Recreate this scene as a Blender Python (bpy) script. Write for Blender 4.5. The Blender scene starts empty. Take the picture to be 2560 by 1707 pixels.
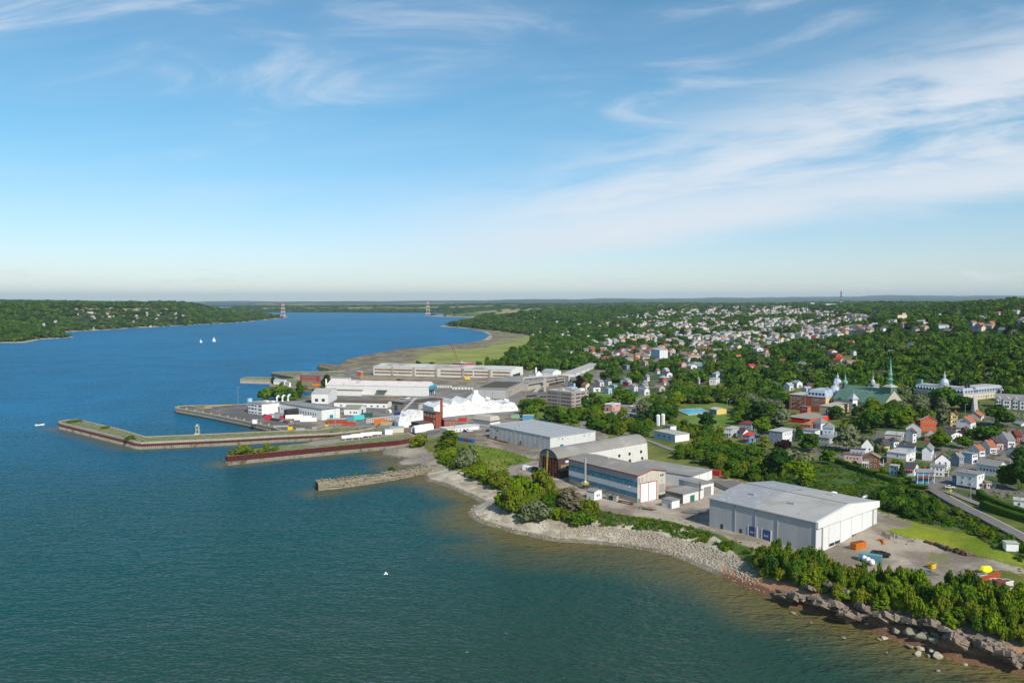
import bpy,math,random
import numpy as np
from mathutils import Vector
R=random.Random(7)
NR=np.random.RandomState(11)
C=bpy.context.scene.collection
SC=bpy.context.scene
# ------------------------------------------------------------------ camera, sky, sun, exposure
F,CX,CY,HZ,H=1990.0,1280.0,853.5,752.0,105.0 # focal length, image centre and eye level of the photograph, height of the drone
PITCH=math.atan((CY-HZ)/F)
cam=bpy.data.objects.new('camera',bpy.data.cameras.new('camera'))
C.objects.link(cam)
cam.location=(0,0,H)
cam.rotation_euler=(math.pi/2-PITCH,0,0)
cam.data.sensor_width=36.0
cam.data.lens=F/2560.0*36.0
cam.data.clip_start=1.0
cam.data.clip_end=120000.0
SC.camera=cam
SUN_AZ=math.atan2(0.50,-0.86) # compass bearing of the sun from +Y towards +X
SUN_EL=math.radians(40)
sun=bpy.data.objects.new('sun',bpy.data.lights.new('sun','SUN'))
C.objects.link(sun)
sun.data.energy=5.0
sun.data.angle=math.radians(0.5)
sun.data.color=(1.0,0.93,0.82)
sd=Vector((math.sin(SUN_AZ)*math.cos(SUN_EL),math.cos(SUN_AZ)*math.cos(SUN_EL),math.sin(SUN_EL)))
sun.rotation_euler=sd.to_track_quat('Z','Y').to_euler()
world=bpy.data.worlds.new('World')
SC.world=world
world.use_nodes=True
SC.view_settings.view_transform='Standard'
SC.view_settings.look='None'
SC.view_settings.gamma=1.0
SC.view_settings.use_curve_mapping=False
SC.view_settings.exposure=0.12
SC.cycles.use_denoising=True
SC.cycles.max_bounces=6
SC.cycles.diffuse_bounces=2
SC.cycles.glossy_bounces=2
SC.cycles.transparent_max_bounces=6
SC.cycles.volume_bounces=0
SC.cycles.sample_clamp_indirect=4.0
class NT:
 """small helper for wiring nodes"""
 def __init__(s,nt):
  s.nt=nt
  nt.nodes.clear()
 def n(s,typ,**kw):
  nd=s.nt.nodes.new(typ)
  for k,v in kw.items():
   if k.startswith('i_'):
    key=k[2:]
    nd.inputs[int(key) if key.isdigit() else key.replace('_',' ')].default_value=v
   else:
    setattr(nd,k,v)
  return nd
 def l(s,a,b):
  s.nt.links.new(a,b)
 def val(s,x,nd,i):
  if isinstance(x,(int,float)):
   nd.inputs[i].default_value=x
  else:
   s.l(x,nd.inputs[i])
 def m(s,op,a,b=0.0,c=None,clamp=False):
  nd=s.nt.nodes.new('ShaderNodeMath')
  nd.operation=op
  nd.use_clamp=clamp
  s.val(a,nd,0)
  s.val(b,nd,1)
  if c is not None:
   s.val(c,nd,2)
  return nd.outputs[0]
 def ss(s,x,lo,hi):
  nd=s.nt.nodes.new('ShaderNodeMapRange')
  nd.interpolation_type='SMOOTHSTEP'
  s.val(x,nd,0)
  s.val(lo,nd,1)
  s.val(hi,nd,2)
  return nd.outputs[0]
 def mix(s,fac,a,b):
  nd=s.nt.nodes.new('ShaderNodeMix')
  nd.data_type='RGBA'
  s.val(fac,nd,0)
  for x,i in((a,6),(b,7)):
   if isinstance(x,tuple):
    nd.inputs[i].default_value=x if len(x)==4 else x+(1,)
   else:
    s.l(x,nd.inputs[i])
  return nd.outputs[2]
 def noise(s,vec,scale,detail=4,rough=0.55,dist=0.0):
  nd=s.nt.nodes.new('ShaderNodeTexNoise')
  nd.inputs['Scale'].default_value=scale
  nd.inputs['Detail'].default_value=detail
  nd.inputs['Roughness'].default_value=rough
  nd.inputs['Distortion'].default_value=dist
  if vec is not None:
   s.l(vec,nd.inputs['Vector'])
  return nd.outputs[0]
 def comb(s,x,y,z):
  nd=s.nt.nodes.new('ShaderNodeCombineXYZ')
  s.val(x,nd,0)
  s.val(y,nd,1)
  s.val(z,nd,2)
  return nd.outputs[0]
w=NT(world.node_tree)
sky=w.n('ShaderNodeTexSky',sky_type='NISHITA')
sky.sun_disc=False
sky.sun_elevation=SUN_EL
sky.sun_rotation=SUN_AZ
sky.altitude=100
sky.air_density=1.0
sky.dust_density=0.25
sky.ozone_density=2.2
hs=w.n('ShaderNodeVectorMath',operation='MULTIPLY')
w.l(sky.outputs[0],hs.inputs[0])
hs.inputs[1].default_value=(0.60,0.99,1.05)
hsh=w.n('ShaderNodeVectorMath',operation='MULTIPLY')
w.l(sky.outputs[0],hsh.inputs[0])
hsh.inputs[1].default_value=(0.87,0.905,1.03)
tc=w.n('ShaderNodeTexCoord')
sx=w.n('ShaderNodeSeparateXYZ')
w.l(tc.outputs['Generated'],sx.inputs[0])
X,Y,Z=sx.outputs
yy=w.m('MAXIMUM',w.m('ABSOLUTE',Y),0.25)
t=w.m('DIVIDE',X,yy)
e=w.m('DIVIDE',w.m('MAXIMUM',Z,0.0),yy)
wisp=w.noise(w.comb(w.m('ADD',w.m('MULTIPLY',t,1.6),w.m('MULTIPLY',e,1.5)),w.m('SUBTRACT',w.m('MULTIPLY',e,9.0),w.m('MULTIPLY',t,1.1)),0.3),1.7,9,0.58,0.8)
fine=w.noise(w.comb(w.m('MULTIPLY',t,5.0),w.m('SUBTRACT',w.m('MULTIPLY',e,30.0),w.m('MULTIPLY',t,4.0)),1.7),1.3,8,0.6,0.6)
# the long veil of high cloud that rises to the right
lo=w.m('ADD',0.044,w.m('MULTIPLY',t,0.130))
edge=w.m('ADD',w.m('SUBTRACT',e,lo),w.m('MULTIPLY',w.m('SUBTRACT',wisp,0.5),0.05))
low=w.ss(edge,-0.012,0.03)
tex=w.m('ADD',w.m('MULTIPLY',wisp,0.75),w.m('MULTIPLY',fine,0.45))
bar=w.m('SUBTRACT',1.0,w.ss(edge,0.03,0.095))
hi=w.m('SUBTRACT',1.0,w.ss(w.m('SUBTRACT',edge,w.m('MULTIPLY',w.m('MAXIMUM',t,0.0),0.20)),0.03,0.16))
side=w.ss(t,-0.30,0.16)
veil=w.m('MAXIMUM',w.m('MULTIPLY',bar,w.ss(tex,0.12,0.55)),w.m('MULTIPLY',hi,w.ss(tex,0.40,0.72)))
veil=w.m('MULTIPLY',w.m('MULTIPLY',low,side),veil)
# loose cirrus higher up
cir=w.m('MULTIPLY',w.ss(wisp,0.50,0.78),w.ss(e,0.10,0.24))
cir=w.m('MULTIPLY',cir,w.m('ADD',0.45,w.m('MULTIPLY',fine,0.9)))
# a few small puffs above the horizon
puff=w.noise(w.comb(w.m('MULTIPLY',t,9.0),w.m('MULTIPLY',e,46.0),4.0),1.6,6,0.6,0.2)
puff=w.m('MULTIPLY',w.ss(puff,0.53,0.68),w.m('MULTIPLY',w.ss(e,0.012,0.026),w.m('SUBTRACT',1.0,w.ss(e,0.034,0.052))))
cl=w.m('MAXIMUM',w.m('MULTIPLY',veil,0.80),w.m('MAXIMUM',w.m('MULTIPLY',cir,0.55),w.m('MULTIPLY',puff,0.6)),clamp=True)
cl=w.m('ADD',w.m('MULTIPLY',cl,0.9),w.m('MULTIPLY',w.ss(wisp,0.25,0.7),0.10))
SKY_STRENGTH=0.114
skyc=w.mix(w.ss(e,0.0,0.26),hsh.outputs[0],hs.outputs[0])
col=w.mix(cl,skyc,(6.7,6.95,7.4))
bg=w.n('ShaderNodeBackground',i_Strength=SKY_STRENGTH)
w.l(col,bg.inputs[0])
wo=w.n('ShaderNodeOutputWorld')
w.l(bg.outputs[0],wo.inputs[0])
# ------------------------------------------------------------------ geometry helpers
cp,sp=math.cos(PITCH),math.sin(PITCH)
def U(px,py,z=0.0):
 """the point at height z that the photograph shows at (px, py)"""
 u,v=(px-CX)/F,(CY-py)/F
 dy,dz=cp+v*sp,-sp+v*cp
 k=(z-H)/dz
 return Vector((u*k,dy*k,z))
def proj(p):
 x,y,z=p[0],p[1],p[2]-H
 d,up=y*cp-z*sp,y*sp+z*cp
 return CX+F*x/d,CY-F*up/d
def vnoise(x,y,s,seed=0):
 """smooth value noise in 0..1, period-free"""
 x=np.asarray(x,float)/s+seed*17.31
 y=np.asarray(y,float)/s+seed*9.77
 xi,yi=np.floor(x),np.floor(y)
 fx,fy=x-xi,y-yi
 fx,fy=fx*fx*(3-2*fx),fy*fy*(3-2*fy)
 def h(a,b):
  v=np.sin(a*127.1+b*311.7+seed*3.1)*43758.5453
  return v-np.floor(v)
 return(h(xi,yi)*(1-fx)+h(xi+1,yi)*fx)*(1-fy)+(h(xi,yi+1)*(1-fx)+h(xi+1,yi+1)*fx)*fy
def fbm(x,y,s,o=4,seed=0):
 r,a,tot=0,1.0,0
 for i in range(o):
  r=r+a*vnoise(x,y,s/2**i,seed+i)
  tot+=a
  a*=0.5
 return r/tot
def sstep(a,b,x):
 q=np.clip((x-a)/(b-a),0,1)
 return q*q*(3-2*q)
def inside(poly,x,y):
 poly=np.asarray(poly,float)
 r=np.zeros(x.shape,bool)
 m=(x>=poly[:,0].min())&(x<=poly[:,0].max())&(y>=poly[:,1].min())&(y<=poly[:,1].max())
 if not m.any():
  return r
 xs,ys=x[m],y[m]
 q=np.zeros(xs.shape,bool)
 n=len(poly)
 for i in range(n):
  (x0,y0),(x1,y1)=poly[i],poly[(i+1)%n]
  if y0==y1:
   continue
  c=((y0>ys)!=(y1>ys))&(xs<(x1-x0)*(ys-y0)/(y1-y0)+x0)
  q^=c
 r[m]=q
 return r
def dist_to(line,x,y):
 d=np.full(x.shape,1e18)
 for(x0,y0),(x1,y1) in zip(line[:-1],line[1:]):
  dx,dy=x1-x0,y1-y0
  L=dx*dx+dy*dy+1e-9
  k=np.clip(((x-x0)*dx+(y-y0)*dy)/L,0,1)
  d=np.minimum(d,(x-x0-k*dx)**2+(y-y0-k*dy)**2)
 return np.sqrt(d)
 # ------------------------------------------------------------------ shorelines (pixel of the waterline -> place on the water plane)
COAST_PX=[(3200,1800),(2800,1740),(2560,1687),(2381,1650),(2317,1629),(2220,1596),(2103,1554),(1960,1514),(1916,1491),
(1839,1458),(1741,1415),(1676,1388),(1556,1366),(1470,1358),(1393,1355),(1284,1333),(1230,1317),(1197,1306),(1172,1290),(1168,1278),
(1181,1265),(1203,1256),(1167,1239),(1108,1213),(1062,1201),(1056,1186),(1064,1170),(1040,1163),(993,1164),(985,1156),(1011,1146),
(985,1143),(955,1140),(946,1136),(952,1126),(1000,1110),(940,1104),(860,1099),(830,1092),(760,1092),(720,1082),(680,1072),(640,1040),
(600,1020),(630,1008),(700,1003),(738,1000),(764,992),(790,984),(800,976),(760,972),(720,962),(710,945),(760,936),(800,930),(790,920),(801,908),
(846,912),(871,896),(930,884),(1001,872),(1075,866),(1132,860),(1180,855),(1208,849),(1224,838),(1208,829),(1170,822),(1143,819),(1100,816),(1100,814.5),(1132,810),
(1165,803),(1201,795),(1165,793),(1100,791.5),(1060,790.5),(1060,789),(1110,786.5),(1132,784.5),(1150,782.5),(1000,781.6),(850,781.2),(640,780.2),(560,779.4)]
LEFT_PX=[(-900,905),(-300,870),(0,858),(66,856.5),(102,849),(150,846),(186,844),(179,841),(165,836),(157,830.5),(263,825),(340,820),(417,816),(510,811),(603,806),
(650,801),(690,797),(717,795),(722,792.5),(700,790.5),(687,788),(640,783)]
COAST=[tuple(U(a,b,0)[:2]) for a,b in COAST_PX]
LCOAST=[tuple(U(a,b,0)[:2]) for a,b in LEFT_PX]
MAIN=COAST+[(-9000,30000),(-9000,70000),(90000,70000),(90000,100),(400,120)]
LEFT=LCOAST+[(-9000,12000),(-60000,20000),(-60000,1200)]
ELEV=[(2560,240,7),(2200,290,6),(2000,340,6),(1700,380,5.5),(1600,400,5),(1300,520,5),(1000,700,5),(800,850,5),(700,1000,5),(1300,800,6),(1500,700,6),(1000,1100,4),
(1280,1000,6),(1450,850,6),(2350,330,7),(2560,300,9),(2300,400,9),(1950,470,8),(2400,450,12),(2560,420,13),(2150,520,11),(2500,560,15),(2300,620,16),(2560,700,22),
(2000,680,13),(2200,760,18),(2450,780,23),(1750,750,7),(1850,650,8),(1600,1000,8),(1900,1000,16),(2200,1050,34),(2500,1000,44),(2280,980,40),(2400,1060,44),
(2560,1500,72),(2560,2000,86),(2300,1600,66),(2265,1950,58),(2500,2600,84),(2560,2700,90),(1900,1300,20),(1700,1500,17),(1700,2000,25),(1900,2000,32),(2100,2000,45),
(1700,2800,36),(2000,2800,48),(2200,3000,70),(1500,2200,18),(1500,3000,30),(1600,4500,60),(2000,4500,72),(2300,4500,80),(1300,5000,52),(1400,4000,45),(1180,3400,40),
(1200,3800,45),(1250,2600,22),(1350,1800,8),(1300,1300,3),(1150,1300,1.2),(1180,1800,1.2),(1000,1350,1.0),(1250,1150,2.5),(1250,1500,1.5),(1300,9000,60),(1700,9000,68),
(2200,9000,80),(700,10000,26),(1000,10000,38),(1300,16000,60),(2000,16000,66),(700,20000,50),(1100,6500,45),(3000,300,12),(3000,1000,60),(3000,2000,90),
(0,2300,20),(0,2600,55),(0,3300,86),(0,6000,90),(200,3100,50),(200,3700,84),(400,4300,76),(400,5200,90),(550,4900,74),(640,5100,48),(690,5300,20),(-400,2500,60),(-400,4000,90),
(100,2280,10),(100,10000,88)]
EC=np.array([((a-CX)/F,math.log(d),e) for a,d,e in ELEV])
def land_height(x,y,with_mask=False):
 x,y=np.asarray(x,float),np.asarray(y,float)
 sh=x.shape
 x,y=x.ravel(),y.ravel()
 yd=np.maximum(y,60.0)
 a,l=x/yd,np.log(np.maximum(np.hypot(x,y),50))
 num=np.zeros(len(x))
 den=np.zeros(len(x))
 for ca,cl_,ce in EC:
  wgt=1.0/(((a-ca)*3.2)**2+((l-cl_)*1.5)**2+0.004)**1.7
  num+=wgt*ce
  den+=wgt
 el=num/den
 d=np.hypot(x,y)
 hill=sstep(900,2500,d)
 el=el*(1+hill*0.22*(fbm(x,y,900,4,3)-0.5)*2)+hill*(fbm(x,y,260,3,8)-0.5)*8
 inm=inside(MAIN,x,y)
 inl=inside(LEFT,x,y)
 land=inm|inl
 s=np.where(inl,dist_to(LCOAST,x,y),dist_to(COAST,x,y))
 s=np.where(land,s,-s)
 W=np.maximum(24.0,d*0.028)
 W=W+(11.0-W)*sstep(0.27,0.33,a)*(1-sstep(330,360,d))
 W=np.where((a<-0.15)&(d>450)&(d<1200),14.0,W)
 W=np.where((a>-0.24)&(a<-0.03)&(d>470)&(d<640)&inm,34.0,W)
 W=np.where(d>1150,np.maximum(30.0,d*0.10),W)
 shore=np.clip(s/W,0,1)
 prof=np.where(d>1400,shore**1.25,shore**1.05)
 z=np.where(land,0.15+el*np.clip(prof,0,1),np.maximum(s*0.25,-6.0)-0.3)
 z=z+np.where(land&(d>420)&(d<900),0,0)
 if with_mask:
  return z.reshape(sh),land.reshape(sh),s.reshape(sh),inl.reshape(sh)
 return z.reshape(sh)
def Gm(pts):
 """where the sight lines through the pixels pts meet the ground (array n x 3)"""
 pts=np.asarray(pts,float)
 u,v=(pts[:,0]-CX)/F,(CY-pts[:,1])/F
 dy,dz=cp+v*sp,-sp+v*cp
 ts=np.exp(np.linspace(math.log(150),math.log(30000),420))
 out=np.zeros((len(pts),3))
 gx,gy,gz=u[:,None]*ts,dy[:,None]*ts,H+dz[:,None]*ts
 hz=np.maximum(land_height(gx,gy),0.0)
 below=gz<=hz
 for i in range(len(pts)):
  k=int(np.argmax(below[i])) if below[i].any() else len(ts)-1
  if k==0:
   k=1
  g0,g1=gz[i,k-1]-hz[i,k-1],gz[i,k]-hz[i,k]
  f=g0/(g0-g1) if g0!=g1 else 0.5
  tt=ts[k-1]+(ts[k]-ts[k-1])*min(max(f,0),1)
  out[i]=(u[i]*tt,dy[i]*tt,H+dz[i]*tt)
 return out
def G(px,py):
 return Vector(Gm([(px,py)])[0])
def zat(x,y):
 return float(land_height(np.array([x]),np.array([y]))[0])
 # ------------------------------------------------------------------ objects
def thing(name,label,cat,loc=(0,0,0),rz=0.0,group=None):
 o=bpy.data.objects.new(name,None)
 C.objects.link(o)
 o.location=loc
 o.rotation_euler=(0,0,rz)
 o.empty_display_size=0.5
 tag(o,label,cat,group)
 return o
def tag(o,label=None,cat=None,group=None,kind=None):
 for k,v in(('label',label),('category',cat),('group',group),('kind',kind)):
  if v:
   o[k]=v
 return o
def mesh_np(name,v,f,mats=(),smooth=False,mi=None):
 """mesh from numpy arrays; f is (n,3) or (n,4)"""
 me=bpy.data.meshes.new(name)
 v=np.asarray(v,np.float32)
 f=np.asarray(f,np.int32)
 k=f.shape[1]
 me.vertices.add(len(v))
 me.vertices.foreach_set('co',v.ravel())
 me.loops.add(f.size)
 me.loops.foreach_set('vertex_index',f.ravel())
 me.polygons.add(len(f))
 me.polygons.foreach_set('loop_start',np.arange(0,f.size,k,dtype=np.int32))
 if smooth:
  me.polygons.foreach_set('use_smooth',np.ones(len(f),bool))
 if mi is not None:
  me.polygons.foreach_set('material_index',np.asarray(mi,np.int32))
 for m in mats:
  me.materials.append(m)
 me.update(calc_edges=True)
 return me
class MB:
 """collects polygons, then links them as one mesh object"""
 def __init__(s):
  s.v,s.f,s.mi=[],[],[]
 def poly(s,pts,m=0):
  k=len(s.v)
  s.v+=[tuple(p) for p in pts]
  s.f.append(tuple(range(k,k+len(pts))))
  s.mi.append(m)
 def hexa(s,p,m=0):
  """p: 8 corners, bottom four then top four, both counter-clockwise seen from above"""
  k=len(s.v)
  s.v+=[tuple(q) for q in p]
  for f in((3,2,1,0),(4,5,6,7),(0,1,5,4),(1,2,6,5),(2,3,7,6),(3,0,4,7)):
   s.f.append(tuple(k+i for i in f))
   s.mi.append(m)
 def box(s,x0,x1,y0,y1,z0,z1,m=0):
  s.hexa([(x0,y0,z0),(x1,y0,z0),(x1,y1,z0),(x0,y1,z0),(x0,y0,z1),(x1,y0,z1),(x1,y1,z1),(x0,y1,z1)],m)
 def prism(s,pts,z0,z1,m=0,top=None):
  n=len(pts)
  k=len(s.v)
  s.v+=[(p[0],p[1],z0) for p in pts]+[(p[0],p[1],z1) for p in pts]
  for i in range(n):
   j=(i+1)%n
   s.f.append((k+i,k+j,k+n+j,k+n+i))
   s.mi.append(m)
  s.f.append(tuple(k+n+i for i in range(n)))
  s.mi.append(m if top is None else top)
  s.f.append(tuple(k+n-1-i for i in range(n)))
  s.mi.append(m)
 def tube(s,pts,r,n=8,m=0,r1=None,cap=True):
  """round bar along pts, radius from r to r1"""
  pts=[Vector(p) for p in pts]
  r1=r if r1 is None else r1
  rings=[]
  for i,p in enumerate(pts):
   d=(pts[min(i+1,len(pts)-1)]-pts[max(i-1,0)]).normalized()
   a=d.cross(Vector((0,0,1)))
   if a.length<1e-3:
    a=Vector((1,0,0))
   a.normalize()
   b=d.cross(a)
   rr=r+(r1-r)*i/max(len(pts)-1,1)
   k=len(s.v)
   s.v+=[tuple(p+(a*math.cos(q*2*math.pi/n)+b*math.sin(q*2*math.pi/n))*rr) for q in range(n)]
   rings.append(k)
  for k0,k1 in zip(rings[:-1],rings[1:]):
   for q in range(n):
    s.f.append((k0+q,k1+q,k1+(q+1)%n,k0+(q+1)%n))
    s.mi.append(m)
  if cap:
   s.f.append(tuple(rings[0]+q for q in range(n)))
   s.f.append(tuple(rings[-1]+n-1-q for q in range(n)))
   s.mi+=[m,m]
 def lathe(s,prof,n=12,c=(0,0),m=0):
  """prof: (radius, z) pairs from the bottom up"""
  k=len(s.v)
  for r,z in prof:
   s.v+=[(c[0]+r*math.cos(q*2*math.pi/n),c[1]+r*math.sin(q*2*math.pi/n),z) for q in range(n)]
  for i in range(len(prof)-1):
   for q in range(n):
    a,b=k+i*n+q,k+i*n+(q+1)%n
    s.f.append((a,b,b+n,a+n))
    s.mi.append(m)
  s.f.append(tuple(k+(len(prof)-1)*n+q for q in range(n)))
  s.f.append(tuple(k+n-1-q for q in range(n)))
  s.mi+=[m,m]
 def mesh(s,name,mats):
  me=bpy.data.meshes.new(name)
  me.from_pydata(s.v,[],s.f)
  for m in(mats if isinstance(mats,(list,tuple)) else[mats]):
   me.materials.append(m)
  me.polygons.foreach_set('material_index',s.mi)
  me.update()
  return me
 def build(s,name,mats,parent=None):
  return link(name,s.mesh(name,mats),parent)
def link(name,me,parent=None,loc=None,rz=None):
 o=bpy.data.objects.new(name,me)
 C.objects.link(o)
 if parent is not None:
  o.parent=parent
 if loc is not None:
  o.location=loc
 if rz is not None:
  o.rotation_euler=(0,0,rz)
 return o
def copy_tree(o,parent=None):
 c=o.copy()
 C.objects.link(c)
 c.parent=parent
 for ch in list(o.children):
  copy_tree(ch,c)
 return c
 # ------------------------------------------------------------------ materials
MATS={}
def mat(name,col,rough=0.8,var=0.18,scale=0.35,bump=0.0,metal=0.0,streak=0.0,ribs=0.0,spec=0.3,col2=None,col2_scale=0.25,col2_lo=0.52,col2_hi=0.66):
 """plain procedural surface: base colour with patchy tone, optional run-off streaks, rust or dirt patches and ribbed sheet relief"""
 if name in MATS:
  return MATS[name]
 m=bpy.data.materials.new(name)
 m.use_nodes=True
 g=NT(m.node_tree)
 out=g.n('ShaderNodeOutputMaterial')
 b=g.n('ShaderNodeBsdfPrincipled')
 b.inputs['Roughness'].default_value=rough
 b.inputs['Metallic'].default_value=metal
 b.inputs['Specular IOR Level'].default_value=spec
 tcn=g.n('ShaderNodeTexCoord')
 P=tcn.outputs['Object']
 oi=g.n('ShaderNodeObjectInfo')
 nz=g.noise(P,scale,5,0.6)
 k=g.m('ADD',1.0-var*0.5,g.m('MULTIPLY',g.m('SUBTRACT',nz,0.5),var*2))
 if streak:
  mp=g.n('ShaderNodeMapping')
  mp.inputs['Scale'].default_value=(1.2,1.2,0.06)
  g.l(P,mp.inputs[0])
  st=g.noise(mp.outputs[0],1.0,5,0.65)
  k=g.m('MULTIPLY',k,g.m('SUBTRACT',1.0,g.m('MULTIPLY',g.ss(st,0.5,0.75),streak)))
 c4=tuple(col)+(1,)
 base=c4
 if col2 is not None:
  n2=g.noise(P,col2_scale,6,0.65,0.3)
  base=g.mix(g.ss(n2,col2_lo,col2_hi),c4,tuple(col2)+(1,))
 mul=g.n('ShaderNodeVectorMath',operation='SCALE')
 if isinstance(base,tuple):
  mul.inputs[0].default_value=col
 else:
  g.l(base,mul.inputs[0])
 g.l(k,mul.inputs['Scale'])
 g.l(mul.outputs[0],b.inputs['Base Color'])
 if ribs:
  geo=g.n('ShaderNodeNewGeometry')
  s3=g.n('ShaderNodeSeparateXYZ')
  g.l(P,s3.inputs[0])
  wv=g.m('SINE',g.m('MULTIPLY',g.m('ADD',s3.outputs[0],s3.outputs[1]),2*math.pi/ribs))
  bp=g.n('ShaderNodeBump',i_Strength=0.35,i_Distance=0.1)
  g.l(wv,bp.inputs['Height'])
  g.l(bp.outputs[0],b.inputs['Normal'])
 elif bump:
  bn=g.noise(P,scale*8,4,0.6)
  bp=g.n('ShaderNodeBump',i_Strength=bump,i_Distance=0.2)
  g.l(bn,bp.inputs['Height'])
  g.l(bp.outputs[0],b.inputs['Normal'])
 g.l(b.outputs[0],out.inputs[0])
 MATS[name]=m
 return m
def leaf_mat(name,a,b,c,trans=0.22):
 """foliage: three greens spread over the plants, lighter and darker leaves within each"""
 m=bpy.data.materials.new(name)
 m.use_nodes=True
 g=NT(m.node_tree)
 out=g.n('ShaderNodeOutputMaterial')
 oi=g.n('ShaderNodeObjectInfo')
 tcn=g.n('ShaderNodeTexCoord')
 rp=g.n('ShaderNodeValToRGB')
 els=rp.color_ramp.elements
 els[0].color,els[1].color=a+(1,),c+(1,)
 el=els.new(0.5)
 el.color=b+(1,)
 pos=g.noise(oi.outputs['Location'],0.012,2,0.5)
 key=g.m('ADD',g.m('MULTIPLY',oi.outputs['Random'],0.75),g.m('MULTIPLY',g.m('SUBTRACT',pos,0.38),0.9),clamp=True)
 g.l(key,rp.inputs[0])
 nz=g.noise(tcn.outputs['Object'],0.7,3,0.6)
 sc=g.n('ShaderNodeVectorMath',operation='SCALE')
 g.l(rp.outputs[0],sc.inputs[0])
 g.l(g.m('ADD',0.35,g.m('MULTIPLY',nz,1.3)),sc.inputs['Scale'])
 d=g.n('ShaderNodeBsdfDiffuse')
 tr=g.n('ShaderNodeBsdfTranslucent')
 g.l(sc.outputs[0],d.inputs[0])
 sc2=g.n('ShaderNodeVectorMath',operation='MULTIPLY')
 g.l(sc.outputs[0],sc2.inputs[0])
 sc2.inputs[1].default_value=(1.3,1.25,0.5)
 g.l(sc2.outputs[0],tr.inputs[0])
 mx=g.n('ShaderNodeMixShader',i_Fac=trans)
 g.l(d.outputs[0],mx.inputs[1])
 g.l(tr.outputs[0],mx.inputs[2])
 g.l(mx.outputs[0],out.inputs[0])
 return m
 # ------------------------------------------------------------------ what covers the ground where (outlines by pixel, laid on the terrain)
ZONES_PX={
'yard_hangar':[(2020,1440),(1904,1377),(1802,1338),(1725,1315),(1633,1294),(1544,1284),(1493,1271),(1455,1246),(1424,1226),(1363,1213),(1307,1191),(1281,1180),(1264,1172),(1277,1165),
(1343,1156),(1400,1150),(1600,1180),(1780,1180),(1830,1200),(1890,1215),(1960,1225),(2030,1240),(2150,1262),(2240,1290),(2290,1306),(2270,1316),(2225,1322),
(2212,1325),(2241,1336),(2309,1353),(2343,1366),(2429,1389),(2470,1397),(2560,1419),(2760,1462),(2760,1476),(2560,1432),(2490,1424),(2450,1434),(2432,1458),(2414,1470),
(2330,1466),(2240,1452),(2180,1446),(2100,1440)],
'yard_warehouse':[(1100,1080),(1141,1096),(1182,1109),(1258,1124),(1343,1150),(1356,1134),(1500,1114),(1535,1098),(1500,1078),(1332,1045),(1224,1058),(1180,1040),(1060,1050)],
'industrial':[(640,1040),(600,1020),(640,1006),(740,1000),(790,984),(760,965),(700,930),(830,926),(920,916),(1300,920),(1400,938),(1500,925),(1560,928),(1500,950),(1410,972),(1400,1005),(1370,1010),(1310,1020),
(1310,1040),(1300,1062),(1224,1062),(1180,1078),(1130,1092),(1040,1092),(1000,1098),(930,1090),(840,1090),(720,1082),(670,1065)],
'lot':[(1470,990),(1510,985),(1560,988),(1600,1004),(1620,1020),(1600,1045),(1615,1055),(1560,1058),(1510,1040),(1540,1028),(1530,1006),(1480,1004)],
'lot_pale':[(1460,1030),(1500,1024),(1536,1030),(1524,1038),(1480,1038)],
'lawn_office':[(1330,1042),(1345,1030),(1400,1032),(1412,1040),(1380,1048),(1335,1056)],
'lawn_houses':[(1470,984),(1480,978),(1540,988),(1600,990),(1590,1000),(1540,996),(1480,994)],
'park':[(1700,1012),(1820,1006),(1860,1015),(1850,1040),(1835,1062),(1780,1064),(1735,1062),(1715,1046),(1690,1030)],
'meadow':[(1170,1110),(1182,1112),(1258,1126),(1343,1150),(1300,1158),(1262,1168),(1272,1180),(1300,1194),(1330,1208),(1250,1200),(1190,1170),(1170,1140)],
'lawn_slope':[(2200,1290),(2260,1296),(2330,1318),(2420,1332),(2500,1370),(2560,1395),(2700,1440),(2560,1416),(2470,1394),(2343,1362),(2241,1334),(2195,1318)],
'bramble':[(2060,1150),(2120,1160),(2200,1190),(2300,1225),(2400,1270),(2560,1370),(2560,1410),(2470,1360),(2400,1322),(2330,1312),(2270,1296),(2180,1268),(2080,1245),(1980,1228),(1900,1200),(1950,1150)],
'shore_herbs':[(1490,1275),(1560,1290),(1650,1300),(1730,1320),(1802,1342),(1880,1372),(1880,1385),(1800,1372),(1700,1345),(1620,1325),(1500,1315)],
'mud':[(946,1122),(1000,1098),(1040,1098),(1060,1110),(1080,1130),(1105,1165),(1150,1190),(1190,1215),(1215,1240),(1207,1262),(1160,1245),(1100,1216),(1040,1205),(940,1150)],
'marsh':[(790,915),(801,905),(871,893),(1001,869),(1132,858),(1230,848),(1222,830),(1143,815),(1165,818),(1240,826),(1320,836),(1345,846),(1320,868),(1280,892),(1250,914),(1000,922),(830,924)],
'far_town':[(1530,792),(1700,772),(1960,766),(2110,780),(2200,800),(2180,832),(2000,856),(1860,880),(1700,905),(1500,905),(1450,872),(1560,840),(1600,820)],
'near_town':[(1440,975),(1500,945),(1560,915),(1640,885),(1800,905),(1800,950),(1700,975),(1600,990),(1520,984)],
'house_blocks':[(1860,1070),(1960,1060),(2080,1075),(2250,1060),(2400,1020),(2560,1010),(2800,1040),(2800,1300),(2560,1290),(2400,1240),(2250,1190),(2120,1165),(2000,1120),(1870,1105)],
'fields':[(1690,772),(1830,768),(1960,765),(1960,769),(1800,774),(1700,777)],
'left_fields':[(210,771),(420,771),(425,776),(215,776)],
'spit_left':[(-200,858),(60,850),(110,846),(190,842),(196,848),(80,862),(-200,872)],
}
ZP={}
_all=[(k,p) for k,pl in ZONES_PX.items() for p in pl]
_hit=Gm([p for k,p in _all])
for(k,p),q in zip(_all,_hit):
 ZP.setdefault(k,[]).append((q[0],q[1]))
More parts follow.
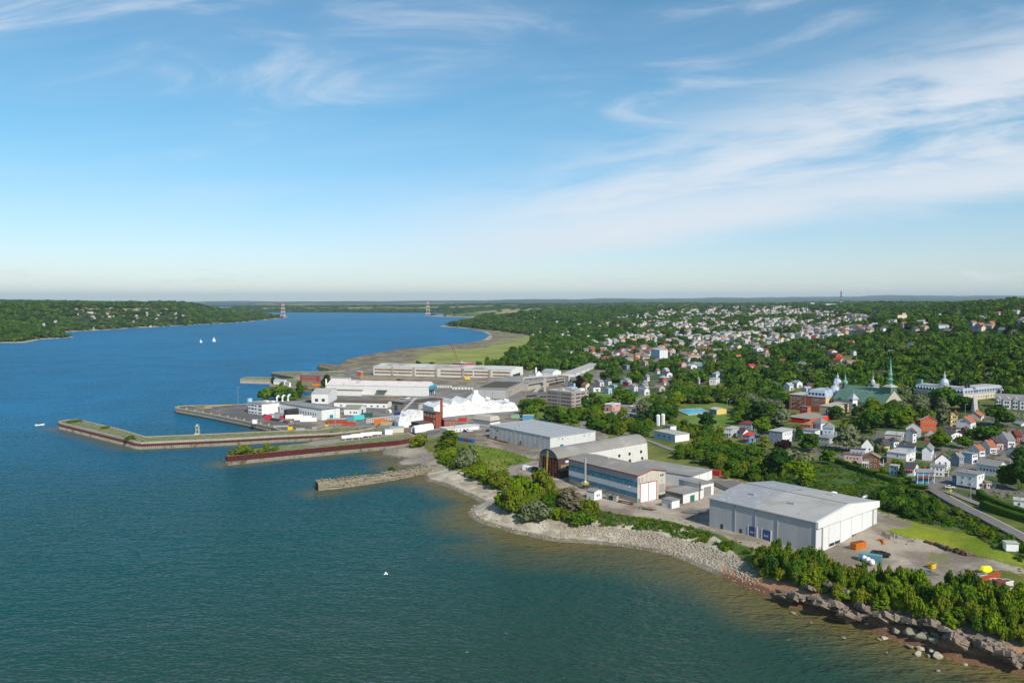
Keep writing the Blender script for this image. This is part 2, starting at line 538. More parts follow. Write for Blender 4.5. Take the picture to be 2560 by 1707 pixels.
def in_zone(k,x,y):
 return inside(ZP[k],np.asarray(x,float),np.asarray(y,float))
 # ------------------------------------------------------------------ the ground
def build_ground():
 ta=np.concatenate([np.linspace(-1.25,-0.74,26),np.arange(-0.72,0.7201,0.0017),np.linspace(0.74,1.25,26)])
 rr=np.exp(np.concatenate([np.arange(math.log(170),math.log(470),0.0030),np.arange(math.log(470),math.log(1150),0.0050),np.arange(math.log(1150),math.log(48000),0.0080)]))
 na,nr=len(ta),len(rr)
 az=np.arctan(ta)
 gx=(rr[:,None]*np.sin(az)[None]).ravel()
 gy=(rr[:,None]*np.cos(az)[None]).ravel()
 d=np.hypot(gx,gy)
 z,land,s,isleft=land_height(gx,gy,True)
 a=gx/np.maximum(gy,1)
 # fine unevenness near by
 z=z+np.where(land&(d<700)&(s>3),(fbm(gx,gy,7,3,21)-0.5)*0.5,0)
 # ragged outlines: look the cover up a little to the side
 amp=np.minimum(0.010*d,14)
 jx=gx+(fbm(gx,gy,9,3,31)-0.5)*amp+(vnoise(gx,gy,2.3,35)-0.5)*amp*0.4
 jy=gy+(fbm(gx,gy,9,3,41)-0.5)*amp+(vnoise(gx,gy,2.3,45)-0.5)*amp*0.4
 n1,n2,n3=fbm(gx,gy,40,4,51),fbm(gx,gy,12,4,61),fbm(gx,gy,3.5,3,71)
 nf=fbm(gx,gy,300,4,81)
 def cmix(c0,c1,k):
  return np.array(c0)[None]*(1-k[:,None])+np.array(c1)[None]*k[:,None]
 col=cmix((0.085,0.115,0.022),(0.15,0.155,0.035),sstep(0.35,0.65,n2))
 zone=np.zeros(len(gx),int) # 0 ground
 far=d>1150
 wood=cmix((0.022,0.040,0.014),(0.045,0.065,0.02),sstep(0.4,0.65,n2))
 field=cmix((0.09,0.12,0.035),(0.26,0.23,0.11),sstep(0.45,0.6,nf))
 isf=(d>5000)&(fbm(gx,gy,1400,3,91)>0.53)
 col=np.where(far[:,None]|isleft[:,None],np.where(isf[:,None],field,wood),col)
 def put(k,c,zi=None,cond=None):
  q=in_zone(k,jx,jy)&land
  if cond is not None:
   q&=cond
  col[q]=(c if isinstance(c,np.ndarray) else np.broadcast_to(np.array(c),col.shape))[q]
  if zi is not None:
   zone[q]=zi
 gravel=cmix((0.20,0.165,0.13),(0.35,0.30,0.24),sstep(0.35,0.65,n2))
 gravel=gravel*(0.88+0.24*n3[:,None])
 gravel=np.where((sstep(0.60,0.68,n1)>0.5)[:,None]&(n3>0.45)[:,None],cmix((0.14,0.15,0.055),(0.2,0.19,0.1),n3),gravel)
 asphalt=cmix((0.13,0.122,0.115),(0.20,0.185,0.17),sstep(0.35,0.65,n2))
 lawn=cmix((0.085,0.155,0.022),(0.14,0.19,0.035),sstep(0.35,0.65,n2))
 slope=cmix((0.13,0.195,0.012),(0.23,0.24,0.025),sstep(0.35,0.7,n1*0.5+n2*0.5))*(0.8+0.4*n3[:,None])
 bram=cmix((0.035,0.085,0.016),(0.065,0.12,0.02),sstep(0.35,0.65,n3))
 town=cmix((0.055,0.085,0.028),(0.16,0.155,0.13),sstep(0.54,0.66,n2))
 put('far_town',town,4)
 put('near_town',town,4)
 put('house_blocks',cmix((0.07,0.10,0.028),(0.15,0.14,0.125),sstep(0.50,0.60,n2)),0)
 put('fields',(0.42,0.32,0.16))
 put('left_fields',(0.30,0.28,0.14))
 green=cmix((0.18,0.21,0.045),(0.25,0.26,0.07),sstep(0.3,0.7,n1))
 mudc=cmix((0.125,0.10,0.075),(0.22,0.185,0.13),sstep(0.4,0.65,n2))
 k=sstep(40,200,s+(n1-0.5)*260+(nf-0.5)*200)
 put('marsh',mudc*(1-k[:,None])+green*k[:,None],5)
 put('bramble',bram,0)
 put('meadow',cmix((0.10,0.155,0.018),(0.19,0.20,0.035),sstep(0.35,0.65,n2)),0)
 put('shore_herbs',bram,0)
 put('lawn_slope',slope,0)
 put('industrial',np.where((n1>0.52)[:,None],asphalt,gravel*0.78),2)
 put('yard_warehouse',gravel*0.82,1)
 put('yard_hangar',gravel,1)
 put('lot',asphalt*1.25,2)
 put('lot_pale',gravel,1)
 put('lawn_office',lawn*0.9,0)
 put('lawn_houses',lawn,0)
 put('park',lawn,0)
 put('mud',cmix((0.20,0.175,0.145),(0.30,0.27,0.215),sstep(0.35,0.65,n2))*(0.85+0.3*n3[:,None]),3)
 # stony beach, red sand below the crag, pale strips along the far shores
 stone=cmix((0.27,0.235,0.18),(0.47,0.42,0.33),sstep(0.3,0.7,n3*0.6+n2*0.4))
 bq=land&(d>300)&(d<480)&(a>-0.12)&(a<0.325-(s-4)*0.0035+(n1-0.5)*0.04)&(s<22+(n2-0.5)*10)
 col[bq]=stone[bq]
 zone[bq]=3
 wet=land&(d<700)&(s<2.2+n3*1.5)
 sandq=land&(a>0.275+(n2-0.5)*0.03)&(d<345)&(s<7.0+(n2-0.5)*4)
 col[sandq]=cmix((0.27,0.135,0.075),(0.36,0.205,0.125),n3)[sandq]
 zone[sandq]=3
 col[wet]=col[wet]*0.45
 cq=land&(a>0.3)&(d<300)&(s>=6)&(s<16)
 col[cq&~sandq]=cmix((0.11,0.10,0.075),(0.19,0.165,0.13),n3)[cq&~sandq]
 fb=land&(d>1500)&(s<0.010*d+(n1-0.5)*0.01*d)&(isleft|(a>-0.1))&(d<6200)
 col[fb&(zone!=5)]=(0.34,0.30,0.22)
 zone[fb&(zone!=5)]=3
 zone[(zone==0)&(far|isleft)]=4
 # faces
 idx=np.arange(na*nr).reshape(nr,na)
 f=np.stack([idx[:-1,:-1],idx[:-1,1:],idx[1:,1:],idx[1:,:-1]],-1).reshape(-1,4)
 f=f[:,::-1]
 keep=(z[f]>-0.6).any(1)
 f=f[keep]
 fz=zone[f].max(1)
 V=np.stack([gx,gy,z],1)
 m=bpy.data.materials.new('soil_and_grass')
 m.use_nodes=True
 g=NT(m.node_tree)
 out=g.n('ShaderNodeOutputMaterial')
 b=g.n('ShaderNodeBsdfPrincipled',i_Roughness=0.95)
 b.inputs['Specular IOR Level'].default_value=0.15
 at=g.n('ShaderNodeAttribute',attribute_name='cover')
 geo=g.n('ShaderNodeNewGeometry')
 fine_n=g.noise(geo.outputs['Position'],0.9,6,0.7)
 mid_n=g.noise(geo.outputs['Position'],0.06,5,0.6)
 k=g.m('MULTIPLY',g.m('ADD',0.55,g.m('MULTIPLY',fine_n,0.9)),g.m('ADD',0.7,g.m('MULTIPLY',mid_n,0.6)))
 scn=g.n('ShaderNodeVectorMath',operation='SCALE')
 g.l(at.outputs['Color'],scn.inputs[0])
 g.l(k,scn.inputs['Scale'])
 g.l(scn.outputs[0],b.inputs['Base Color'])
 bp=g.n('ShaderNodeBump',i_Strength=0.6,i_Distance=0.5)
 g.l(fine_n,bp.inputs['Height'])
 g.l(bp.outputs[0],b.inputs['Normal'])
 g.l(b.outputs[0],out.inputs[0])
 for zi,nm in((0,'ground'),(1,'gravel_yard'),(2,'pavement'),(3,'beach'),(4,'terrain'),(5,'salt_marsh')):
  ff=f[fz==zi]
  if not len(ff):
   continue
  u,inv=np.unique(ff,return_inverse=True)
  me=mesh_np(nm,V[u],inv.reshape(-1,4),[m],smooth=True)
  ca=me.color_attributes.new('cover','FLOAT_COLOR','POINT')
  cc=np.ones((len(u),4),np.float32)
  cc[:,:3]=np.clip(col[u],0,1)
  ca.data.foreach_set('color',cc.ravel())
  tag(link(nm,me),kind='structure')
build_ground()
# ------------------------------------------------------------------ the river
def build_water():
 ta=np.concatenate([np.linspace(-2.5,-0.75,16),np.arange(-0.72,0.7201,0.004),np.linspace(0.75,2.5,16)])
 rr=np.concatenate([[1,40,80,120],np.exp(np.arange(math.log(150),math.log(60000),0.012))])
 na,nr=len(ta),len(rr)
 az=np.arctan(ta)
 gx=(rr[:,None]*np.sin(az)[None]).ravel()
 gy=(rr[:,None]*np.cos(az)[None]).ravel()
 d=np.hypot(gx,gy)
 a=gx/np.maximum(gy,1)
 s=dist_to(COAST,gx,gy)
 n1,n2=fbm(gx,gy,60,4,5),fbm(gx,gy,22,4,15)
 # silt stirred up in the shallows; it also hangs round the quays and in the bay
 turb=1-sstep(1,30+20*(n1-0.5),s+(n2-0.5)*14)
 turb=np.where(d<340,np.maximum(turb,0.75*(1-sstep(2,44,s+(n1-0.5)*34))),turb)
 turb=np.where(d>700,0,turb)
 quay=[[U(564,1160,0)[:2],U(760,1144,0)[:2],U(950,1128,0)[:2]],[U(147,1072,0)[:2],U(330,1120,0)[:2],U(560,1112,0)[:2],U(840,1096,0)[:2]],
 [U(790,1232,0)[:2],U(900,1215,0)[:2],U(1040,1197,0)[:2]]]
 for q in quay:
  dq=dist_to([tuple(p) for p in q],gx,gy)
  turb=np.maximum(turb,0.6*(1-sstep(1,18,dq+(n2-0.5)*14)))
 idx=np.arange(na*nr).reshape(nr,na)
 f=np.stack([idx[:-1,:-1],idx[1:,:-1],idx[1:,1:],idx[:-1,1:]],-1).reshape(-1,4)[:,::-1]
 m=bpy.data.materials.new('river_water')
 m.use_nodes=True
 g=NT(m.node_tree)
 out=g.n('ShaderNodeOutputMaterial')
 at=g.n('ShaderNodeAttribute',attribute_name='silt')
 at2=g.n('ShaderNodeAttribute',attribute_name='near_tint')
 geo=g.n('ShaderNodeNewGeometry')
 P=geo.outputs['Position']
 big=g.noise(P,0.012,4,0.6,0.4)
 huge=g.noise(P,0.0016,4,0.6,0.6)
 deep=g.mix(g.ss(g.m('ADD',g.m('MULTIPLY',big,0.5),g.m('MULTIPLY',huge,0.5)),0.36,0.64),(0.001,0.100,0.21),(0.001,0.140,0.30))  # blue of the reflected sky is put into the body colour
 deep=g.mix(g.m('MINIMUM',at2.outputs['Fac'],1.0),deep,(0.003,0.058,0.060))
 deep=g.mix(g.m('SUBTRACT',at2.outputs['Fac'],1.0,clamp=True),deep,(0.014,0.048,0.033))
 colr=g.mix(at.outputs['Fac'],deep,(0.110,0.094,0.034))
 mp=g.n('ShaderNodeMapping')
 mp.inputs['Rotation'].default_value=(0,0,0.25)
 mp.inputs['Scale'].default_value=(1.0,1.9,1.0)
 g.l(P,mp.inputs[0])
 w1=g.noise(mp.outputs[0],0.38,1.5,0.5,0.4)
 w2=g.noise(mp.outputs[0],0.10,2,0.5,0.3)
 w3=g.noise(mp.outputs[0],0.02,3,0.55,0.3)
 hgt=g.m('ADD',g.m('ADD',g.m('MULTIPLY',w1,1.2),g.m('MULTIPLY',w2,2.0)),g.m('MULTIPLY',w3,3.0))
 bp=g.n('ShaderNodeBump',i_Strength=1.0,i_Distance=1.0)
 g.l(hgt,bp.inputs['Height'])
 df=g.n('ShaderNodeBsdfDiffuse')
 g.l(colr,df.inputs[0])
 g.l(bp.outputs[0],df.inputs['Normal'])
 gl=g.n('ShaderNodeBsdfGlossy',i_Roughness=0.28)
 g.l(bp.outputs[0],gl.inputs['Normal'])
 # a rough river mirrors less at grazing angles than a flat sheet would
 lw=g.n('ShaderNodeLayerWeight',i_Blend=0.5)
 g.l(bp.outputs[0],lw.inputs['Normal'])
 fac=g.m('ADD',0.025,g.m('MULTIPLY',g.m('POWER',lw.outputs['Facing'],5.0),0.36))
 mx=g.n('ShaderNodeMixShader')
 g.l(fac,mx.inputs[0])
 g.l(df.outputs[0],mx.inputs[1])
 g.l(gl.outputs[0],mx.inputs[2])
 g.l(mx.outputs[0],out.inputs[0])
 me=mesh_np('water',np.stack([gx,gy,np.zeros(len(gx))],1),f,[m],smooth=True)
 ca=me.attributes.new('silt','FLOAT','POINT')
 ca.data.foreach_set('value',turb.astype(np.float32))
 near_tint=1-sstep(330,1150,d+(n1-0.5)*120-0.35*gx)+1-sstep(205,400,d-0.25*gx)  # tint by distance: green near the camera, sky blue far out
 cb=me.attributes.new('near_tint','FLOAT','POINT')
 cb.data.foreach_set('value',near_tint.astype(np.float32))
 tag(link('water',me),kind='structure')
build_water()
# ------------------------------------------------------------------ far blue mountains
def build_mountains():
 m=mat('far_forest',(0.03,0.05,0.025),0.95,0.3,0.0008)
 for nm,dist,prof,seed in(('distant_hills',20000,[(-0.70,60),(-0.30,66),(-0.22,90),(-0.1,105),(0.0,118),(0.1,150),(0.22,140),(0.3,165),(0.45,180),(0.7,180),(1.0,160)],3),
 ('distant_mountains',27000,[(-0.7,80),(-0.1,100),(0.05,130),(0.12,215),(0.2,190),(0.30,260),(0.42,300),(0.5,330),(0.6,300),(0.7,290),(1.0,250)],9)):
  ta=np.linspace(-0.75,1.0,420)
  hh=np.interp(ta,[p[0] for p in prof],[105+(p[1]-105)*0.78 for p in prof])
  hh=hh+(fbm(ta*1000,ta*0,60,4,seed)-0.5)*70
  rows=[]
  for off,k in((-5000,0.0),(-3500,0.35),(-1800,0.75),(0,1.0),(2500,0.6),(5000,0.0)):
   r=dist+off
   rows.append(np.stack([r*np.sin(np.arctan(ta)),r*np.cos(np.arctan(ta)),20+(hh-20)*k*(0.9+0.2*fbm(ta*1000,ta*0+off,25,3,seed))],1))
  V=np.concatenate(rows)
  n=len(ta)
  idx=np.arange(len(V)).reshape(len(rows),n)
  f=np.stack([idx[:-1,:-1],idx[:-1,1:],idx[1:,1:],idx[1:,:-1]],-1).reshape(-1,4)
  tag(link(nm,mesh_np(nm,V,f,[m],smooth=True)),kind='structure')
build_mountains()
# ------------------------------------------------------------------ the haze of a summer's day
HAZE_DENSITY=2.8e-5
def build_haze():
 mb=MB()
 mb.box(-52000,60000,-3000,50000,-8,520)
 m=bpy.data.materials.new('haze')
 m.use_nodes=True
 g=NT(m.node_tree)
 out=g.n('ShaderNodeOutputMaterial')
 v=g.n('ShaderNodeVolumePrincipled')
 v.inputs['Color'].default_value=(0.66,0.87,1.0,1)
 v.inputs['Density'].default_value=HAZE_DENSITY
 v.inputs['Anisotropy'].default_value=0.1
 g.l(v.outputs[0],out.inputs['Volume'])
 tag(mb.build('haze',m),kind='stuff')
build_haze()
# ------------------------------------------------------------------ plants: leafy crowns of many small leaf clumps
def crown_arrays(rs,blobs,per_blob,leaf,flat=0.35,under=-0.35):
 """blobs: (x, y, z, rx, ry, rz). Leaf clumps are tilted quads spread through the outer shell of every blob, over a loose dark filling"""
 V_,F_=[],[]
 for bx,by,bz,rx,ry,rz in blobs:
  n=per_blob
  u=rs.normal(size=(n,3))
  u/=np.linalg.norm(u,axis=1)[:,None]
  u[:,2]=np.where(u[:,2]<under,-u[:,2]*0.6,u[:,2])
  rad=1.0-0.30*rs.random_sample(n)**2+0.10*rs.normal(size=n)
  c=np.array([bx,by,bz])+u*np.array([rx,ry,rz])*rad[:,None]
  nn=u+rs.normal(size=(n,3))*0.55+np.array([0,0,0.25])
  nn/=np.linalg.norm(nn,axis=1)[:,None]
  t1=np.cross(nn,rs.normal(size=(n,3)))
  t1/=np.linalg.norm(t1,axis=1)[:,None]+1e-9
  t2=np.cross(nn,t1)
  s=leaf*(0.6+0.8*rs.random_sample(n))[:,None]
  k=len(V_) and sum(len(v) for v in V_)
  q_=np.stack([c-t1*s-t2*s*0.6,c+t1*s*0.5-t2*s,c+t1*s+t2*s*0.6,c-t1*s*0.5+t2*s],1).reshape(-1,3)
  F_.append(np.arange(len(q_)).reshape(-1,4)+(k or 0))
  V_.append(q_)
 return np.concatenate(V_),np.concatenate(F_)
def ico(blobs,k=0.74):
 """dark core under the leaves so that a crown is not see-through all over"""
 V_,F_=[],[]
 n,m_=8,5
 o=0
 for bx,by,bz,rx,ry,rz in blobs:
  for i in range(m_+1):
   th=math.pi*i/m_
   for j in range(n):
    ph=2*math.pi*j/n+i*0.4
    V_.append((bx+k*rx*math.sin(th)*math.cos(ph),by+k*ry*math.sin(th)*math.sin(ph),bz+k*rz*math.cos(th)))
  for i in range(m_):
   for j in range(n):
    a,b_=o+i*n+j,o+i*n+(j+1)%n
    F_.append((a,a+n,b_+n,b_))
  o+=n*(m_+1)
 return np.array(V_),np.array(F_)
def crown_mesh(name,kind,seed,m,per=90,leaf=0.5,core=True):
 """a crown about 10 m tall and 9 m wide standing on the ground at the origin (scaled later)"""
 rs=np.random.RandomState(seed)
 bl=[]
 if kind=='broad':
  n=11
  for i in range(n):
   a=rs.random_sample()*6.28
   z=rs.uniform(3.0,8.2)
   rr_=2.9*math.sqrt(max(0.05,1-((z-5.2)/4.4)**2))*rs.uniform(0.5,1.0)
   s=rs.uniform(1.5,2.3)
   bl.append((rr_*math.cos(a),rr_*math.sin(a),z,s,s,s*rs.uniform(0.75,0.95)))
  bl.append((0,0,7.6,2.0,2.0,1.8))
  bl.append((0,0,5.0,2.8,2.8,2.6))
 elif kind=='tall':
  for i in range(10):
   z=2.4+6.4*i/9
   rr_=1.5*math.sin(math.pi*(0.2+0.7*i/9))*rs.uniform(0.3,1.0)
   a=rs.random_sample()*6.28
   s=rs.uniform(1.2,1.7)*(1.15-0.4*i/9)
   bl.append((rr_*math.cos(a),rr_*math.sin(a),z,s,s,s*1.1))
  bl.append((0,0,5,1.7,1.7,3.2))
 elif kind=='bush':
  for i in range(9):
   a=rs.random_sample()*6.28
   r0=rs.uniform(0.4,3.4)
   s=rs.uniform(1.3,2.2)
   z=rs.uniform(1.2,5.5)*(1.15-r0/6)
   bl.append((r0*math.cos(a),r0*math.sin(a),z,s*1.1,s*1.1,s))
  bl.append((0,0,2.6,3.2,3.2,2.6))
 elif kind=='conifer':
  n=9
  for i in range(n):
   f=i/(n-1)
   z=1.4+7.8*f
   rad=2.3*(1-f)**0.85+0.28
   for j in range(1 if f>0.75 else 3):
    a=j*2.1+i*1.3
    o=rad*0.45 if f<=0.75 else 0
    bl.append((o*math.cos(a),o*math.sin(a),z+rs.uniform(-0.3,0.3),rad*0.75,rad*0.75,0.95))
 elif kind=='clump':
  for i in range(7):
   a=rs.random_sample()*6.28
   r0=rs.uniform(0.0,3.2)
   s=rs.uniform(1.8,2.8)
   bl.append((r0*math.cos(a),r0*math.sin(a),rs.uniform(3.4,6.4),s,s,s*0.9))
  bl.append((0,0,4.0,3.6,3.6,3.4))
 elif kind=='herb':
  for i in range(6):
   a=rs.random_sample()*6.28
   r0=rs.uniform(0.4,3.6)
   s=rs.uniform(1.4,2.2)
   bl.append((r0*math.cos(a),r0*math.sin(a),0.8,s,s,rs.uniform(1.2,3.0)))
 if kind=='conifer':
  per=max(10,per//2)
 V_,F_=crown_arrays(rs,bl,per,leaf)
 if core:
  v2,f2=ico(bl,0.72)
  F_=np.concatenate([F_,f2+len(V_)])
  V_=np.concatenate([V_,v2])
 return mesh_np(name,V_,F_,[m])
def trunk_mesh(name,seed,h,r,m,limbs=4):
 rs=random.Random(seed)
 k=MB()
 k.tube([(0,0,-1.2),(rs.uniform(-0.1,0.1),rs.uniform(-0.1,0.1),h*0.5),(rs.uniform(-0.3,0.3),rs.uniform(-0.3,0.3),h)],r,7,r1=r*0.35)
 for i in range(limbs):
  a=i*6.28/limbs+rs.random()
  z=h*rs.uniform(0.35,0.7)
  k.tube([(0,0,z),(1.3*math.cos(a),1.3*math.sin(a),z+1.2),(2.4*math.cos(a),2.4*math.sin(a),z+2.6)],r*0.45,5,r1=r*0.12)
 return k.mesh(name,m)
M_bark=mat('bark',(0.10,0.08,0.06),0.95,0.3,1.5)
M_birch=mat('pale_bark',(0.38,0.35,0.30),0.9,0.3,1.5)
LEAF={
'maple':leaf_mat('maple_leaf',(0.037,0.092,0.011),(0.070,0.142,0.013),(0.126,0.204,0.013)),
'bright':leaf_mat('bright_leaf',(0.094,0.160,0.009),(0.129,0.188,0.011),(0.171,0.216,0.014)),
'silver':leaf_mat('silver_leaf',(0.115,0.145,0.065),(0.145,0.17,0.085),(0.17,0.195,0.11)),
'dark':leaf_mat('dark_leaf',(0.023,0.064,0.012),(0.035,0.084,0.013),(0.050,0.104,0.015)),
'purple':leaf_mat('purple_leaf',(0.022,0.012,0.012),(0.028,0.014,0.014),(0.032,0.018,0.016),0.1),
'cedar':leaf_mat('cedar_needle',(0.075,0.138,0.009),(0.114,0.184,0.011),(0.174,0.239,0.013),0.12),
'shore':leaf_mat('shore_leaf',(0.079,0.119,0.010),(0.121,0.155,0.013),(0.169,0.195,0.018)),
'dry':leaf_mat('dry_twig',(0.13,0.115,0.07),(0.15,0.13,0.08),(0.17,0.15,0.09),0.1),
'wood':leaf_mat('wood_leaf',(0.035,0.092,0.013),(0.066,0.130,0.015),(0.126,0.188,0.018)),
'yellow':leaf_mat('yellow_leaf',(0.20,0.23,0.03),(0.24,0.27,0.04),(0.27,0.30,0.05)),
'rust':leaf_mat('rust_leaf',(0.16,0.055,0.02),(0.19,0.07,0.025),(0.21,0.085,0.03),0.1),
}
CROWN={}
def crown(kind,leafk,var):
 key=(kind,leafk,var)
 if key not in CROWN:
  CROWN[key]=crown_mesh('crown',kind,hash((kind,var))%1000 if False else{'broad':10,'tall':40,'bush':70,'conifer':100,'clump':130,'herb':160}[kind]+var,LEAF[leafk],per={'broad':95,'tall':95,'bush':90,'conifer':60,'clump':60,'herb':45}[kind],leaf={'broad':0.46,'tall':0.40,'bush':0.42,'conifer':0.38,'clump':0.7,'herb':0.5}[kind])
 return CROWN[key]
TRUNK={v:trunk_mesh('trunk',v,6.5,0.34,M_bark) for v in range(3)}
TRUNK['birch']=trunk_mesh('trunk',9,7.5,0.22,M_birch)
STEM=trunk_mesh('stem',5,2.6,0.16,M_bark,3)
def plant(name,label,cat,loc,w_,h_,kind='broad',leafk='maple',group=None,var=None,rz=None):
 """one tree or shrub: an Empty at its foot with its crown and trunk; w_ and h_ are its width and height in metres"""
 t=thing(name,label,cat,loc,R.uniform(0,6.28) if rz is None else rz,group)
 wid={'broad':9.6,'tall':5.4,'bush':9.6,'conifer':5.6,'clump':10.5,'herb':9.5}[kind]
 hgt={'broad':9.8,'tall':10.0,'bush':6.6,'conifer':10.2,'clump':8.6,'herb':3.6}[kind]
 t.scale=(w_/wid,w_/wid,h_/hgt)
 link('crown',crown(kind,leafk,R.randrange(4) if var is None else var),t)
 if kind=='bush' or kind=='herb':
  link('stem',STEM,t)
 else:
  link('trunk',TRUNK[R.randrange(3)],t)
 return t
 # ------------------------------------------------------------------ buildings: common tools
VIEW={'R1':(1200,1000,3.92),'R2':(1700,1000,3.92),'R3':(1960,1300,3.92),'I':(560,880,3.92),'E':(900,880,3.92),'K':(900,900,5.88),'O':(1300,900,5.88),'S':(1940,900,5.88),
'V':(2240,960,7.35),'D':(560,960,5.88),'T':(2060,1050,4.704),'L':(1900,860,3.5636),'M':(1300,850,3.5636),'W':(100,980,3.92),'N':(700,1050,3.92),
'FA':(0,700,2.735),'FB':(960,700,2.735),'FC':(1700,700,2.735),'Z':(1600,780,5.88)}
def q(view,x,y):
 """a spot read off an enlarged piece of the photograph"""
 ox,oy,s=VIEW[view]
 return(ox+x/s,oy+y/s)
BLOCKS=[] # (px0, py0, px1, py1, distance) of what trees must not hide or stand in
CLEAR=[] # (x, y, radius) footprints
WHITE=(0.72,0.72,0.71)
M_white=mat('white_siding',WHITE,0.6,0.06,0.3,streak=0.10)
M_glass=mat('dark_glass',(0.03,0.035,0.045),0.25,0.3,0.8,spec=0.5)
M_frame=mat('white_frame',(0.75,0.75,0.74),0.5,0.03)
M_steel=mat('galvanised_steel',(0.42,0.43,0.44),0.45,0.15,0.8,metal=0.4)
M_dark=mat('dark_steel',(0.045,0.042,0.04),0.7,0.3,0.8)
M_rust=mat('rusty_steel',(0.17,0.065,0.035),0.9,0.4,1.2)
M_wood=mat('weathered_wood',(0.20,0.165,0.125),0.9,0.4,1.0)
M_conc=mat('weathered_concrete',(0.42,0.38,0.31),0.9,0.25,0.5,streak=0.35,bump=0.3)
M_red=mat('red_paint',(0.45,0.035,0.03),0.5,0.2)
M_yellow=mat('yellow_paint',(0.72,0.50,0.02),0.5,0.15)
M_orange=mat('orange_paint',(0.62,0.17,0.015),0.5,0.2)
M_blue=mat('blue_paint',(0.03,0.12,0.36),0.5,0.2)
M_tar=mat('tarred_roof',(0.17,0.16,0.145),0.9,0.25,0.12,col2=(0.23,0.215,0.19))
M_pale=mat('pale_roof',(0.42,0.41,0.39),0.85,0.2,0.15,col2=(0.33,0.32,0.30))
M_black=mat('black_rubber',(0.018,0.018,0.018),0.8,0.2)
def wall_mat(col,ribs=0.0,streak=0.14):
 return mat('wall_%.2f_%.2f_%.2f_%.1f'%(*col,ribs),col,0.7,0.10,0.25,streak=streak,ribs=ribs)
def roof_mat(col):
 return mat('roof_%.2f_%.2f_%.2f'%col,col,0.9,0.22,0.4,bump=0.2)
_wm=MB()
_wm.box(-0.5,0.5,0.0,0.09,-0.5,-0.42,0)
_wm.box(-0.5,0.5,0.0,0.09,0.42,0.5,0)
_wm.box(-0.5,-0.41,0.0,0.09,-0.42,0.42,0)
_wm.box(0.41,0.5,0.0,0.09,-0.42,0.42,0)
_wm.poly([(-0.41,0.05,-0.42),(-0.41,0.05,0.42),(0.41,0.05,0.42),(0.41,0.05,-0.42)],1)
WINDOW=_wm.mesh('window',[M_frame,M_glass])
_wd=MB()
_wd.poly([(-0.5,0.06,-0.5),(-0.5,0.06,0.5),(0.5,0.06,0.5),(0.5,0.06,-0.5)],0)
for a_,b_,c_,d_ in((-0.5,0.5,0.5,0.5),(-0.5,0.5,-0.5,-0.5)):
 _wd.poly([(a_,0,c_),(b_,0,c_),(b_,0.06,c_),(a_,0.06,c_)] if c_>0 else[(a_,0.06,c_),(b_,0.06,c_),(b_,0,c_),(a_,0,c_)],0)
DARKWIN=_wd.mesh('window',[M_glass])
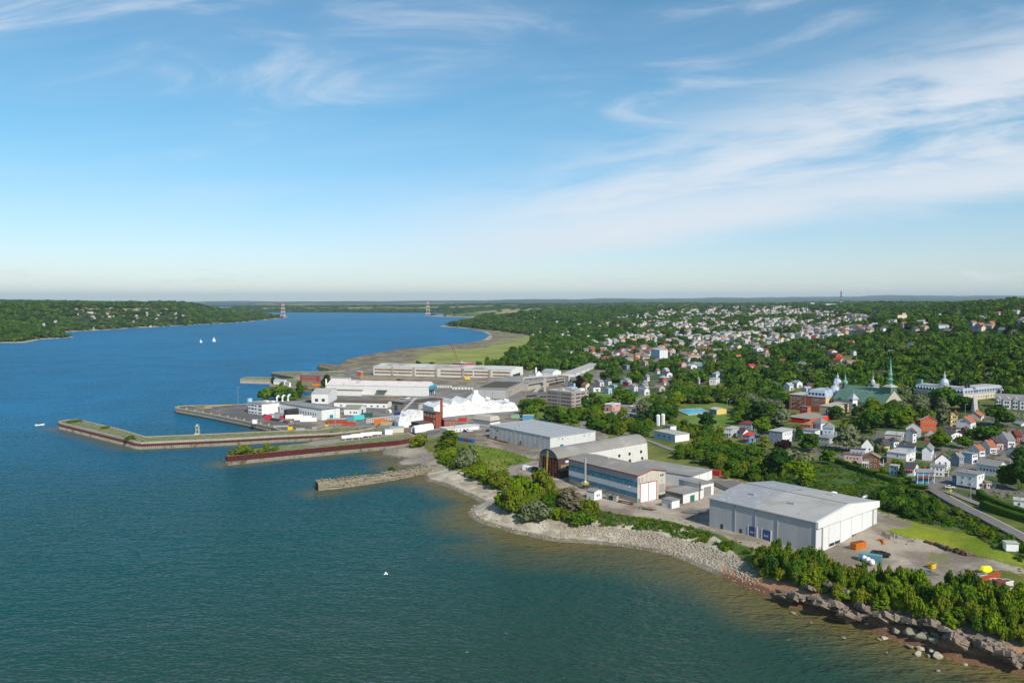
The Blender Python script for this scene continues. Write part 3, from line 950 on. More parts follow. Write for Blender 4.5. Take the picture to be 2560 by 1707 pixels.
class Bld:
 """a building from three eave corners in the photograph: B the corner nearest to us, A the far end of the wall to its left,
    C the far end of the wall to its right. Local axes: a from B towards A, c from B towards C, z up from the ground."""
 def __init__(s,name,label,cat,A,B,C_,h,zb=None,group=None,rect=True,LC=None,LA=None,block=True):
  z0=None
  if zb is not None:
   z0=zb if isinstance(zb,(int,float)) else G(*zb).z
  else:
   z0=6.0
   for _ in range(4):
    p=U(B[0],B[1],z0+h)
    z0=zat(p.x,p.y)
  s.z0,s.h=z0,h
  Bw,Aw,Cw=U(B[0],B[1],z0+h),U(A[0],A[1],z0+h),U(C_[0],C_[1],z0+h)
  Bw.z=Aw.z=Cw.z=0
  ua=(Aw-Bw).normalized()
  s.LA=LA or(Aw-Bw).length
  if rect:
   uc=Vector((ua.y,-ua.x,0))
   if uc.y<0 and uc.x<0:
    uc=-uc
   if(Cw-Bw).dot(uc)<0:
    uc=-uc
   if LC is None:
    best=None
    for i in range(4,700):
     L=i*0.25
     p=Bw+uc*L
     x,y=proj((p.x,p.y,z0+h))
     err=abs(x-C_[0])+0.35*abs(y-C_[1])
     if best is None or err<best[0]:
      best=(err,L)
    LC=best[1]
   s.LC=LC
  else:
   uc=(Cw-Bw).normalized()
   s.LC=LC or(Cw-Bw).length
  s.ua,s.uc=ua,uc
  s.B=Vector((Bw.x,Bw.y,z0))
  s.root=thing(name,label,cat,s.B,0,group)
  s.flip=ua.x*uc.y-ua.y*uc.x<0
  cs=[s.w(a,c,z) for a in(0,s.LA) for c in(0,s.LC) for z in(0,h)]
  pp=[proj(p) for p in cs]
  dist=s.B.length
  if block:
   BLOCKS.append((min(p[0] for p in pp),min(p[1] for p in pp)-4,max(p[0] for p in pp),max(p[1] for p in pp),dist,max(s.LA,s.LC)))
  n1,n2=max(1,int(s.LA/8)),max(1,int(s.LC/8))
  for i in range(n1+1):
   for j in range(n2+1):
    p=s.w(s.LA*i/n1,s.LC*j/n2,0)
    CLEAR.append((p.x,p.y,6.5))
 def L(s,a,c,z):
  return s.ua*a+s.uc*c+Vector((0,0,z))
 def w(s,a,c,z):
  return s.B+s.L(a,c,z)
 def box(s,mb,a0,a1,c0,c1,z0,z1,m=0):
  p=[s.L(a0,c0,z0),s.L(a1,c0,z0),s.L(a1,c1,z0),s.L(a0,c1,z0),s.L(a0,c0,z1),s.L(a1,c0,z1),s.L(a1,c1,z1),s.L(a0,c1,z1)]
  if s.flip:
   p=[p[i] for i in(3,2,1,0,7,6,5,4)]
  mb.hexa(p,m)
 def part(s,name,mats,*boxes,parent=None):
  mb=MB()
  for b in boxes:
   s.box(mb,*b)
  return mb.build(name,mats,parent or s.root)
 def polys(s,name,mats,polys,parent=None):
  mb=MB()
  for p in polys:
   pts=[s.L(*x) for x in p]
   mb.poly(pts[::-1] if s.flip else pts)
  return mb.build(name,mats,parent or s.root)
 def walls(s,m,m2=None,down=1.5,h=None):
  """m2 gives the wall on the C side another colour, or only a sunlit tone"""
  h=h or s.h
  mb=MB()
  s.box(mb,0,s.LA,0,s.LC,-down,h)
  if m2:
  # faces: 0 bottom 1 top 2.. sides; the side whose normal is -a is the C wall
   for i,f in enumerate(mb.f):
    pts=[Vector(mb.v[k]) for k in f]
    n=(pts[1]-pts[0]).cross(pts[2]-pts[0]).normalized()
    if n.dot(-s.ua)>0.9:
     mb.mi[i]=1
  return mb.build('wall',[m,m2] if m2 else m,s.root)
 def flat(s,m,over=0.25,th=0.35,rim=None,name='roof'):
  r=s.part(name,m,(-over,s.LA+over,-over,s.LC+over,s.h+0.003,s.h+th))
  if rim is not None:
   t=0.30
   s.part('parapet',rim,(-over-0.02,s.LA+over+0.02,-over-0.02,-over+t,s.h+th-0.25,s.h+th+0.35),(-over-0.02,s.LA+over+0.02,s.LC+over-t,s.LC+over+0.02,s.h+th-0.25,s.h+th+0.35),
   (-over-0.02,-over+t,-over+t+0.003,s.LC+over-t-0.003,s.h+th-0.25,s.h+th+0.35),(s.LA+over-t,s.LA+over+0.02,-over+t+0.003,s.LC+over-t-0.003,s.h+th-0.25,s.h+th+0.35))
  return r
 def gable(s,m,rh,along='a',over=0.4,wall=None,th=0.22,pos=0.5):
  """pitched roof: ridge along a or along c; the gable triangles get the wall colour"""
  o,h=over,s.h
  mb=MB()
  LA,LC=s.LA,s.LC
  def S(along_,u,v,z):
   return s.L(u,v,z) if along_=='a' else s.L(v,u,z)
  lu,lv=(LA,LC) if along=='a' else(LC,LA)
  sl=rh/(lv*0.5)
  d=o*sl*0.6
  pr=[(-o,h-d),(lv*pos,h+rh),(lv+o,h-d)]
  for(v0,z0),(v1,z1) in zip(pr[:-1],pr[1:]):
   p=[S(along,-o,v0,z0),S(along,lu+o,v0,z0),S(along,lu+o,v1,z1),S(along,-o,v1,z1)]
   up=[x+Vector((0,0,th)) for x in p]
   nn=(p[1]-p[0]).cross(p[2]-p[0])
   if nn.z>0:
    mb.hexa(p+up)
   else:
    mb.hexa(p[::-1]+up[::-1])
  r=mb.build('roof',m,s.root)
  if wall is not None:
   for u in(0.0,lu):
    g2=MB()
    g2.poly([S(along,u,0,h),S(along,u,lv,h),S(along,u,lv*pos,h+rh-0.02)])
    g2.build('gable',wall,s.root)
  return r
 def hip(s,m,rh,over=0.5,inset=None):
  o,h=over,s.h
  LA,LC=s.LA,s.LC
  i=inset if inset is not None else min(LA,LC)*0.5*0.96
  base=[(-o,-o),(LA+o,-o),(LA+o,LC+o),(-o,LC+o)]
  top=[(i,i),(LA-i,i),(LA-i,LC-i),(i,LC-i)]
  mb=MB()
  p=[s.L(*b,h-0.05) for b in base]+[s.L(*t_,h+rh) for t_ in top]
  if s.flip:
   p=[p[k] for k in(3,2,1,0,7,6,5,4)]
  mb.hexa(p)
  return mb.build('roof',m,s.root)
 def win(s,side,u,z,w=1.0,h=1.3,me=None,name='window',at=0.0):
  """a window on the A wall (side 'a') or on the C wall (side 'c'): u metres from the corner B, centre at height z"""
  o=bpy.data.objects.new(name,me or WINDOW)
  C.objects.link(o)
  o.parent=s.root
  d=s.ua if side=='a' else s.uc
  n=-s.uc if side=='a' else-s.ua
  o.location=d*u+n*(0.003-at)+Vector((0,0,z))
  x=n.cross(Vector((0,0,1)))
  o.rotation_euler=(0,0,math.atan2(x.y,x.x))
  # local +Y must look out of the wall
  yv=Vector((-math.sin(o.rotation_euler.z),math.cos(o.rotation_euler.z),0))
  if yv.dot(n)<0:
   o.rotation_euler=(0,0,o.rotation_euler.z+math.pi)
  o.scale=(w,1.0,h)
  return o
 def rows(s,side,rows,cols,w=1.0,h=1.3,lo=None,hi=None,me=None,u0=0.12,u1=0.88):
  Ls=s.LA if side=='a' else s.LC
  zs=[s.h*(i+0.55)/rows for i in range(rows)] if lo is None else([lo+(hi-lo)*i/max(rows-1,1) for i in range(rows)])
  for z in zs:
   for j in range(cols):
    u=Ls*(u0+(u1-u0)*(j+0.5)/cols)
    s.win(side,u,z,w,h,me)
 def door(s,side,u0,u1,z1,m,z0=0.0,name='door',th=0.08,parent=None):
  if side=='a':
   return s.part(name,m,(u0,u1,-th,-0.003,z0,z1),parent=parent)
  return s.part(name,m,(-th,-0.003,u0,u1,z0,z1),parent=parent)
def hsv(c,k):
 return tuple(min(1,x*k) for x in c)
 # ------------------------------------------------------------------ the shipyard: large halls
def hangar():
 b=Bld('hangar','big pale grey metal hangar with a shallow gable and tall sliding doors by the shore','hangar',(1774,1245.4),(2041,1306),(2193,1274),12.4,zb=6.0)
 m=mat('dim_ribbed_siding',(0.42,0.42,0.425),0.55,0.12,0.10,ribs=1.1,streak=0.24)  # long wall greyed for its dimmer light; the end gets a paler copy
 mp=mat('hangar_panel',(0.60,0.60,0.60),0.55,0.05,0.12,ribs=0.9,streak=0.06)
 LA,LC,h=b.LA,b.LC,b.h
 mb=MB()
 # rear half of the roof is bare ribbed sheet, the front half smooth membrane
 b.walls(m,mp)
 rp=mat('hangar_sheet_roof',(0.30,0.305,0.32),0.5,0.18,0.5,ribs=0.0,streak=0.0,col2=(0.42,0.42,0.43),col2_scale=0.4)
 rm=mat('hangar_membrane',(0.37,0.36,0.345),0.75,0.16,0.10,col2=(0.31,0.295,0.27),col2_scale=0.07)
 rh,o,split=2.9,0.35,LA*0.56
 def panel(name,mm,a0,a1,c0,z0,c1,z1,parent=None):
  p=[b.L(a0,c0,z0),b.L(a1,c0,z0),b.L(a1,c1,z1),b.L(a0,c1,z1)]
  if(p[1]-p[0]).cross(p[2]-p[0]).z<0:
   p=p[::-1]
  k=MB()
  k.hexa(p+[x+Vector((0,0,0.25)) for x in p])
  return k.build(name,mm,parent or b.root)
 fr=panel('roof',rm,-o,split,-o,h-0.02,LC/2,h+rh)
 panel('roof',rm,-o,split,LC/2,h+rh,LC+o,h-0.02)
 n=16 # ribbed sheets, each its own strip
 for i in range(n):
  a0,a1=split+0.03+(LA+o-split)*i/n,split+(LA+o-split)*(i+1)/n-0.06
  panel('roof_sheet',rp,a0,a1,-o,h-0.02,LC/2-0.05,h+rh)
 panel('roof_sheet',rp,split+0.03,LA+o,LC/2+0.05,h+rh,LC+o,h-0.02)
 b.part('ridge_cap',M_dark,(0.5,LA,LC/2-0.14,LC/2+0.14,h+rh+0.24,h+rh+0.34))
 # gable end and the door header that stands proud of it
 for a in(0.0,LA):
  g=MB()
  g.poly([b.L(a,0,h),b.L(a,LC,h),b.L(a,LC/2,h+rh)])
  g.build('gable',mp,b.root)
 mw=mat('hangar_fascia',(0.66,0.66,0.655),0.6,0.06,0.2,streak=0.12)
 f=MB()
 p=[(-0.9,-0.2,h-2.3),(-0.9,LC+0.5,h-2.3),(-0.9,LC+0.5,h+0.35),(-0.9,LC/2,h+rh+0.35),(-0.9,-0.2,h+0.35)]
 fp=[b.L(*x) for x in p]
 bp_=[x+b.ua*1.1 for x in fp]
 f.poly(fp if not b.flip else fp[::-1])
 f.poly(bp_[::-1] if not b.flip else bp_)
 for i in range(5):
  j=(i+1)%5
  f.poly([fp[j],fp[i],bp_[i],bp_[j]])
 f.build('fascia',mw,b.root)
 b.part('door_rail',M_dark,(-0.55,-0.35,0.2,LC,h-2.42,h-2.31))
 # sliding door leaves
 u0,u1=LC*0.09,LC*0.905
 for i in range(9):
  a,c=u0+(u1-u0)*i/9+0.05,u0+(u1-u0)*(i+1)/9-0.05
  d=b.part('door_panel',mw,(-0.42 if i%2 else-0.34,-0.1,a,c,0.15,h-2.45))
  if i in(1,2,5,6):
   b.part('window',M_glass,(-0.5 if i%2 else-0.42,-0.3,a+0.25,c-0.25,1.0,2.2),parent=d)
 b.part('door_post',M_steel,(-0.5,-0.02,u1+0.1,u1+0.75,0,h-2.45))
 b.part('door_post',M_steel,(-0.5,-0.02,u0-0.45,u0-0.1,0,h-2.45))
 # long side: downpipes, doors
 for fr_ in(0.0,0.335,0.54,0.735):
  u=max(LA*fr_,0.15)
  b.part('downpipe',M_steel,(u-0.13,u+0.13,-0.3,-0.02,0,h-0.1))
 b.part('gutter',M_steel,(-0.3,LA+0.3,-0.62,-0.37,h-0.12,h+0.14))
 for x,wd,hh,mm in((0.435,3.9,4.6,M_blue),(0.565,3.9,4.6,M_blue)):
  dd=b.door('a',LA*x-wd/2,LA*x+wd/2,hh,mat('blue_roller_door',(0.035,0.08,0.22),0.5,0.15,0.6),th=0.12,name='roller_door')
  for sd_ in(-1,1):
   e_=LA*x+sd_*(wd/2+0.14)
   b.part('door_post',M_frame,(e_-0.12,e_+0.12,-0.2,-0.02,0,hh+0.25))
  mb2=MB()
  for k in range(3): # three rings lettered on each door
   cx_=LA*x+0.75-k*0.75
   pts=[]
   for s_ in range(9):
    th_=math.radians(230+s_*32.5)
    pts.append(b.L(cx_+0.28*math.cos(th_)*(1 if not b.flip else 1),-0.14,2.2+0.34*math.sin(th_)))
   mb2.tube(pts,0.05,5)
  mb2.build('lettering',M_frame,dd)
 for x in(0.315,0.68,0.87):
  b.door('a',LA*x-0.6,LA*x+0.6,2.4,M_dark)
  # roof gear
 for a,c,z,sx,sy in((0.75,0.27,0.9,2.6,1.7),(0.36,0.26,0.9,2.6,2.2),(0.56,0.72,0.6,2.6,1.2),(0.33,0.80,0.6,3.2,1.0)):
  zz=h+rh*(1-abs(c-0.5)*2)
  b.part('roof_vent',M_steel,(LA*a-sx/2,LA*a+sx/2,LC*c-sy/2,LC*c+sy/2,zz-0.2,zz+z))
 for a,c in((0.86,0.06),(0.18,0.06)):
  mb3=MB()
  zz=h+rh*c*2
  mb3.tube([b.L(LA*a,LC*c,zz),b.L(LA*a,LC*c,zz+1.1)],0.12,7)
  mb3.tube([b.L(LA*a,LC*c,zz+1.05),b.L(LA*a+0.5,LC*c,zz+1.15)],0.14,7)
  mb3.build('vent_pipe',M_steel,b.root)
hangar()
def warehouse():
 b=Bld('warehouse','flat roofed pale grey warehouse with blank metal walls and a teal side door','warehouse',q('R1',95,250),q('R1',688,370),q('R1',1132,310),8.8,zb=5.5)
 b.walls(mat('warehouse_side',(0.50,0.50,0.495),0.6,0.12,0.12,ribs=0.8,streak=0.26),mat('warehouse_end',(0.60,0.60,0.59),0.6,0.10,0.12,ribs=0.8,streak=0.22))  # end wall is a paler copy, as if lit more strongly
 rm=mat('warehouse_roof',(0.34,0.36,0.375),0.7,0.12,0.06)
 b.flat(rm,0.25,0.3,rim=mat('warehouse_rim',(0.36,0.38,0.40),0.5))
 for f in(0.2,0.4,0.6,0.8):
  b.part('roof_seam',mat('warehouse_rim',(0.36,0.38,0.40),0.5),(-0.1,b.LA+0.1,b.LC*f-0.12,b.LC*f+0.12,b.h+0.29,b.h+0.40))
 for a,c,s_ in((0.62,0.1,1.4),(0.72,0.32,1.6),(0.98,0.62,1.8)):
  v=b.part('roof_vent',M_steel,(b.LA*a,b.LA*a+s_,b.LC*c,b.LC*c+s_,b.h+0.2,b.h+1.0))
 b.door('c',b.LC*0.21,b.LC*0.285,3.4,mat('teal_door',(0.03,0.20,0.26),0.5))
 for f in(0.26,0.74):
  b.win('c',b.LC*f,b.h-1.7,1.3,0.9)
 for f,z in((0.86,6.4),(0.91,7.6)):
  b.win('a',b.LA*f,z,1.7,1.1,DARKWIN)
 for side,us in(('a',(0.12,0.55,0.9)),('c',(0.17,0.85))):
  for u in us:
   mb=MB()
   d,nn=(b.ua,-b.uc) if side=='a' else(b.uc,-b.ua)
   Ls=b.LA if side=='a' else b.LC
   p=d*(Ls*u)+Vector((0,0,b.h-0.9))
   mb.tube([p,p+nn*0.9+Vector((0,0,0.25))],0.08,6)
   mb.tube([p+nn*0.9+Vector((0,0,0.3)),p+nn*1.2+Vector((0,0,0.0))],0.25,6,r1=0.34)
   mb.build('floodlight',M_steel,b.root)
 b.part('loading_dock',M_rust,(b.LA*0.62,b.LA*0.99,-3.2,-2.2,0,0.5))
 b.part('vent_duct',M_dark,(b.LA*0.865,b.LA*0.865+1.2,-1.3,-0.05,0.6,2.0))
 b.part('vent_duct',M_dark,(b.LA*0.455,b.LA*0.455+0.4,-0.6,-0.05,0.2,2.8))
warehouse()
def barrel_shed():
 b=Bld('barrel_shed','long barrel roofed shipyard shed with a rusty open lattice end beside the striped hall','shed',q('R1',582,535),q('R1',765,575),q('R1',1638,437),12.0,zb=5.2)
 LA,LC,h=b.LA,b.LC,b.h
 mw=mat('shed_white',(0.60,0.59,0.55),0.7,0.12,0.2,streak=0.25)
 mrust=mat('shed_brown',(0.075,0.05,0.043),0.9,0.4,0.6,col2=(0.14,0.085,0.06),col2_scale=0.4)
 mroof=mat('felt_roof',(0.245,0.235,0.215),0.9,0.2,0.10,streak=0.0,col2=(0.30,0.285,0.26),col2_scale=0.08)
 front=LC*0.17
 # walls lean in a little towards the eaves
 ln=0.9
 def wallq(c0,c1,mm,nm):
  k=MB()
  p=[b.L(-ln,c0,-1),b.L(-ln,c1,-1),b.L(0,c1,h),b.L(0,c0,h)]
  k.poly(p if b.flip is False else p)
  return k.build(nm,mm,b.root)
 wallq(0,front,mrust,'wall')
 wallq(front+0.01,LC,mw,'wall')
 k=MB()
 k.poly([b.L(LA+ln,0,-1),b.L(LA,0,h),b.L(LA,LC,h),b.L(LA+ln,LC,-1)])
 k.poly([b.L(-ln,LC,-1),b.L(LA+ln,LC,-1),b.L(LA,LC,h),b.L(0,LC,h)])
 k.build('wall',mw,b.root)
 # barrel roof
 n,rise=14,4.6
 arc=[(LA*(0.5-0.5*math.cos(math.pi*i/n)),h+rise*math.sin(math.pi*i/n)) for i in range(n+1)]
 arc=[(LA*i/n+0,h+rise*(1-(2*i/n-1)**2)**0.72) for i in range(n+1)]
 k=MB()
 for(a0,z0),(a1,z1) in zip(arc[:-1],arc[1:]):
  k.poly([b.L(a0,-0.4,z0),b.L(a1,-0.4,z1),b.L(a1,LC+0.2,z1),b.L(a0,LC+0.2,z0)])
 r=k.build('roof',mroof,b.root)
 for f in bpy.data.meshes[r.data.name].polygons:
  f.use_smooth=True
 for c in(LC+0.0,):
  k=MB()
  k.poly([b.L(a,c,z) for a,z in arc])
  k.build('gable',mw,b.root)
 k=MB()
 k.poly([b.L(a,0.3,z-0.05) for a,z in arc])
 k.build('gable',mat('shed_lunette',(0.16,0.17,0.19),0.6,0.2,0.5,ribs=0.7),b.root)
 # open front: a dark sheet for the unlit inside, behind a lattice of posts, beams and braces
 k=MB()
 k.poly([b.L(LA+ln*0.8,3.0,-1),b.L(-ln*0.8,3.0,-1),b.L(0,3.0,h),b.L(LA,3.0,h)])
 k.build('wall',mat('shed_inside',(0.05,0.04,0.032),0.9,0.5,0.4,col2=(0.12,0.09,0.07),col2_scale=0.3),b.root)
 k=MB()
 cols,rws=7,6
 def at(i,j):
  u,z=i/cols,h*j/rws
  w_=LA+2*ln*(1-z/h)
  return b.L(-ln*(1-z/h)+w_*u,0.1,z)
 for i in range(cols+1):
  k.tube([at(i,0),at(i,rws)],0.16,4)
 for j in range(rws+1):
  k.tube([at(0,j),at(cols,j)],0.12,4)
 for i in range(cols):
  for j in range(rws):
   if(i*5+j*3)%4!=1:
    k.tube([at(i,j),at(i+1,j+1)] if(i+j)%2 else[at(i+1,j),at(i,j+1)],0.08,4)
 k.build('lattice',M_rust,b.root)
 b.part('door',M_pale,(LA*0.70,LA*0.86,0.0,0.06,1.0,5.0))
 # yellow caged stair up the front
 k=MB()
 for da in(0,0.9):
  k.tube([b.L(LA*0.52+da,-0.9,0),b.L(LA*0.47+da,-0.7,h+3.6)],0.09,4)
 for i in range(26):
  f=i/26
  k.tube([b.L(LA*(0.52-0.05*f),-0.9+0.2*f,f*(h+3.6)),b.L(LA*(0.52-0.05*f)+0.9,-0.9+0.2*f,f*(h+3.6))],0.07,4)
 k.build('ladder',mat('ladder_yellow',(0.66,0.55,0.08),0.6,0.2),b.root)
 b.part('beam',mat('rotten_ply',(0.30,0.22,0.12),0.9,0.4,0.5),(-0.95,-0.55,1.2,front-0.5,h*0.42,h*0.70))
 b.part('hatch',M_dark,(-1.02,-0.7,front*0.4,front*0.62,h*0.5,h*0.62))
 b.part('hatch',M_frame,(-0.7,-0.35,front*0.4,front*0.58,h*0.76,h*0.86),(-0.78,-0.4,front*0.45,front*0.5,h*0.78,h*0.84))
 for c,z in((0.66,0.62),(0.78,0.62),(0.92,0.62),(0.78,0.28),(0.93,0.28),(0.55,0.35),(0.49,0.5),(0.66,0.28)):
  off=ln*(1-z)
  b.win('c',LC*c,h*z,1.9,1.7,DARKWIN,at=off*-1.0-0.02)
barrel_shed()
def striped_hall():
 b=Bld('striped_hall','long boatbuilding hall banded blue and white, with tall white doors framed in red','hall',q('R1',871,575),q('R1',1545,738),q('R1',1818,690),13.8,zb=5.2)
 LA,LC,h=b.LA,b.LC,b.h
 mg=mat('band_grey',(0.33,0.325,0.34),0.7,0.15,0.2,streak=0.25)
 mwt=mat('band_white',(0.56,0.56,0.57),0.6,0.08,0.2,streak=0.15)
 mbl=mat('band_blue',(0.07,0.24,0.35),0.7,0.45,0.5,col2=(0.20,0.33,0.39),col2_scale=0.6,streak=0.3)
 mco=mat('band_concrete',(0.38,0.36,0.33),0.9,0.3,0.4,streak=0.4,col2=(0.24,0.21,0.18),col2_scale=0.35)
 mend=mat('end_wall',(0.52,0.48,0.40),0.8,0.15,0.25,streak=0.35)
 b.walls(mg,mend)
 for nm,mm,z0,z1,pr in(('plinth',mco,0.0,2.6,0.10),('blue_band',mbl,2.62,4.9,0.06),('white_band',mwt,4.92,7.7,0.05),('blue_band',mbl,7.72,10.6,0.06)):
  b.part(nm,mm,(0.02,LA-0.02,-pr,-0.003,z0,z1))
 rm=mat('hall_roof',(0.235,0.225,0.205),0.9,0.22,0.09,col2=(0.30,0.285,0.255),col2_scale=0.07)
 b.gable(rm,1.7,'a',0.5,mend)
 mr=mat('red_trim',(0.36,0.045,0.05),0.6,0.2)
 b.part('eave_trim',mr,(-0.55,LA+0.5,-0.58,-0.5,h-0.38,h+0.12))
 k=MB()
 for s0,s1 in(((-0.5,h-0.2),(LC/2,h+1.75)),((LC/2,h+1.75),(LC+0.5,h-0.2))):
  k.tube([b.L(-0.55,s0[0],s0[1]+0.1),b.L(-0.55,s1[0],s1[1]+0.1)],0.22,4)
 k.build('gable_trim',mr,b.root)
 # tall doors on the end wall
 d0,d1,dh=LC*0.10,LC*0.66,9.3
 fr=b.part('door_frame',mr,(-0.25,-0.01,d0-0.35,d0,0,dh+0.35),(-0.25,-0.01,d1,d1+0.35,0,dh+0.35),(-0.25,-0.01,d0+0.002,d1-0.002,dh,dh+0.35),(-0.25,-0.01,(d0+d1)/2-0.14,(d0+d1)/2+0.14,0,dh-0.01))
 for x0,x1 in((d0+0.02,(d0+d1)/2-0.16),((d0+d1)/2+0.16,d1-0.02)):
  b.part('door',mat('white_door',(0.74,0.74,0.75),0.6,0.05),(-0.16,-0.01,x0,x1,0.1,dh-0.02))
 mtan=mat('grey_patch',(0.36,0.34,0.30),0.9,0.25,0.6,streak=0.4)
 for x0,x1,z0,z1 in((0.02,0.09,9.0,12.4),(0.14,0.20,10.2,12.4),(0.76,0.97,3.0,7.4),(0.84,0.87,8.2,9.6)):
  b.part('wall_patch',mtan,(-0.06,-0.004,LC*x0,LC*x1,z0,z1))
 for x0,x1 in((0.005,0.085),(0.75,0.82)):
  b.part('green_base',mat('green_wash',(0.12,0.30,0.20),0.9,0.35,0.6),(-0.09,-0.005,LC*x0,LC*x1,0.0,2.2))
 for c in(0.83,0.90):
  b.win('c',LC*c,11.8,0.9,1.0,DARKWIN)
 for f in(0.86,0.08):
  k=MB()
  p=b.L(LA*f,0,9.2 if f>0.5 else 7.5)
  k.tube([p,p-b.uc*1.3+Vector((0,0,0.4))],0.08,5)
  k.tube([p-b.uc*1.3+Vector((0,0,0.4)),p-b.uc*1.7],0.3,6,r1=0.4)
  k.build('floodlight',M_steel,b.root)
 b.part('roof_hatch',mat('tan_hatch',(0.5,0.33,0.12),0.8),(LA*0.66,LA*0.66+1.6,LC*0.62,LC*0.62+1.6,h+1.1,h+2.0))
 # dust collector: steel stack on a yellow platform
 t=thing('dust_stack','tall galvanised stack on a yellow railed platform against the striped wall','chimney',b.w(LA*0.69,-2.4,0))
 k=MB()
 k.tube([(0,0,4.6),(0,0,17.0)],0.62,14)
 k.build('pipe',M_steel,t)
 k=MB()
 k.lathe([(1.1,3.4),(1.1,4.4),(0.62,5.2)],14)
 k.build('drum',M_steel,t)
 k=MB()
 for i in range(10):
  an=i*math.pi/5
  k.tube([(1.9*math.cos(an),1.9*math.sin(an),3.3),(1.9*math.cos(an),1.9*math.sin(an),4.4)],0.06,4)
 for zz in(3.3,3.9,4.4):
  k.tube([(1.9*math.cos(i*math.pi/5),1.9*math.sin(i*math.pi/5),zz) for i in range(11)],0.08,4)
 k.lathe([(1.9,3.2),(1.9,3.32)],10)
 k.build('platform',mat('ladder_yellow',(0.66,0.55,0.08),0.6,0.2),t)
 for i in range(4):
  an=i*math.pi/2+0.4
  k=MB()
  k.tube([(1.5*math.cos(an),1.5*math.sin(an),-0.5),(1.3*math.cos(an),1.3*math.sin(an),3.2)],0.13,5)
  k.build('leg',M_dark,t)
 return b
hall_b=striped_hall()
def simple_hall(name,label,cat,A,B,C_,h,wall,wall2,roof,kind='flat',rh=2.0,zb=None,rim=None,over=0.3,LC=None,LA=None,group=None,rect=True):
 b=Bld(name,label,cat,A,B,C_,h,zb=zb,LC=LC,LA=LA,group=group,rect=rect)
 b.walls(wall,wall2)
 if kind=='flat':
  b.flat(roof,over,0.3,rim)
 elif kind=='hip':
  b.hip(roof,rh,over)
 else:
  b.gable(roof,rh,kind,over,wall2 or wall)
 return b
mgrey=mat('plain_grey_wall',(0.42,0.42,0.41),0.8,0.12,0.2,streak=0.25)
mbeige=mat('plain_beige_wall',(0.40,0.365,0.32),0.8,0.14,0.2,streak=0.25)
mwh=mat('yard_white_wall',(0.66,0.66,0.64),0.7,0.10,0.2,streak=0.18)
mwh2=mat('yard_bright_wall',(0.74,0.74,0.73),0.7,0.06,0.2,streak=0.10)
mroofg=mat('yard_grey_roof',(0.25,0.24,0.225),0.9,0.22,0.09,col2=(0.31,0.30,0.275),col2_scale=0.06)
b=simple_hall('workshop','low wide workshop with a huge grey felt roof reaching behind the striped hall','workshop',q('R1',1420,640),q('R1',2080,748),q('R1',2275,692),6.6,mwh,mwh2,mroofg,'flat',zb=5.5)
for f in(0.35,0.78):
 b.part('downpipe',M_steel,(-0.15,-0.02,b.LC*f,b.LC*f+0.2,0,b.h))
b=simple_hall('workshop','small felt roofed lean-to with a green door beside the end of the striped hall','workshop',q('R1',1815,885),q('R1',1990,925),q('R1',2180,868),5.0,mat('dark_shed_wall',(0.16,0.155,0.13),0.9,0.3),mwh,mroofg,'flat',zb=5.3)
b.door('c',b.LC*0.36,b.LC*0.58,3.6,mat('green_door',(0.02,0.16,0.11),0.6))
k=MB()
k.tube([b.L(-0.6,b.LC*0.8,0),b.L(-0.6,b.LC*0.8,9.5)],0.2,7)
k.build('flue',M_dark,b.root)
b=simple_hall('workshop','white workshop with a tall plain grey shutter facing the gravel yard','workshop',q('R1',1950,780),q('R1',2168,832),q('R1',2288,800),7.0,mwh,mwh2,mroofg,'flat',zb=5.4)
b.door('c',b.LC*0.2,b.LC*0.8,5.6,mat('grey_shutter',(0.27,0.26,0.25),0.6,ribs=0.5),name='roller_door')
b=simple_hall('workshop','low shed under a dark grey roof running up behind the hangar','workshop',q('R1',2290,800),q('R1',2440,868),q('R1',2650,810),3.2,mgrey,mgrey,mat('slate_grey_roof',(0.17,0.155,0.14),0.9,0.25),'flat',zb=5.6)
b=simple_hall('site_hut','white site hut with a pale roof in front of the blue and white bands','hut',q('R1',1047,885),q('R1',1120,900),q('R1',1195,868),4.6,mwh,mwh2,mroofg,'a',0.7,zb=5.2)
for u in(0.4,0.62):
 b.win('c',b.LC*u,2.4,0.8,1.0,DARKWIN)
b=simple_hall('site_hut','cream metal hut with a louvred side beside the green doored lean-to','hut',q('R1',1785,965),q('R1',1880,990),q('R1',1957,975),4.0,mwh,mwh2,mroofg,'flat',zb=5.3)
b.door('a',b.LA*0.1,b.LA*0.4,2.6,mat('grey_louvre',(0.33,0.32,0.30),0.6,ribs=0.3),name='louvre',z0=0.4)
# ------------------------------------------------------------------ dockside buildings
b=simple_hall('dock_office','white two storey dock office with strip windows near the quay end','office',q('D',355,272),q('D',556,300),q('D',815,284),9.4,mwh2,mwh2,mroofg,'flat',zb=5.0,rim=M_steel)
for z in(7.6,4.6,1.4):
 for u0,u1 in((0.03,0.25),(0.385,0.51),(0.575,0.79),(0.84,0.97)):
  b.win('a',b.LA*(u0+u1)/2,z,b.LA*(u1-u0),1.2 if z>2 else 0.9,DARKWIN)
for i,(a,c) in enumerate(((0.2,0.75),(0.45,0.6))):
 b.part('roof_box',mwh,(b.LA*a,b.LA*(a+0.2),b.LC*c,b.LC*(c+0.18),b.h+0.28,b.h+1.5))
t=Bld('stair_tower','pale blue stair tower on the end of the white dock office','tower',q('D',333,212),q('D',358,216),q('D',415,214),12.2,zb=5.0)
t.walls(mat('pale_blue_wall',(0.30,0.47,0.62),0.7,0.1),mat('pale_blue_lit',(0.36,0.55,0.70),0.7,0.1))  # second blue is a lighter, sunlit copy of the first
t.flat(M_pale,0.1,0.2)
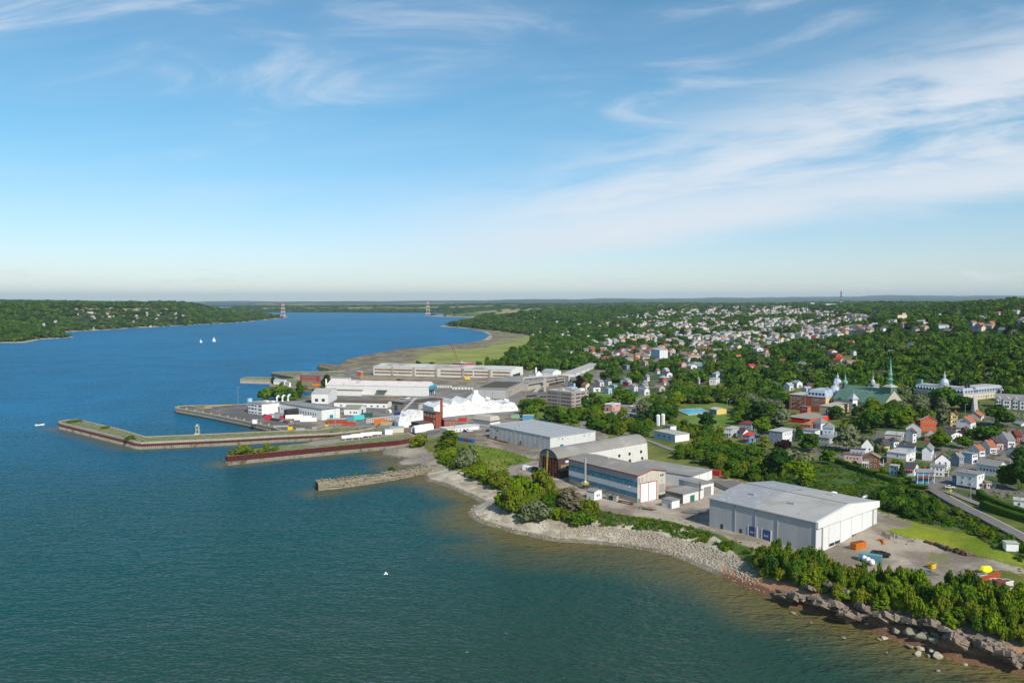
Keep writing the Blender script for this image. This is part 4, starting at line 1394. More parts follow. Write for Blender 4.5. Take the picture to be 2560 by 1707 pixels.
b=simple_hall('dock_workshop','long white dock workshop with a row of small dark windows and a blue edged roof','workshop',q('D',817,284),q('D',1435,382),q('D',1705,352),9.3,mwh2,mwh,mroofg,'flat',zb=5.0,rim=mat('blue_rim',(0.07,0.13,0.22),0.5))
for i in range(15):
 if i not in(7,8,9):
  b.win('a',b.LA*(0.13+0.058*i),4.9,1.1,2.2,DARKWIN)
b.door('c',b.LC*0.43,b.LC*0.62,4.4,mat('teal_door',(0.03,0.20,0.26),0.5),name='roller_door')
for i in range(3):
 t=thing('roof_cowl',['curved white exhaust cowl on the dock roof, the one by the office','curved white exhaust cowl on the dock roof, middle of three','curved white exhaust cowl on the dock roof, the one by the gabled block'][i],'exhaust',U(*q('D',778+82*i,262-9*i),14.4),group='curved exhaust cowls')
 k=MB()
 k.tube([(0,0,0),(0,0,3.2),(0.3,0,4.3),(1.1,0,5.0),(2.2,0,5.2)],0.95,10,r1=1.1)
 k.build('duct',M_frame,t)
 k=MB()
 k.tube([(2.1,0,5.2),(2.45,0,5.2)],1.2,10)
 k.build('mouth',M_steel,t)
b=simple_hall('tar_shed','black weatherboarded shed with a pitched roof against the dock workshop','shed',q('D',882,405),q('D',925,412),q('D',1103,393),6.5,mat('black_board',(0.045,0.036,0.03),0.9,0.4,0.8,ribs=0.5),None,mat('black_board',(0.045,0.036,0.03),0.9),'c',2.0,zb=5.0)
b=simple_hall('grey_shed','small pale grey shed with a sloping roof beside the black shed','shed',q('D',745,420),q('D',860,432),q('D',885,400),4.6,mat('pale_grey_shed',(0.47,0.48,0.49),0.7),None,M_pale,'flat',zb=5.0)
b=simple_hall('pump_house','little white flat roofed hut beside the pale grey shed','hut',q('D',678,440),q('D',735,445),q('D',748,430),3.0,mwh2,mwh2,M_pale,'flat',zb=5.0)
b=simple_hall('gabled_store','white gabled store with two square windows at the end of the pink roofed hall','store',q('D',1285,142),q('D',1532,142),q('D',1660,122),10.0,mwh,mwh2,M_pale,'a',3.2,zb=5.0)
for u in(0.30,0.70):
 b.win('a',b.LA*u,3.8,3.0,2.8,DARKWIN)
mpk=mat('rust_stained_roof',(0.60,0.55,0.53),0.8,0.12,0.3,col2=(0.40,0.23,0.20),col2_scale=0.16,col2_lo=0.52,col2_hi=0.72)
b=simple_hall('plate_hall','very long white plate hall with a rust stained pinkish roof and teal awning','hall',q('I',1003,322),q('I',2003,342),q('I',2090,330),10.4,mwh,mwh2,mpk,'a',4.2,zb=5.0,LC=24)
mt=mat('teal_awning',(0.03,0.25,0.36),0.6)
k=MB()
k.hexa([b.L(-2.8,1,b.h-3.2),b.L(-0.1,1,b.h-2.4),b.L(-0.1,b.LC-1,b.h-2.4),b.L(-2.8,b.LC-1,b.h-3.2),b.L(-2.8,1,b.h-1.4),b.L(-0.1,1,b.h+0.6),b.L(-0.1,b.LC-1,b.h+0.6),b.L(-2.8,b.LC-1,b.h-1.4)])
k.build('awning',mt,b.root)
for f in(0.12,0.38,0.64):
 b.door('c',b.LC*f,b.LC*(f+0.2),b.h-3.4,mat('shutter_dark',(0.06,0.07,0.09),0.6),name='roller_door')
b.part('canopy',mat('dark_awning',(0.09,0.10,0.09),0.8),(b.LA*0.395,b.LA*0.49,-5.0,-0.05,6.0,6.3),(b.LA*0.395,b.LA*0.49,-5.0,-4.7,4.6,6.0))
b.part('annexe',mwh,(b.LA*0.64,b.LA*0.88,-6,-0.01,-1,5.6))
b.part('annexe_roof',mat('brown_edge',(0.16,0.09,0.05),0.9),(b.LA*0.635,b.LA*0.885,-6.3,-0.01,5.61,6.0))
b.part('annexe',M_conc,(b.LA*0.36,b.LA*0.635,-3.5,-0.01,-1,1.2))
k=MB()
k.tube([b.L(b.LA*1.01,2,0),b.L(b.LA*1.01,2,16.5)],0.9,10)
k.build('flue',M_frame,b.root)
b=simple_hall('store','low white store under a dark brown roof in front of the plate hall','store',q('I',1078,492),q('I',1598,503),q('I',1642,472),4.6,mwh2,mwh2,mat('brown_felt',(0.12,0.095,0.07),0.9,0.25),'a',1.6,zb=5.0)
for i in range(8):
 b.win('a',b.LA*(0.06+i*0.115),1.8,1.9,1.3,DARKWIN)
b=simple_hall('canteen','white gabled yard house with an olive roof beside the long dock workshop','house',q('D',1762,368),q('D',1978,372),q('D',2086,342),5.4,mwh2,mwh2,mat('olive_roof',(0.24,0.235,0.19),0.9,0.2),'a',2.6,zb=5.0)
for u in(0.15,0.3,0.55):
 b.win('a',b.LA*u,2.6,1.4,1.3,DARKWIN)
b.door('c',b.LC*0.42,b.LC*0.6,4.0,M_dark)
for u in(0.28,0.72):
 b.win('c',b.LC*u,5.2,1.0,1.0,DARKWIN)
b=simple_hall('machine_shop','large grey machine shop with a dark brown strip across its flat roof','workshop',q('K',466,602),q('K',862,646),q('K',1420,556),8.4,mat('shop_brown',(0.28,0.25,0.215),0.8,0.2,0.2,streak=0.25),mgrey,mroofg,'flat',zb=5.0)
b.part('roof_patch',mat('dark_patch',(0.085,0.068,0.05),0.9,0.3),(b.LA*0.12,b.LA*0.62,b.LC*0.05,b.LC*0.80,b.h+0.3,b.h+0.36))
b.part('fascia_band',mat('dark_patch',(0.085,0.068,0.05),0.9),(b.LA*0.55,b.LA*0.99,-0.08,-0.003,b.h-2.4,b.h-0.1))
b.door('a',b.LA*0.78,b.LA*0.9,5.2,mat('green_dark_door',(0.04,0.09,0.075),0.7),name='roller_door')
# the wrapped works: a big building sheeted in white plastic for stripping
def wrapped(name,label,Lpx,Rpx,prof,depth,zb=5.0,lean=3.0):
 P0,P1=U(*Lpx,zb),U(*Rpx,zb)
 d=(P1-P0)
 Ln=d.length
 u=d.normalized()
 nrm=Vector((u.y,-u.x,0))
 if nrm.y>0:
  nrm=-nrm
 t=thing(name,label,'wrapped building',P0)
 mm=mat('white_plastic_wrap',(0.74,0.74,0.73),0.5,0.12,0.12,col2=(0.62,0.63,0.64),col2_scale=0.14,streak=0.12)
 if 'wrap_done' not in MATS:
  MATS['wrap_done']=mm
  g=NT.__new__(NT)
  g.nt=mm.node_tree
  bs=next(n for n in mm.node_tree.nodes if n.type=='BSDF_PRINCIPLED')
  tcn=g.n('ShaderNodeTexCoord')
  nz=g.noise(tcn.outputs['Object'],0.35,4,0.6,0.5)
  bp=g.n('ShaderNodeBump',i_Strength=0.8,i_Distance=1.8)
  g.l(nz,bp.inputs['Height'])
  g.l(bp.outputs[0],bs.inputs['Normal'])
 k=MB()
 pts=[(u*(Ln*f),z) for f,z in prof]
 front=[p+Vector((0,0,z)) for p,z in pts]
 back=[x-nrm*depth for x in front]
 # leaning skirt
 base=[p+nrm*lean+Vector((0,0,-0.5)) for p,z in pts]
 mid=[p+Vector((0,0,min(z,min(zz for _,zz in pts if zz>0.1)*0.75))) for p,z in pts]
 for i in range(len(pts)-1):
  k.poly([base[i],base[i+1],mid[i+1],mid[i]])
  k.poly([mid[i],mid[i+1],front[i+1],front[i]])
  k.poly([front[i],front[i+1],back[i+1],back[i]])
 k.poly([base[0],mid[0],front[0],back[0],back[0]-Vector((0,0,pts[0][1]))])
 k.poly([base[-1],back[-1]-Vector((0,0,pts[-1][1])),back[-1],front[-1],mid[-1]])
 k.poly([x-Vector((0,0,pts[i][1])) for i,x in enumerate(back)][:1]+[x for x in back]+[back[-1]-Vector((0,0,pts[-1][1]))])
 k.build('sheeting',mm,t)
 for i in range(6):
  CLEAR.append((P0.x+d.x*i/5,P0.y+d.y*i/5,14))
 return t,P0,u,nrm,Ln,mm
prof=[]
for x,y in((1085,700),(1130,672),(1165,655),(1215,690),(1330,652),(1348,596),(1385,600),(1445,648),(1500,625),(1575,572),(1612,598),(1650,640),(1720,615),(1840,610),(1895,600),(1985,588),(2035,640),(2085,660),(2130,640),(2265,618),(2300,665),(2320,700)):
 f=(x-1085)/(2320-1085)
 yb=852+(762-852)*f
 prof.append((f,max(2.0,(yb-y)/5.88*(695/1990.0))))
t,P0,u_,n_,Ln_,mm_=wrapped('wrapped_works','big yard building sheeted over in white plastic with peaks and a stepped tower',q('K',1085,852),q('K',2320,762),prof,26)
k=MB()
c0=u_*(Ln_*0.53)-n_*9
for hw0,hw1,z0,z1,dp in((6.8,6.4,5,13.6,7),(6.4,2.2,13.6,17.6,6),(2.1,2.0,17.6,20.8,2.1)):
 A_=[c0+u_*sx*hw0+n_*sy*min(dp,9)+Vector((0,0,z0)) for sx,sy in((-1,1),(1,1),(1,-1),(-1,-1))]
 B_=[c0+u_*sx*hw1+n_*sy*min(dp,9)*(hw1/hw0)+Vector((0,0,z1)) for sx,sy in((-1,1),(1,1),(1,-1),(-1,-1))]
 k.hexa(A_+B_)
k.build('tower',mm_,t)
for f,z in((0.14,12.0),(0.645,15.5),(0.875,12.6)):
 k=MB()
 p=u_*(Ln_*f)-n_*2
 k.hexa([p+u_*-2+Vector((0,0,z-2)),p+u_*2+Vector((0,0,z-2.6)),p+u_*2-n_*3+Vector((0,0,z-2.6)),p+u_*-2-n_*3+Vector((0,0,z-2)),
 p+u_*-2.4+Vector((0,0,z)),p+u_*2.4+Vector((0,0,z-1.0)),p+u_*2.4-n_*3+Vector((0,0,z-1.0)),p+u_*-2.4-n_*3+Vector((0,0,z))])
 k.build('vent_hood',mm_,t)
wrapped('wrapped_hull','small hull sheeted in white plastic with a peaked top beside the brick boiler house',q('K',745,935),q('K',935,900),[(0,6.0),(0.15,9.2),(0.35,8.5),(0.6,9.8),(1.0,9.2)],12,lean=1.5)
wrapped('wrapped_bow','lower bow shaped bundle of white plastic at the dock edge',q('K',565,1000),q('K',752,985),[(0,4.5),(0.12,9.0),(0.5,8.6),(0.55,10.2),(0.8,10.0),(1.0,6.5)],9,lean=0.8)
# brick boiler house
mbr=mat('red_brick',(0.30,0.068,0.035),0.85,0.25,0.8,bump=0.2)
mbr2=mat('red_brick_face',(0.30,0.068,0.035),0.85,0.25,0.8)
b=simple_hall('boiler_house','tall square red brick boiler house with a slim chimney behind','boiler house',q('K',930,748),q('K',1112,780),q('K',1193,766),12.6,mbr,mbr2,mat('dark_flat_roof',(0.10,0.095,0.085),0.9),'flat',zb=5.0,over=0.5)
for u,z in((0.35,10.2),(0.62,10.2),(0.12,10.0)):
 b.win('a',b.LA*u,z,1.7,2.2)
b.win('a',b.LA*0.14,4.4,1.8,4.2)
b.win('a',b.LA*0.86,10.2,1.6,2.2)
t=thing('chimney','slim square red brick chimney standing behind the boiler house','chimney',U(*q('K',1197,800),5.0+9)-Vector((0,0,9)))
k=MB()
k.hexa([(-1.1,-1.1,0),(1.1,-1.1,0),(1.1,1.1,0),(-1.1,1.1,0),(-0.95,-0.95,22),(0.95,-0.95,22),(0.95,0.95,22),(-0.95,0.95,22)])
k.build('shaft',mbr,t)
k=MB()
k.box(-1.15,1.15,-1.15,1.15,21.4,22.2)
k.build('cap',M_rust,t)
b=simple_hall('boiler_annexe','low red brick wing with a tarred end wall below the boiler house tower','annexe',q('K',752,908),q('K',868,930),q('K',1048,905),5.0,mat('tarred_brick',(0.06,0.045,0.04),0.9,0.3),mbr,mat('dark_flat_roof',(0.10,0.095,0.085),0.9),'flat',zb=5.0)
for i in range(3):
 b.win('c',b.LC*(0.16+0.3*i),2.9,b.LC*0.2,1.8)
b=simple_hall('boiler_annexe','low red brick wing with four square windows between boiler house and wrapped works','annexe',q('K',1205,850),q('K',1238,885),q('K',1405,860),6.0,mbr,mbr,mat('grey_flat_roof',(0.22,0.21,0.19),0.9),'flat',zb=5.0)
for i in range(4):
 b.win('c',b.LC*(0.14+0.24*i),3.6,b.LC*0.14,1.9)
 # long white accommodation trailers, tent and camp block
b=simple_hall('site_offices','long low white block of joined site cabins in front of the wrapped works','cabins',q('K',1172,990),q('K',1287,1018),q('K',1752,962),3.4,mwh2,mwh2,mat('white_roof',(0.60,0.59,0.57),0.8,0.15,0.2,col2=(0.42,0.41,0.38),col2_scale=0.15),'flat',zb=5.2)
for i in range(6):
 b.win('c',b.LC*(0.05+0.115*i),1.9,1.7,1.1)
for i in range(7):
 b.win('a',b.LA*(0.08+0.14*i),1.9,1.0,0.9)
def tent(name,label,A,B,C_,rise,mm,zb=5.0):
 A,B,C_=U(*A,zb),U(*B,zb),U(*C_,zb)
 t=thing(name,label,'shelter',B)
 ua,uc=A-B,C_-B
 n=10
 k=MB()
 arc=[(ua*(0.5-0.5*math.cos(math.pi*i/n)),rise*math.sin(math.pi*i/n)**0.7) for i in range(n+1)]
 for(p,z),(p2,z2) in zip(arc[:-1],arc[1:]):
  k.poly([p+Vector((0,0,z)),p+uc+Vector((0,0,z)),p2+uc+Vector((0,0,z2)),p2+Vector((0,0,z2))])
 k.build('canopy',mm,t)
 k=MB()
 k.poly([p+uc*0.01+Vector((0,0,z)) for p,z in arc])
 k.poly([p+uc*0.99+Vector((0,0,z)) for p,z in arc])
 k.build('end_wall',mm,t)
 k=MB()
 k.poly([ua*0.35-uc*0.004,ua*0.65-uc*0.004,ua*0.65-uc*0.004+Vector((0,0,rise*0.7)),ua*0.35-uc*0.004+Vector((0,0,rise*0.7))])
 k.build('door',M_glass,t)
 CLEAR.append((B.x,B.y,8))
 return t
tent('storage_tent','white barrel shaped storage tent beside the boiler house wing',q('K',752,1060),q('K',815,1072),q('K',1085,1030),5.2,mat('tent_cloth',(0.78,0.78,0.77),0.6,0.05))
tent('storage_tent','small white dome tent lying behind the brick huts in the yard',q('K',385,775),q('K',440,785),q('K',470,772),3.0,mat('tent_cloth',(0.78,0.78,0.77),0.6))
b=simple_hall('camp_block','cream two storey camp block with a mansard roof beside the wrapped works','building',q('K',1660,868),q('K',1915,905),q('K',2060,880),4.0,mwh,mwh,mat('brown_edge',(0.16,0.09,0.05),0.9),'flat',zb=6.5,over=1.0)
mm=mat('mansard_beige',(0.44,0.41,0.35),0.9,0.15)
k=MB()
pts=[b.L(a,c,b.h+0.32) for a,c in((0,0),(b.LA,0),(b.LA,b.LC),(0,b.LC))]+[b.L(a,c,b.h+3.6) for a,c in((1.2,1.2),(b.LA-1.2,1.2),(b.LA-1.2,b.LC-1.2),(1.2,b.LC-1.2))]
if b.flip:
 pts=[pts[i] for i in(3,2,1,0,7,6,5,4)]
k.hexa(pts)
k.build('mansard',mm,b.root)
for i in range(7):
 b.win('a',b.LA*(0.1+0.13*i),b.h+1.9,0.8,1.4,at=0.75)
for i in range(3):
 b.win('c',b.LC*(0.2+0.28*i),b.h+1.9,0.9,1.4,at=0.75)
 # assembly hall far behind the dock
b=simple_hall('assembly_hall','very long white assembly hall with brown window bands and rust streaks behind the dry dock','hall',q('K',195,94),q('K',2226,146),q('E',1597,168),11.2,mat('assembly_wall',(0.62,0.60,0.56),0.8,0.15,0.08,streak=0.35),mwh2,mat('assembly_roof',(0.52,0.51,0.49),0.8,0.2,0.05,col2=(0.27,0.22,0.19),col2_scale=0.02),'a',2.6,zb=4.5)
mbn=mat('brown_glazing',(0.25,0.165,0.095),0.6,0.4,0.3,col2=(0.36,0.29,0.21),col2_scale=0.15)
for z0,z1 in((2.2,4.3),(6.3,8.6)):
 for f0,f1 in((0.01,0.13),(0.155,0.26),(0.27,0.33),(0.345,0.50),(0.53,0.68),(0.71,0.85),(0.865,0.99)):
  b.part('window_band',mbn,(b.LA*f0,b.LA*f1,-0.1,-0.004,z0,z1))
for f in(0.15,0.34,0.53,0.695,0.855):
 b.part('buttress',mat('buttress_tan',(0.40,0.33,0.24),0.9,0.3,streak=0.4),(b.LA*f-1.4,b.LA*f+1.4,-0.9,-0.01,0,b.h-0.4))
b.part('door',M_dark,(-0.1,-0.004,b.LC*0.1,b.LC*0.75,0,4.5))
b=simple_hall('container_block','block of red stacked containers with a white base beyond the assembly hall','containers',q('K',1362,40),q('K',1528,52),q('K',1670,36),6.5,mat('red_container',(0.55,0.03,0.05),0.6,0.2,0.3,ribs=1.2),None,M_pale,'flat',zb=3.5)
b.part('base',mwh2,(-0.3,b.LA,-0.3,b.LC,-1,1.6))
k=MB()
k.tube([b.L(b.LA*0.3,3,b.h),b.L(b.LA*0.3,3,b.h+3.5)],0.5,8)
k.build('flue',M_frame,b.root)
b=simple_hall('pipe_shop','long grey beige pipe shop with small square windows behind the wrapped works','workshop',q('K',1660,425),q('K',2135,438),q('E',1712,322),10.2,mgrey,mbeige,mroofg,'flat',zb=5.0)
for i in range(7):
 b.win('c',b.LC*(0.08+0.11*i),5.5 if i%2 else 7.4,1.6,1.6,DARKWIN)
b.part('roof_patch',mat('dark_patch',(0.085,0.068,0.05),0.9,0.3),(b.LA*0.05,b.LA*0.95,b.LC*0.1,b.LC*0.55,b.h+0.3,b.h+0.36))
b=simple_hall('rolling_shop','long beige shop with a dark glazed band and overhead duct behind the brown office','workshop',q('O',-60,330),q('O',112,340),q('O',660,262),9.0,mgrey,mbeige,mroofg,'flat',zb=5.0)
b.part('window_band',mat('brown_dark_band',(0.07,0.055,0.045),0.6,0.3),(-0.1,-0.004,b.LC*0.02,b.LC*0.98,5.6,7.2))
b.part('window_band',mat('brown_dark_band',(0.07,0.055,0.045),0.6,0.3),(-0.1,-0.004,b.LC*0.55,b.LC*0.98,1.2,4.2))
zz=17.0
k=MB()
k.tube([U(*q('O',45,330),14),U(*q('O',45,270),zz),U(*q('O',300,240),zz),U(*q('O',560,228),zz),U(*q('O',700,240),zz),U(*q('O',722,250),zz),U(*q('O',722,320),12)],1.1,8)
tag(k.build('overhead_duct',M_pale),'fat pale duct bending over the shop roofs behind the brown office','duct')
t0,t1=U(*q('O',215,490),5),U(*q('O',350,330),15)
k=MB()
dv=(t1-t0).normalized().cross(Vector((0,0,1))).normalized()*1.6
up=Vector((0,0,1.8))
k.hexa([t0-dv,t0+dv,t1+dv,t1-dv,t0-dv+up,t0+dv+up,t1+dv+up,t1-dv+up])
tag(k.build('conveyor',mbeige),'sloping enclosed conveyor climbing to the shop roof behind the brown office','conveyor')
k=MB()
p=U(*q('O',367,480),5)
k.box(p.x-1.4,p.x+1.4,p.y-1.4,p.y+1.4,4,5+17)
k.box(p.x-2.4,p.x+2.4,p.y-1.8,p.y+1.8,22.01,23)
tag(k.build('shaft_tower',mbeige),'narrow beige concrete tower beside the sloping conveyor','tower')
b=simple_hall('long_store','long pale store with dark uprights stretching past the parking rows behind the shops','store',q('O',620,195),q('O',800,200),q('O',1262,134),6.0,mwh,mwh,M_pale,'flat',zb=5.0)
for i in range(6):
 b.part('buttress',M_dark,(-0.35,-0.004,b.LC*(0.02+0.19*i),b.LC*(0.02+0.19*i)+0.6,0,b.h))
b=simple_hall('paint_shed','white shed with a blue grey hipped roof beyond the rolling shop','shed',q('O',318,170),q('O',480,180),q('O',605,158),7.0,mwh,mwh2,mat('blue_grey_roof',(0.30,0.35,0.37),0.7,0.1),'a',3.2,zb=4.5)
b=simple_hall('boiler_shed','low shed with an olive roof and white stack at the wood edge','shed',q('O',125,198),q('O',235,208),q('O',322,190),4.5,mwh,mwh2,mat('olive_roof',(0.24,0.235,0.19),0.9),'a',4.0,zb=4.5)
k=MB()
k.tube([b.L(2,2,0),b.L(2,2,13)],1.2,10)
k.build('flue',M_frame,b.root)
# brown office block
b=Bld('office_block','four storey brown panelled office block with strip windows and rooftop plant','office',q('O',400,446),q('O',760,482),q('O',1008,456),13.6,zb=(1429,1020))
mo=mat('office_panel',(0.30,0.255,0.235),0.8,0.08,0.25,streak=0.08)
mo2=mat('office_panel_lit',(0.33,0.285,0.26),0.8,0.08,0.25,streak=0.08)  # lighter copy of the panel colour for the sunward wall
b.walls(mo,mo2)
b.flat(M_pale,0.1,0.35,rim=mo2)
for fl in range(4):
 z=1.5+fl*3.35
 for u0,u1 in((0.03,0.42),(0.60,0.80),(0.83,0.97)):
  w_=b.part('window_band',M_glass,(b.LA*u0,b.LA*u1,-0.06,-0.004,z-0.55,z+0.55))
  n=int(b.LA*(u1-u0)/1.6)
  mu=MB()
  for i in range(1,n):
   aa=b.LA*(u0+(u1-u0)*i/n)
   b.box(mu,aa-0.09,aa+0.09,-0.12,-0.062,z-0.55,z+0.55)
  mu.build('mullion',mo2,w_)
 b.win('a',b.LA*0.51,z,0.9,1.3,DARKWIN)
 for u0,u1 in((0.03,0.12),(0.24,0.5),(0.55,0.78),(0.9,0.97)):
  b.part('window_band',M_glass,(-0.06,-0.004,b.LC*u0,b.LC*u1,z-0.55,z+0.55))
for a0,a1,c0,c1,z1,mm in((0.55,0.75,0.25,0.45,1.8,M_pale),(0.28,0.55,0.40,0.75,3.0,mgrey),(0.10,0.26,0.3,0.6,1.8,M_steel),(0.02,0.14,0.55,0.8,2.4,M_white)):
 b.part('plant_room',mm,(b.LA*a0,b.LA*a1,b.LC*c0,b.LC*c1,b.h+0.3,b.h+0.3+z1))
b=simple_hall('pump_station','small flat roofed pink building beside the car park','building',q('O',1245,650),q('O',1357,662),q('O',1475,637),5.6,mat('pink_wall',(0.52,0.27,0.27),0.8,0.1),mat('pink_wall_lit',(0.56,0.30,0.29),0.8,0.1),M_pale,'flat',zb=(1530,1027),rim=M_frame)  # second pink is a sunlit copy of the first
b.win('c',b.LC*0.2,1.8,1.5,1.8,DARKWIN)
b.win('c',b.LC*0.62,4.4,1.6,1.0,DARKWIN)
b.door('a',b.LA*0.55,b.LA*0.72,2.6,M_dark)
b=simple_hall('control_house','low white and blue control house at the foot of the twin white tanks','building',q('M',1192,806),q('M',1382,846),q('M',1510,818),5.0,mat('blue_white_wall',(0.32,0.42,0.52),0.8,0.1),mwh2,mat('stained_roof',(0.40,0.385,0.35),0.9,0.25,0.12,col2=(0.24,0.22,0.19),col2_scale=0.2),'flat',zb=(1690,1094))
for i in range(3):
 b.win('a',b.LA*(0.25+0.25*i),2.6,1.4,1.2,DARKWIN)
b2=simple_hall('control_house','small flat roofed annexe behind the control house and tanks','building',q('M',1290,760),q('M',1340,768),q('M',1392,757),5.0,mat('blue_white_wall',(0.32,0.42,0.52),0.8),mwh2,M_tar,'flat',zb=(1675,1070))
for i,(x0,yb,yt) in enumerate(((2028,985,828),(2100,970,815))):
 p=U(*q('O',x0,yb),7.5)
 t=thing('storage_tank',['tall white upright tank nearer the car park of a pair','tall white upright tank nearer the swimming pool of a pair'][i],'tank',p,group='pair of white upright tanks')
 k=MB()
 k.lathe([(1.5,1.2),(1.5,9.0),(1.2,9.5),(0.4,9.8)],18)
 k.build('shell',M_frame,t)
 for j in range(4):
  an=j*math.pi/2+0.5
  k=MB()
  k.tube([(1.2*math.cos(an),1.2*math.sin(an),-0.8),(1.2*math.cos(an),1.2*math.sin(an),1.3)],0.14,5)
  k.build('leg',M_steel,t)
 k=MB()
 for da in(-0.25,0.25):
  k.tube([(da,-1.62,0),(da,-1.62,9.4)],0.05,4)
 k.build('ladder',M_steel,t)
 CLEAR.append((p.x,p.y,5))
 BLOCKS.append((1640,1036,1662,1070,p.length,0))
 # dry dock sides and the sheds and machines along it
for lb,pts,hh in(('long tan stone side of the dry dock nearest the assembly hall',((0,252),(900,290),(1850,345)),2.4),('long tan stone side of the dry dock nearest the plate hall',((0,278),(560,305)),2.6),('tan stone wall stepping down to the dock behind the pier root',((300,965),(545,960)),3.0)):
 P=[U(*q('K',*p),4.9) for p in pts]
 t=thing('dock_wall',lb,'wall',P[0])
 for a,b_ in zip(P[:-1],P[1:]):
  n=max(2,int((b_-a).length/12))
  for i in range(n):
   p,r_=a+(b_-a)*(i/n)-P[0],a+(b_-a)*((i+0.97)/n)-P[0]
   k=MB()
   h_=hh*(0.85+0.3*R.random())
   k.hexa([p,r_,r_+Vector((0,1.6,0)),p+Vector((0,1.6,0))]+[v+Vector((0,0,h_)) for v in(p,r_,r_+Vector((0,1.6,0)),p+Vector((0,1.6,0)))])
   k.build('block',mat('dock_stone',(0.42,0.34,0.22),0.9,0.35,0.3,streak=0.3),t)
for lb,A,B,C_,h,m1,m2,rf in(('dark roofed low shed by the dry dock head',(118,305),(270,312),(292,302),3.0,M_wood,M_wood,mat('dark_flat_roof',(0.10,0.095,0.085),0.9)),('brown shed standing on the dry dock wall',(535,280),(590,284),(625,278),4.5,M_rust,M_rust,M_tar),('long white workmen cabin row beyond the plate hall awning',(1105,372),(1340,378),(1352,370),3.0,mwh2,mwh2,M_pale),
('white cabin row with dark windows before the pipe shop',(1355,398),(1660,405),(1672,394),3.4,mwh2,mwh2,M_pale),('wide low white roofed store beyond the pipe shop',(1855,365),(2060,372),(2330,340),3.6,mwh,mwh,M_pale),('little white house with a rusty roof against the machine shop',(585,540),(680,548),(735,530),4.0,mwh2,mwh2,M_rust)):
 b=simple_hall('yard_shed',lb,'shed',q('K',*A),q('K',*B),q('K',*C_),h,m1,m2,rf,'flat',zb=4.8)
 if m1==mwh2:
  for i in range(6):
   b.win('a',b.LA*(0.1+0.16*i),h*0.55,1.3,1.1,DARKWIN)
   # ------------------------------------------------------------------ the town: church, convent, school, houses
WC={'white':(0.68,0.68,0.69),'cream':(0.62,0.55,0.40),'pale blue':(0.36,0.50,0.62),'blue':(0.10,0.25,0.38),'grey':(0.40,0.41,0.42),'lilac':(0.36,0.33,0.42),'pink':(0.52,0.34,0.33),
'brown':(0.20,0.085,0.04),'brick':(0.32,0.085,0.05),'red':(0.45,0.03,0.035),'orange red':(0.48,0.09,0.03),'yellow':(0.66,0.50,0.16),'beige':(0.45,0.39,0.33),'cyan':(0.25,0.58,0.66),'tan':(0.46,0.34,0.20),'slate':(0.22,0.26,0.31)}
RC={'dark':(0.065,0.06,0.068),'grey':(0.22,0.225,0.225),'pale':(0.43,0.42,0.41),'brown':(0.23,0.11,0.065),'rust':(0.33,0.13,0.07),'tan':(0.25,0.20,0.15),'red':(0.42,0.035,0.035),'blue grey':(0.30,0.36,0.43),'maroon':(0.17,0.04,0.04),'olive':(0.15,0.13,0.10)}
for k_,v_ in WC.items():
 mat('paint_'+k_.replace(' ','_'),v_,0.75,0.08,0.3,streak=0.08)
for k_,v_ in RC.items():
 mat('shingle_'+k_.replace(' ','_'),v_,0.9,0.2,0.8,bump=0.3)
def WM(k):
 return MATS['paint_'+k.replace(' ','_')]
def RM(k):
 return MATS['shingle_'+k.replace(' ','_')]
def house(label,A,B,C_,h,roof,rcol,wall,wall2=None,rh=2.2,win=(2,2,1,2),zb=None,name='house',LC=None,LA=None,group='houses of the town',door=True,rect=True):
 """win = rows and columns of windows on the A wall, then on the C wall"""
 b=Bld(name,label,'house',A,B,C_,h,zb=zb,group=group,LC=LC,LA=LA,rect=rect)
 if b.LC>26:
  b.LC=14
 b.walls(WM(wall),WM(wall2) if wall2 else None,down=2.5)
 if roof=='flat':
  b.flat(RM(rcol),0.35,0.3)
 elif roof=='hip':
  b.hip(RM(rcol),rh,0.5)
 else:
  b.gable(RM(rcol),rh,roof,0.4,WM(wall2 or wall) if roof=='a' else WM(wall))
 ra,ca,rc_,cc_=win
 if ra and ca:
  b.rows('a',ra,ca,1.0,1.4)
 if rc_ and cc_:
  b.rows('c',rc_,cc_,1.0,1.4)
 if roof in('a','c') and b.LA>5:
  b.part('chimney',WM('brick'),(b.LA*0.42,b.LA*0.42+0.8,b.LC*0.55,b.LC*0.55+0.8,h,h+rh+0.9))
 elif roof=='flat':
  b.part('roof_vent',M_steel,(b.LA*0.6,b.LA*0.6+0.7,b.LC*0.4,b.LC*0.4+0.7,h+0.31,h+0.9))
 if door and b.LC>5:
  b.part('porch_roof',RM(rcol),(-1.7,-0.05,b.LC*0.36,b.LC*0.36+3.0,2.5,2.68))
  for u in(0.1,2.9):
   b.part('post',M_frame,(-1.65,-1.5,b.LC*0.36+u-0.07,b.LC*0.36+u+0.07,-0.5,2.49))
 if door and b.LC>4:
  b.door('c',b.LC*0.47,b.LC*0.47+1.0,2.1,M_dark)
 return b
def porch(b,side,u0,u1,z,mm,rail=True,depth=1.8):
 """a balcony with posts and a rail"""
 Ls=b.LA if side=='a' else b.LC
 def bx(a0,a1,d0,d1,z0,z1):
  return(a0,a1,d0,d1,z0,z1) if side=='a' else(d0,d1,a0,a1,z0,z1)
 p=b.part('balcony',mm,bx(Ls*u0,Ls*u1,-depth,-0.01,z-0.2,z))
 b.part('rail',mm,bx(Ls*u0,Ls*u1,-depth,-depth+0.1,z+0.003,z+1.0),parent=p)
 n=4
 for i in range(n):
  a=Ls*(u0+(u1-u0)*i/(n-1))
  b.part('post',M_frame,bx(a-0.09,a+0.09,-depth-0.12,-depth-0.003,0,z+2.3),parent=p)
T=lambda x,y:q('T',x,y)
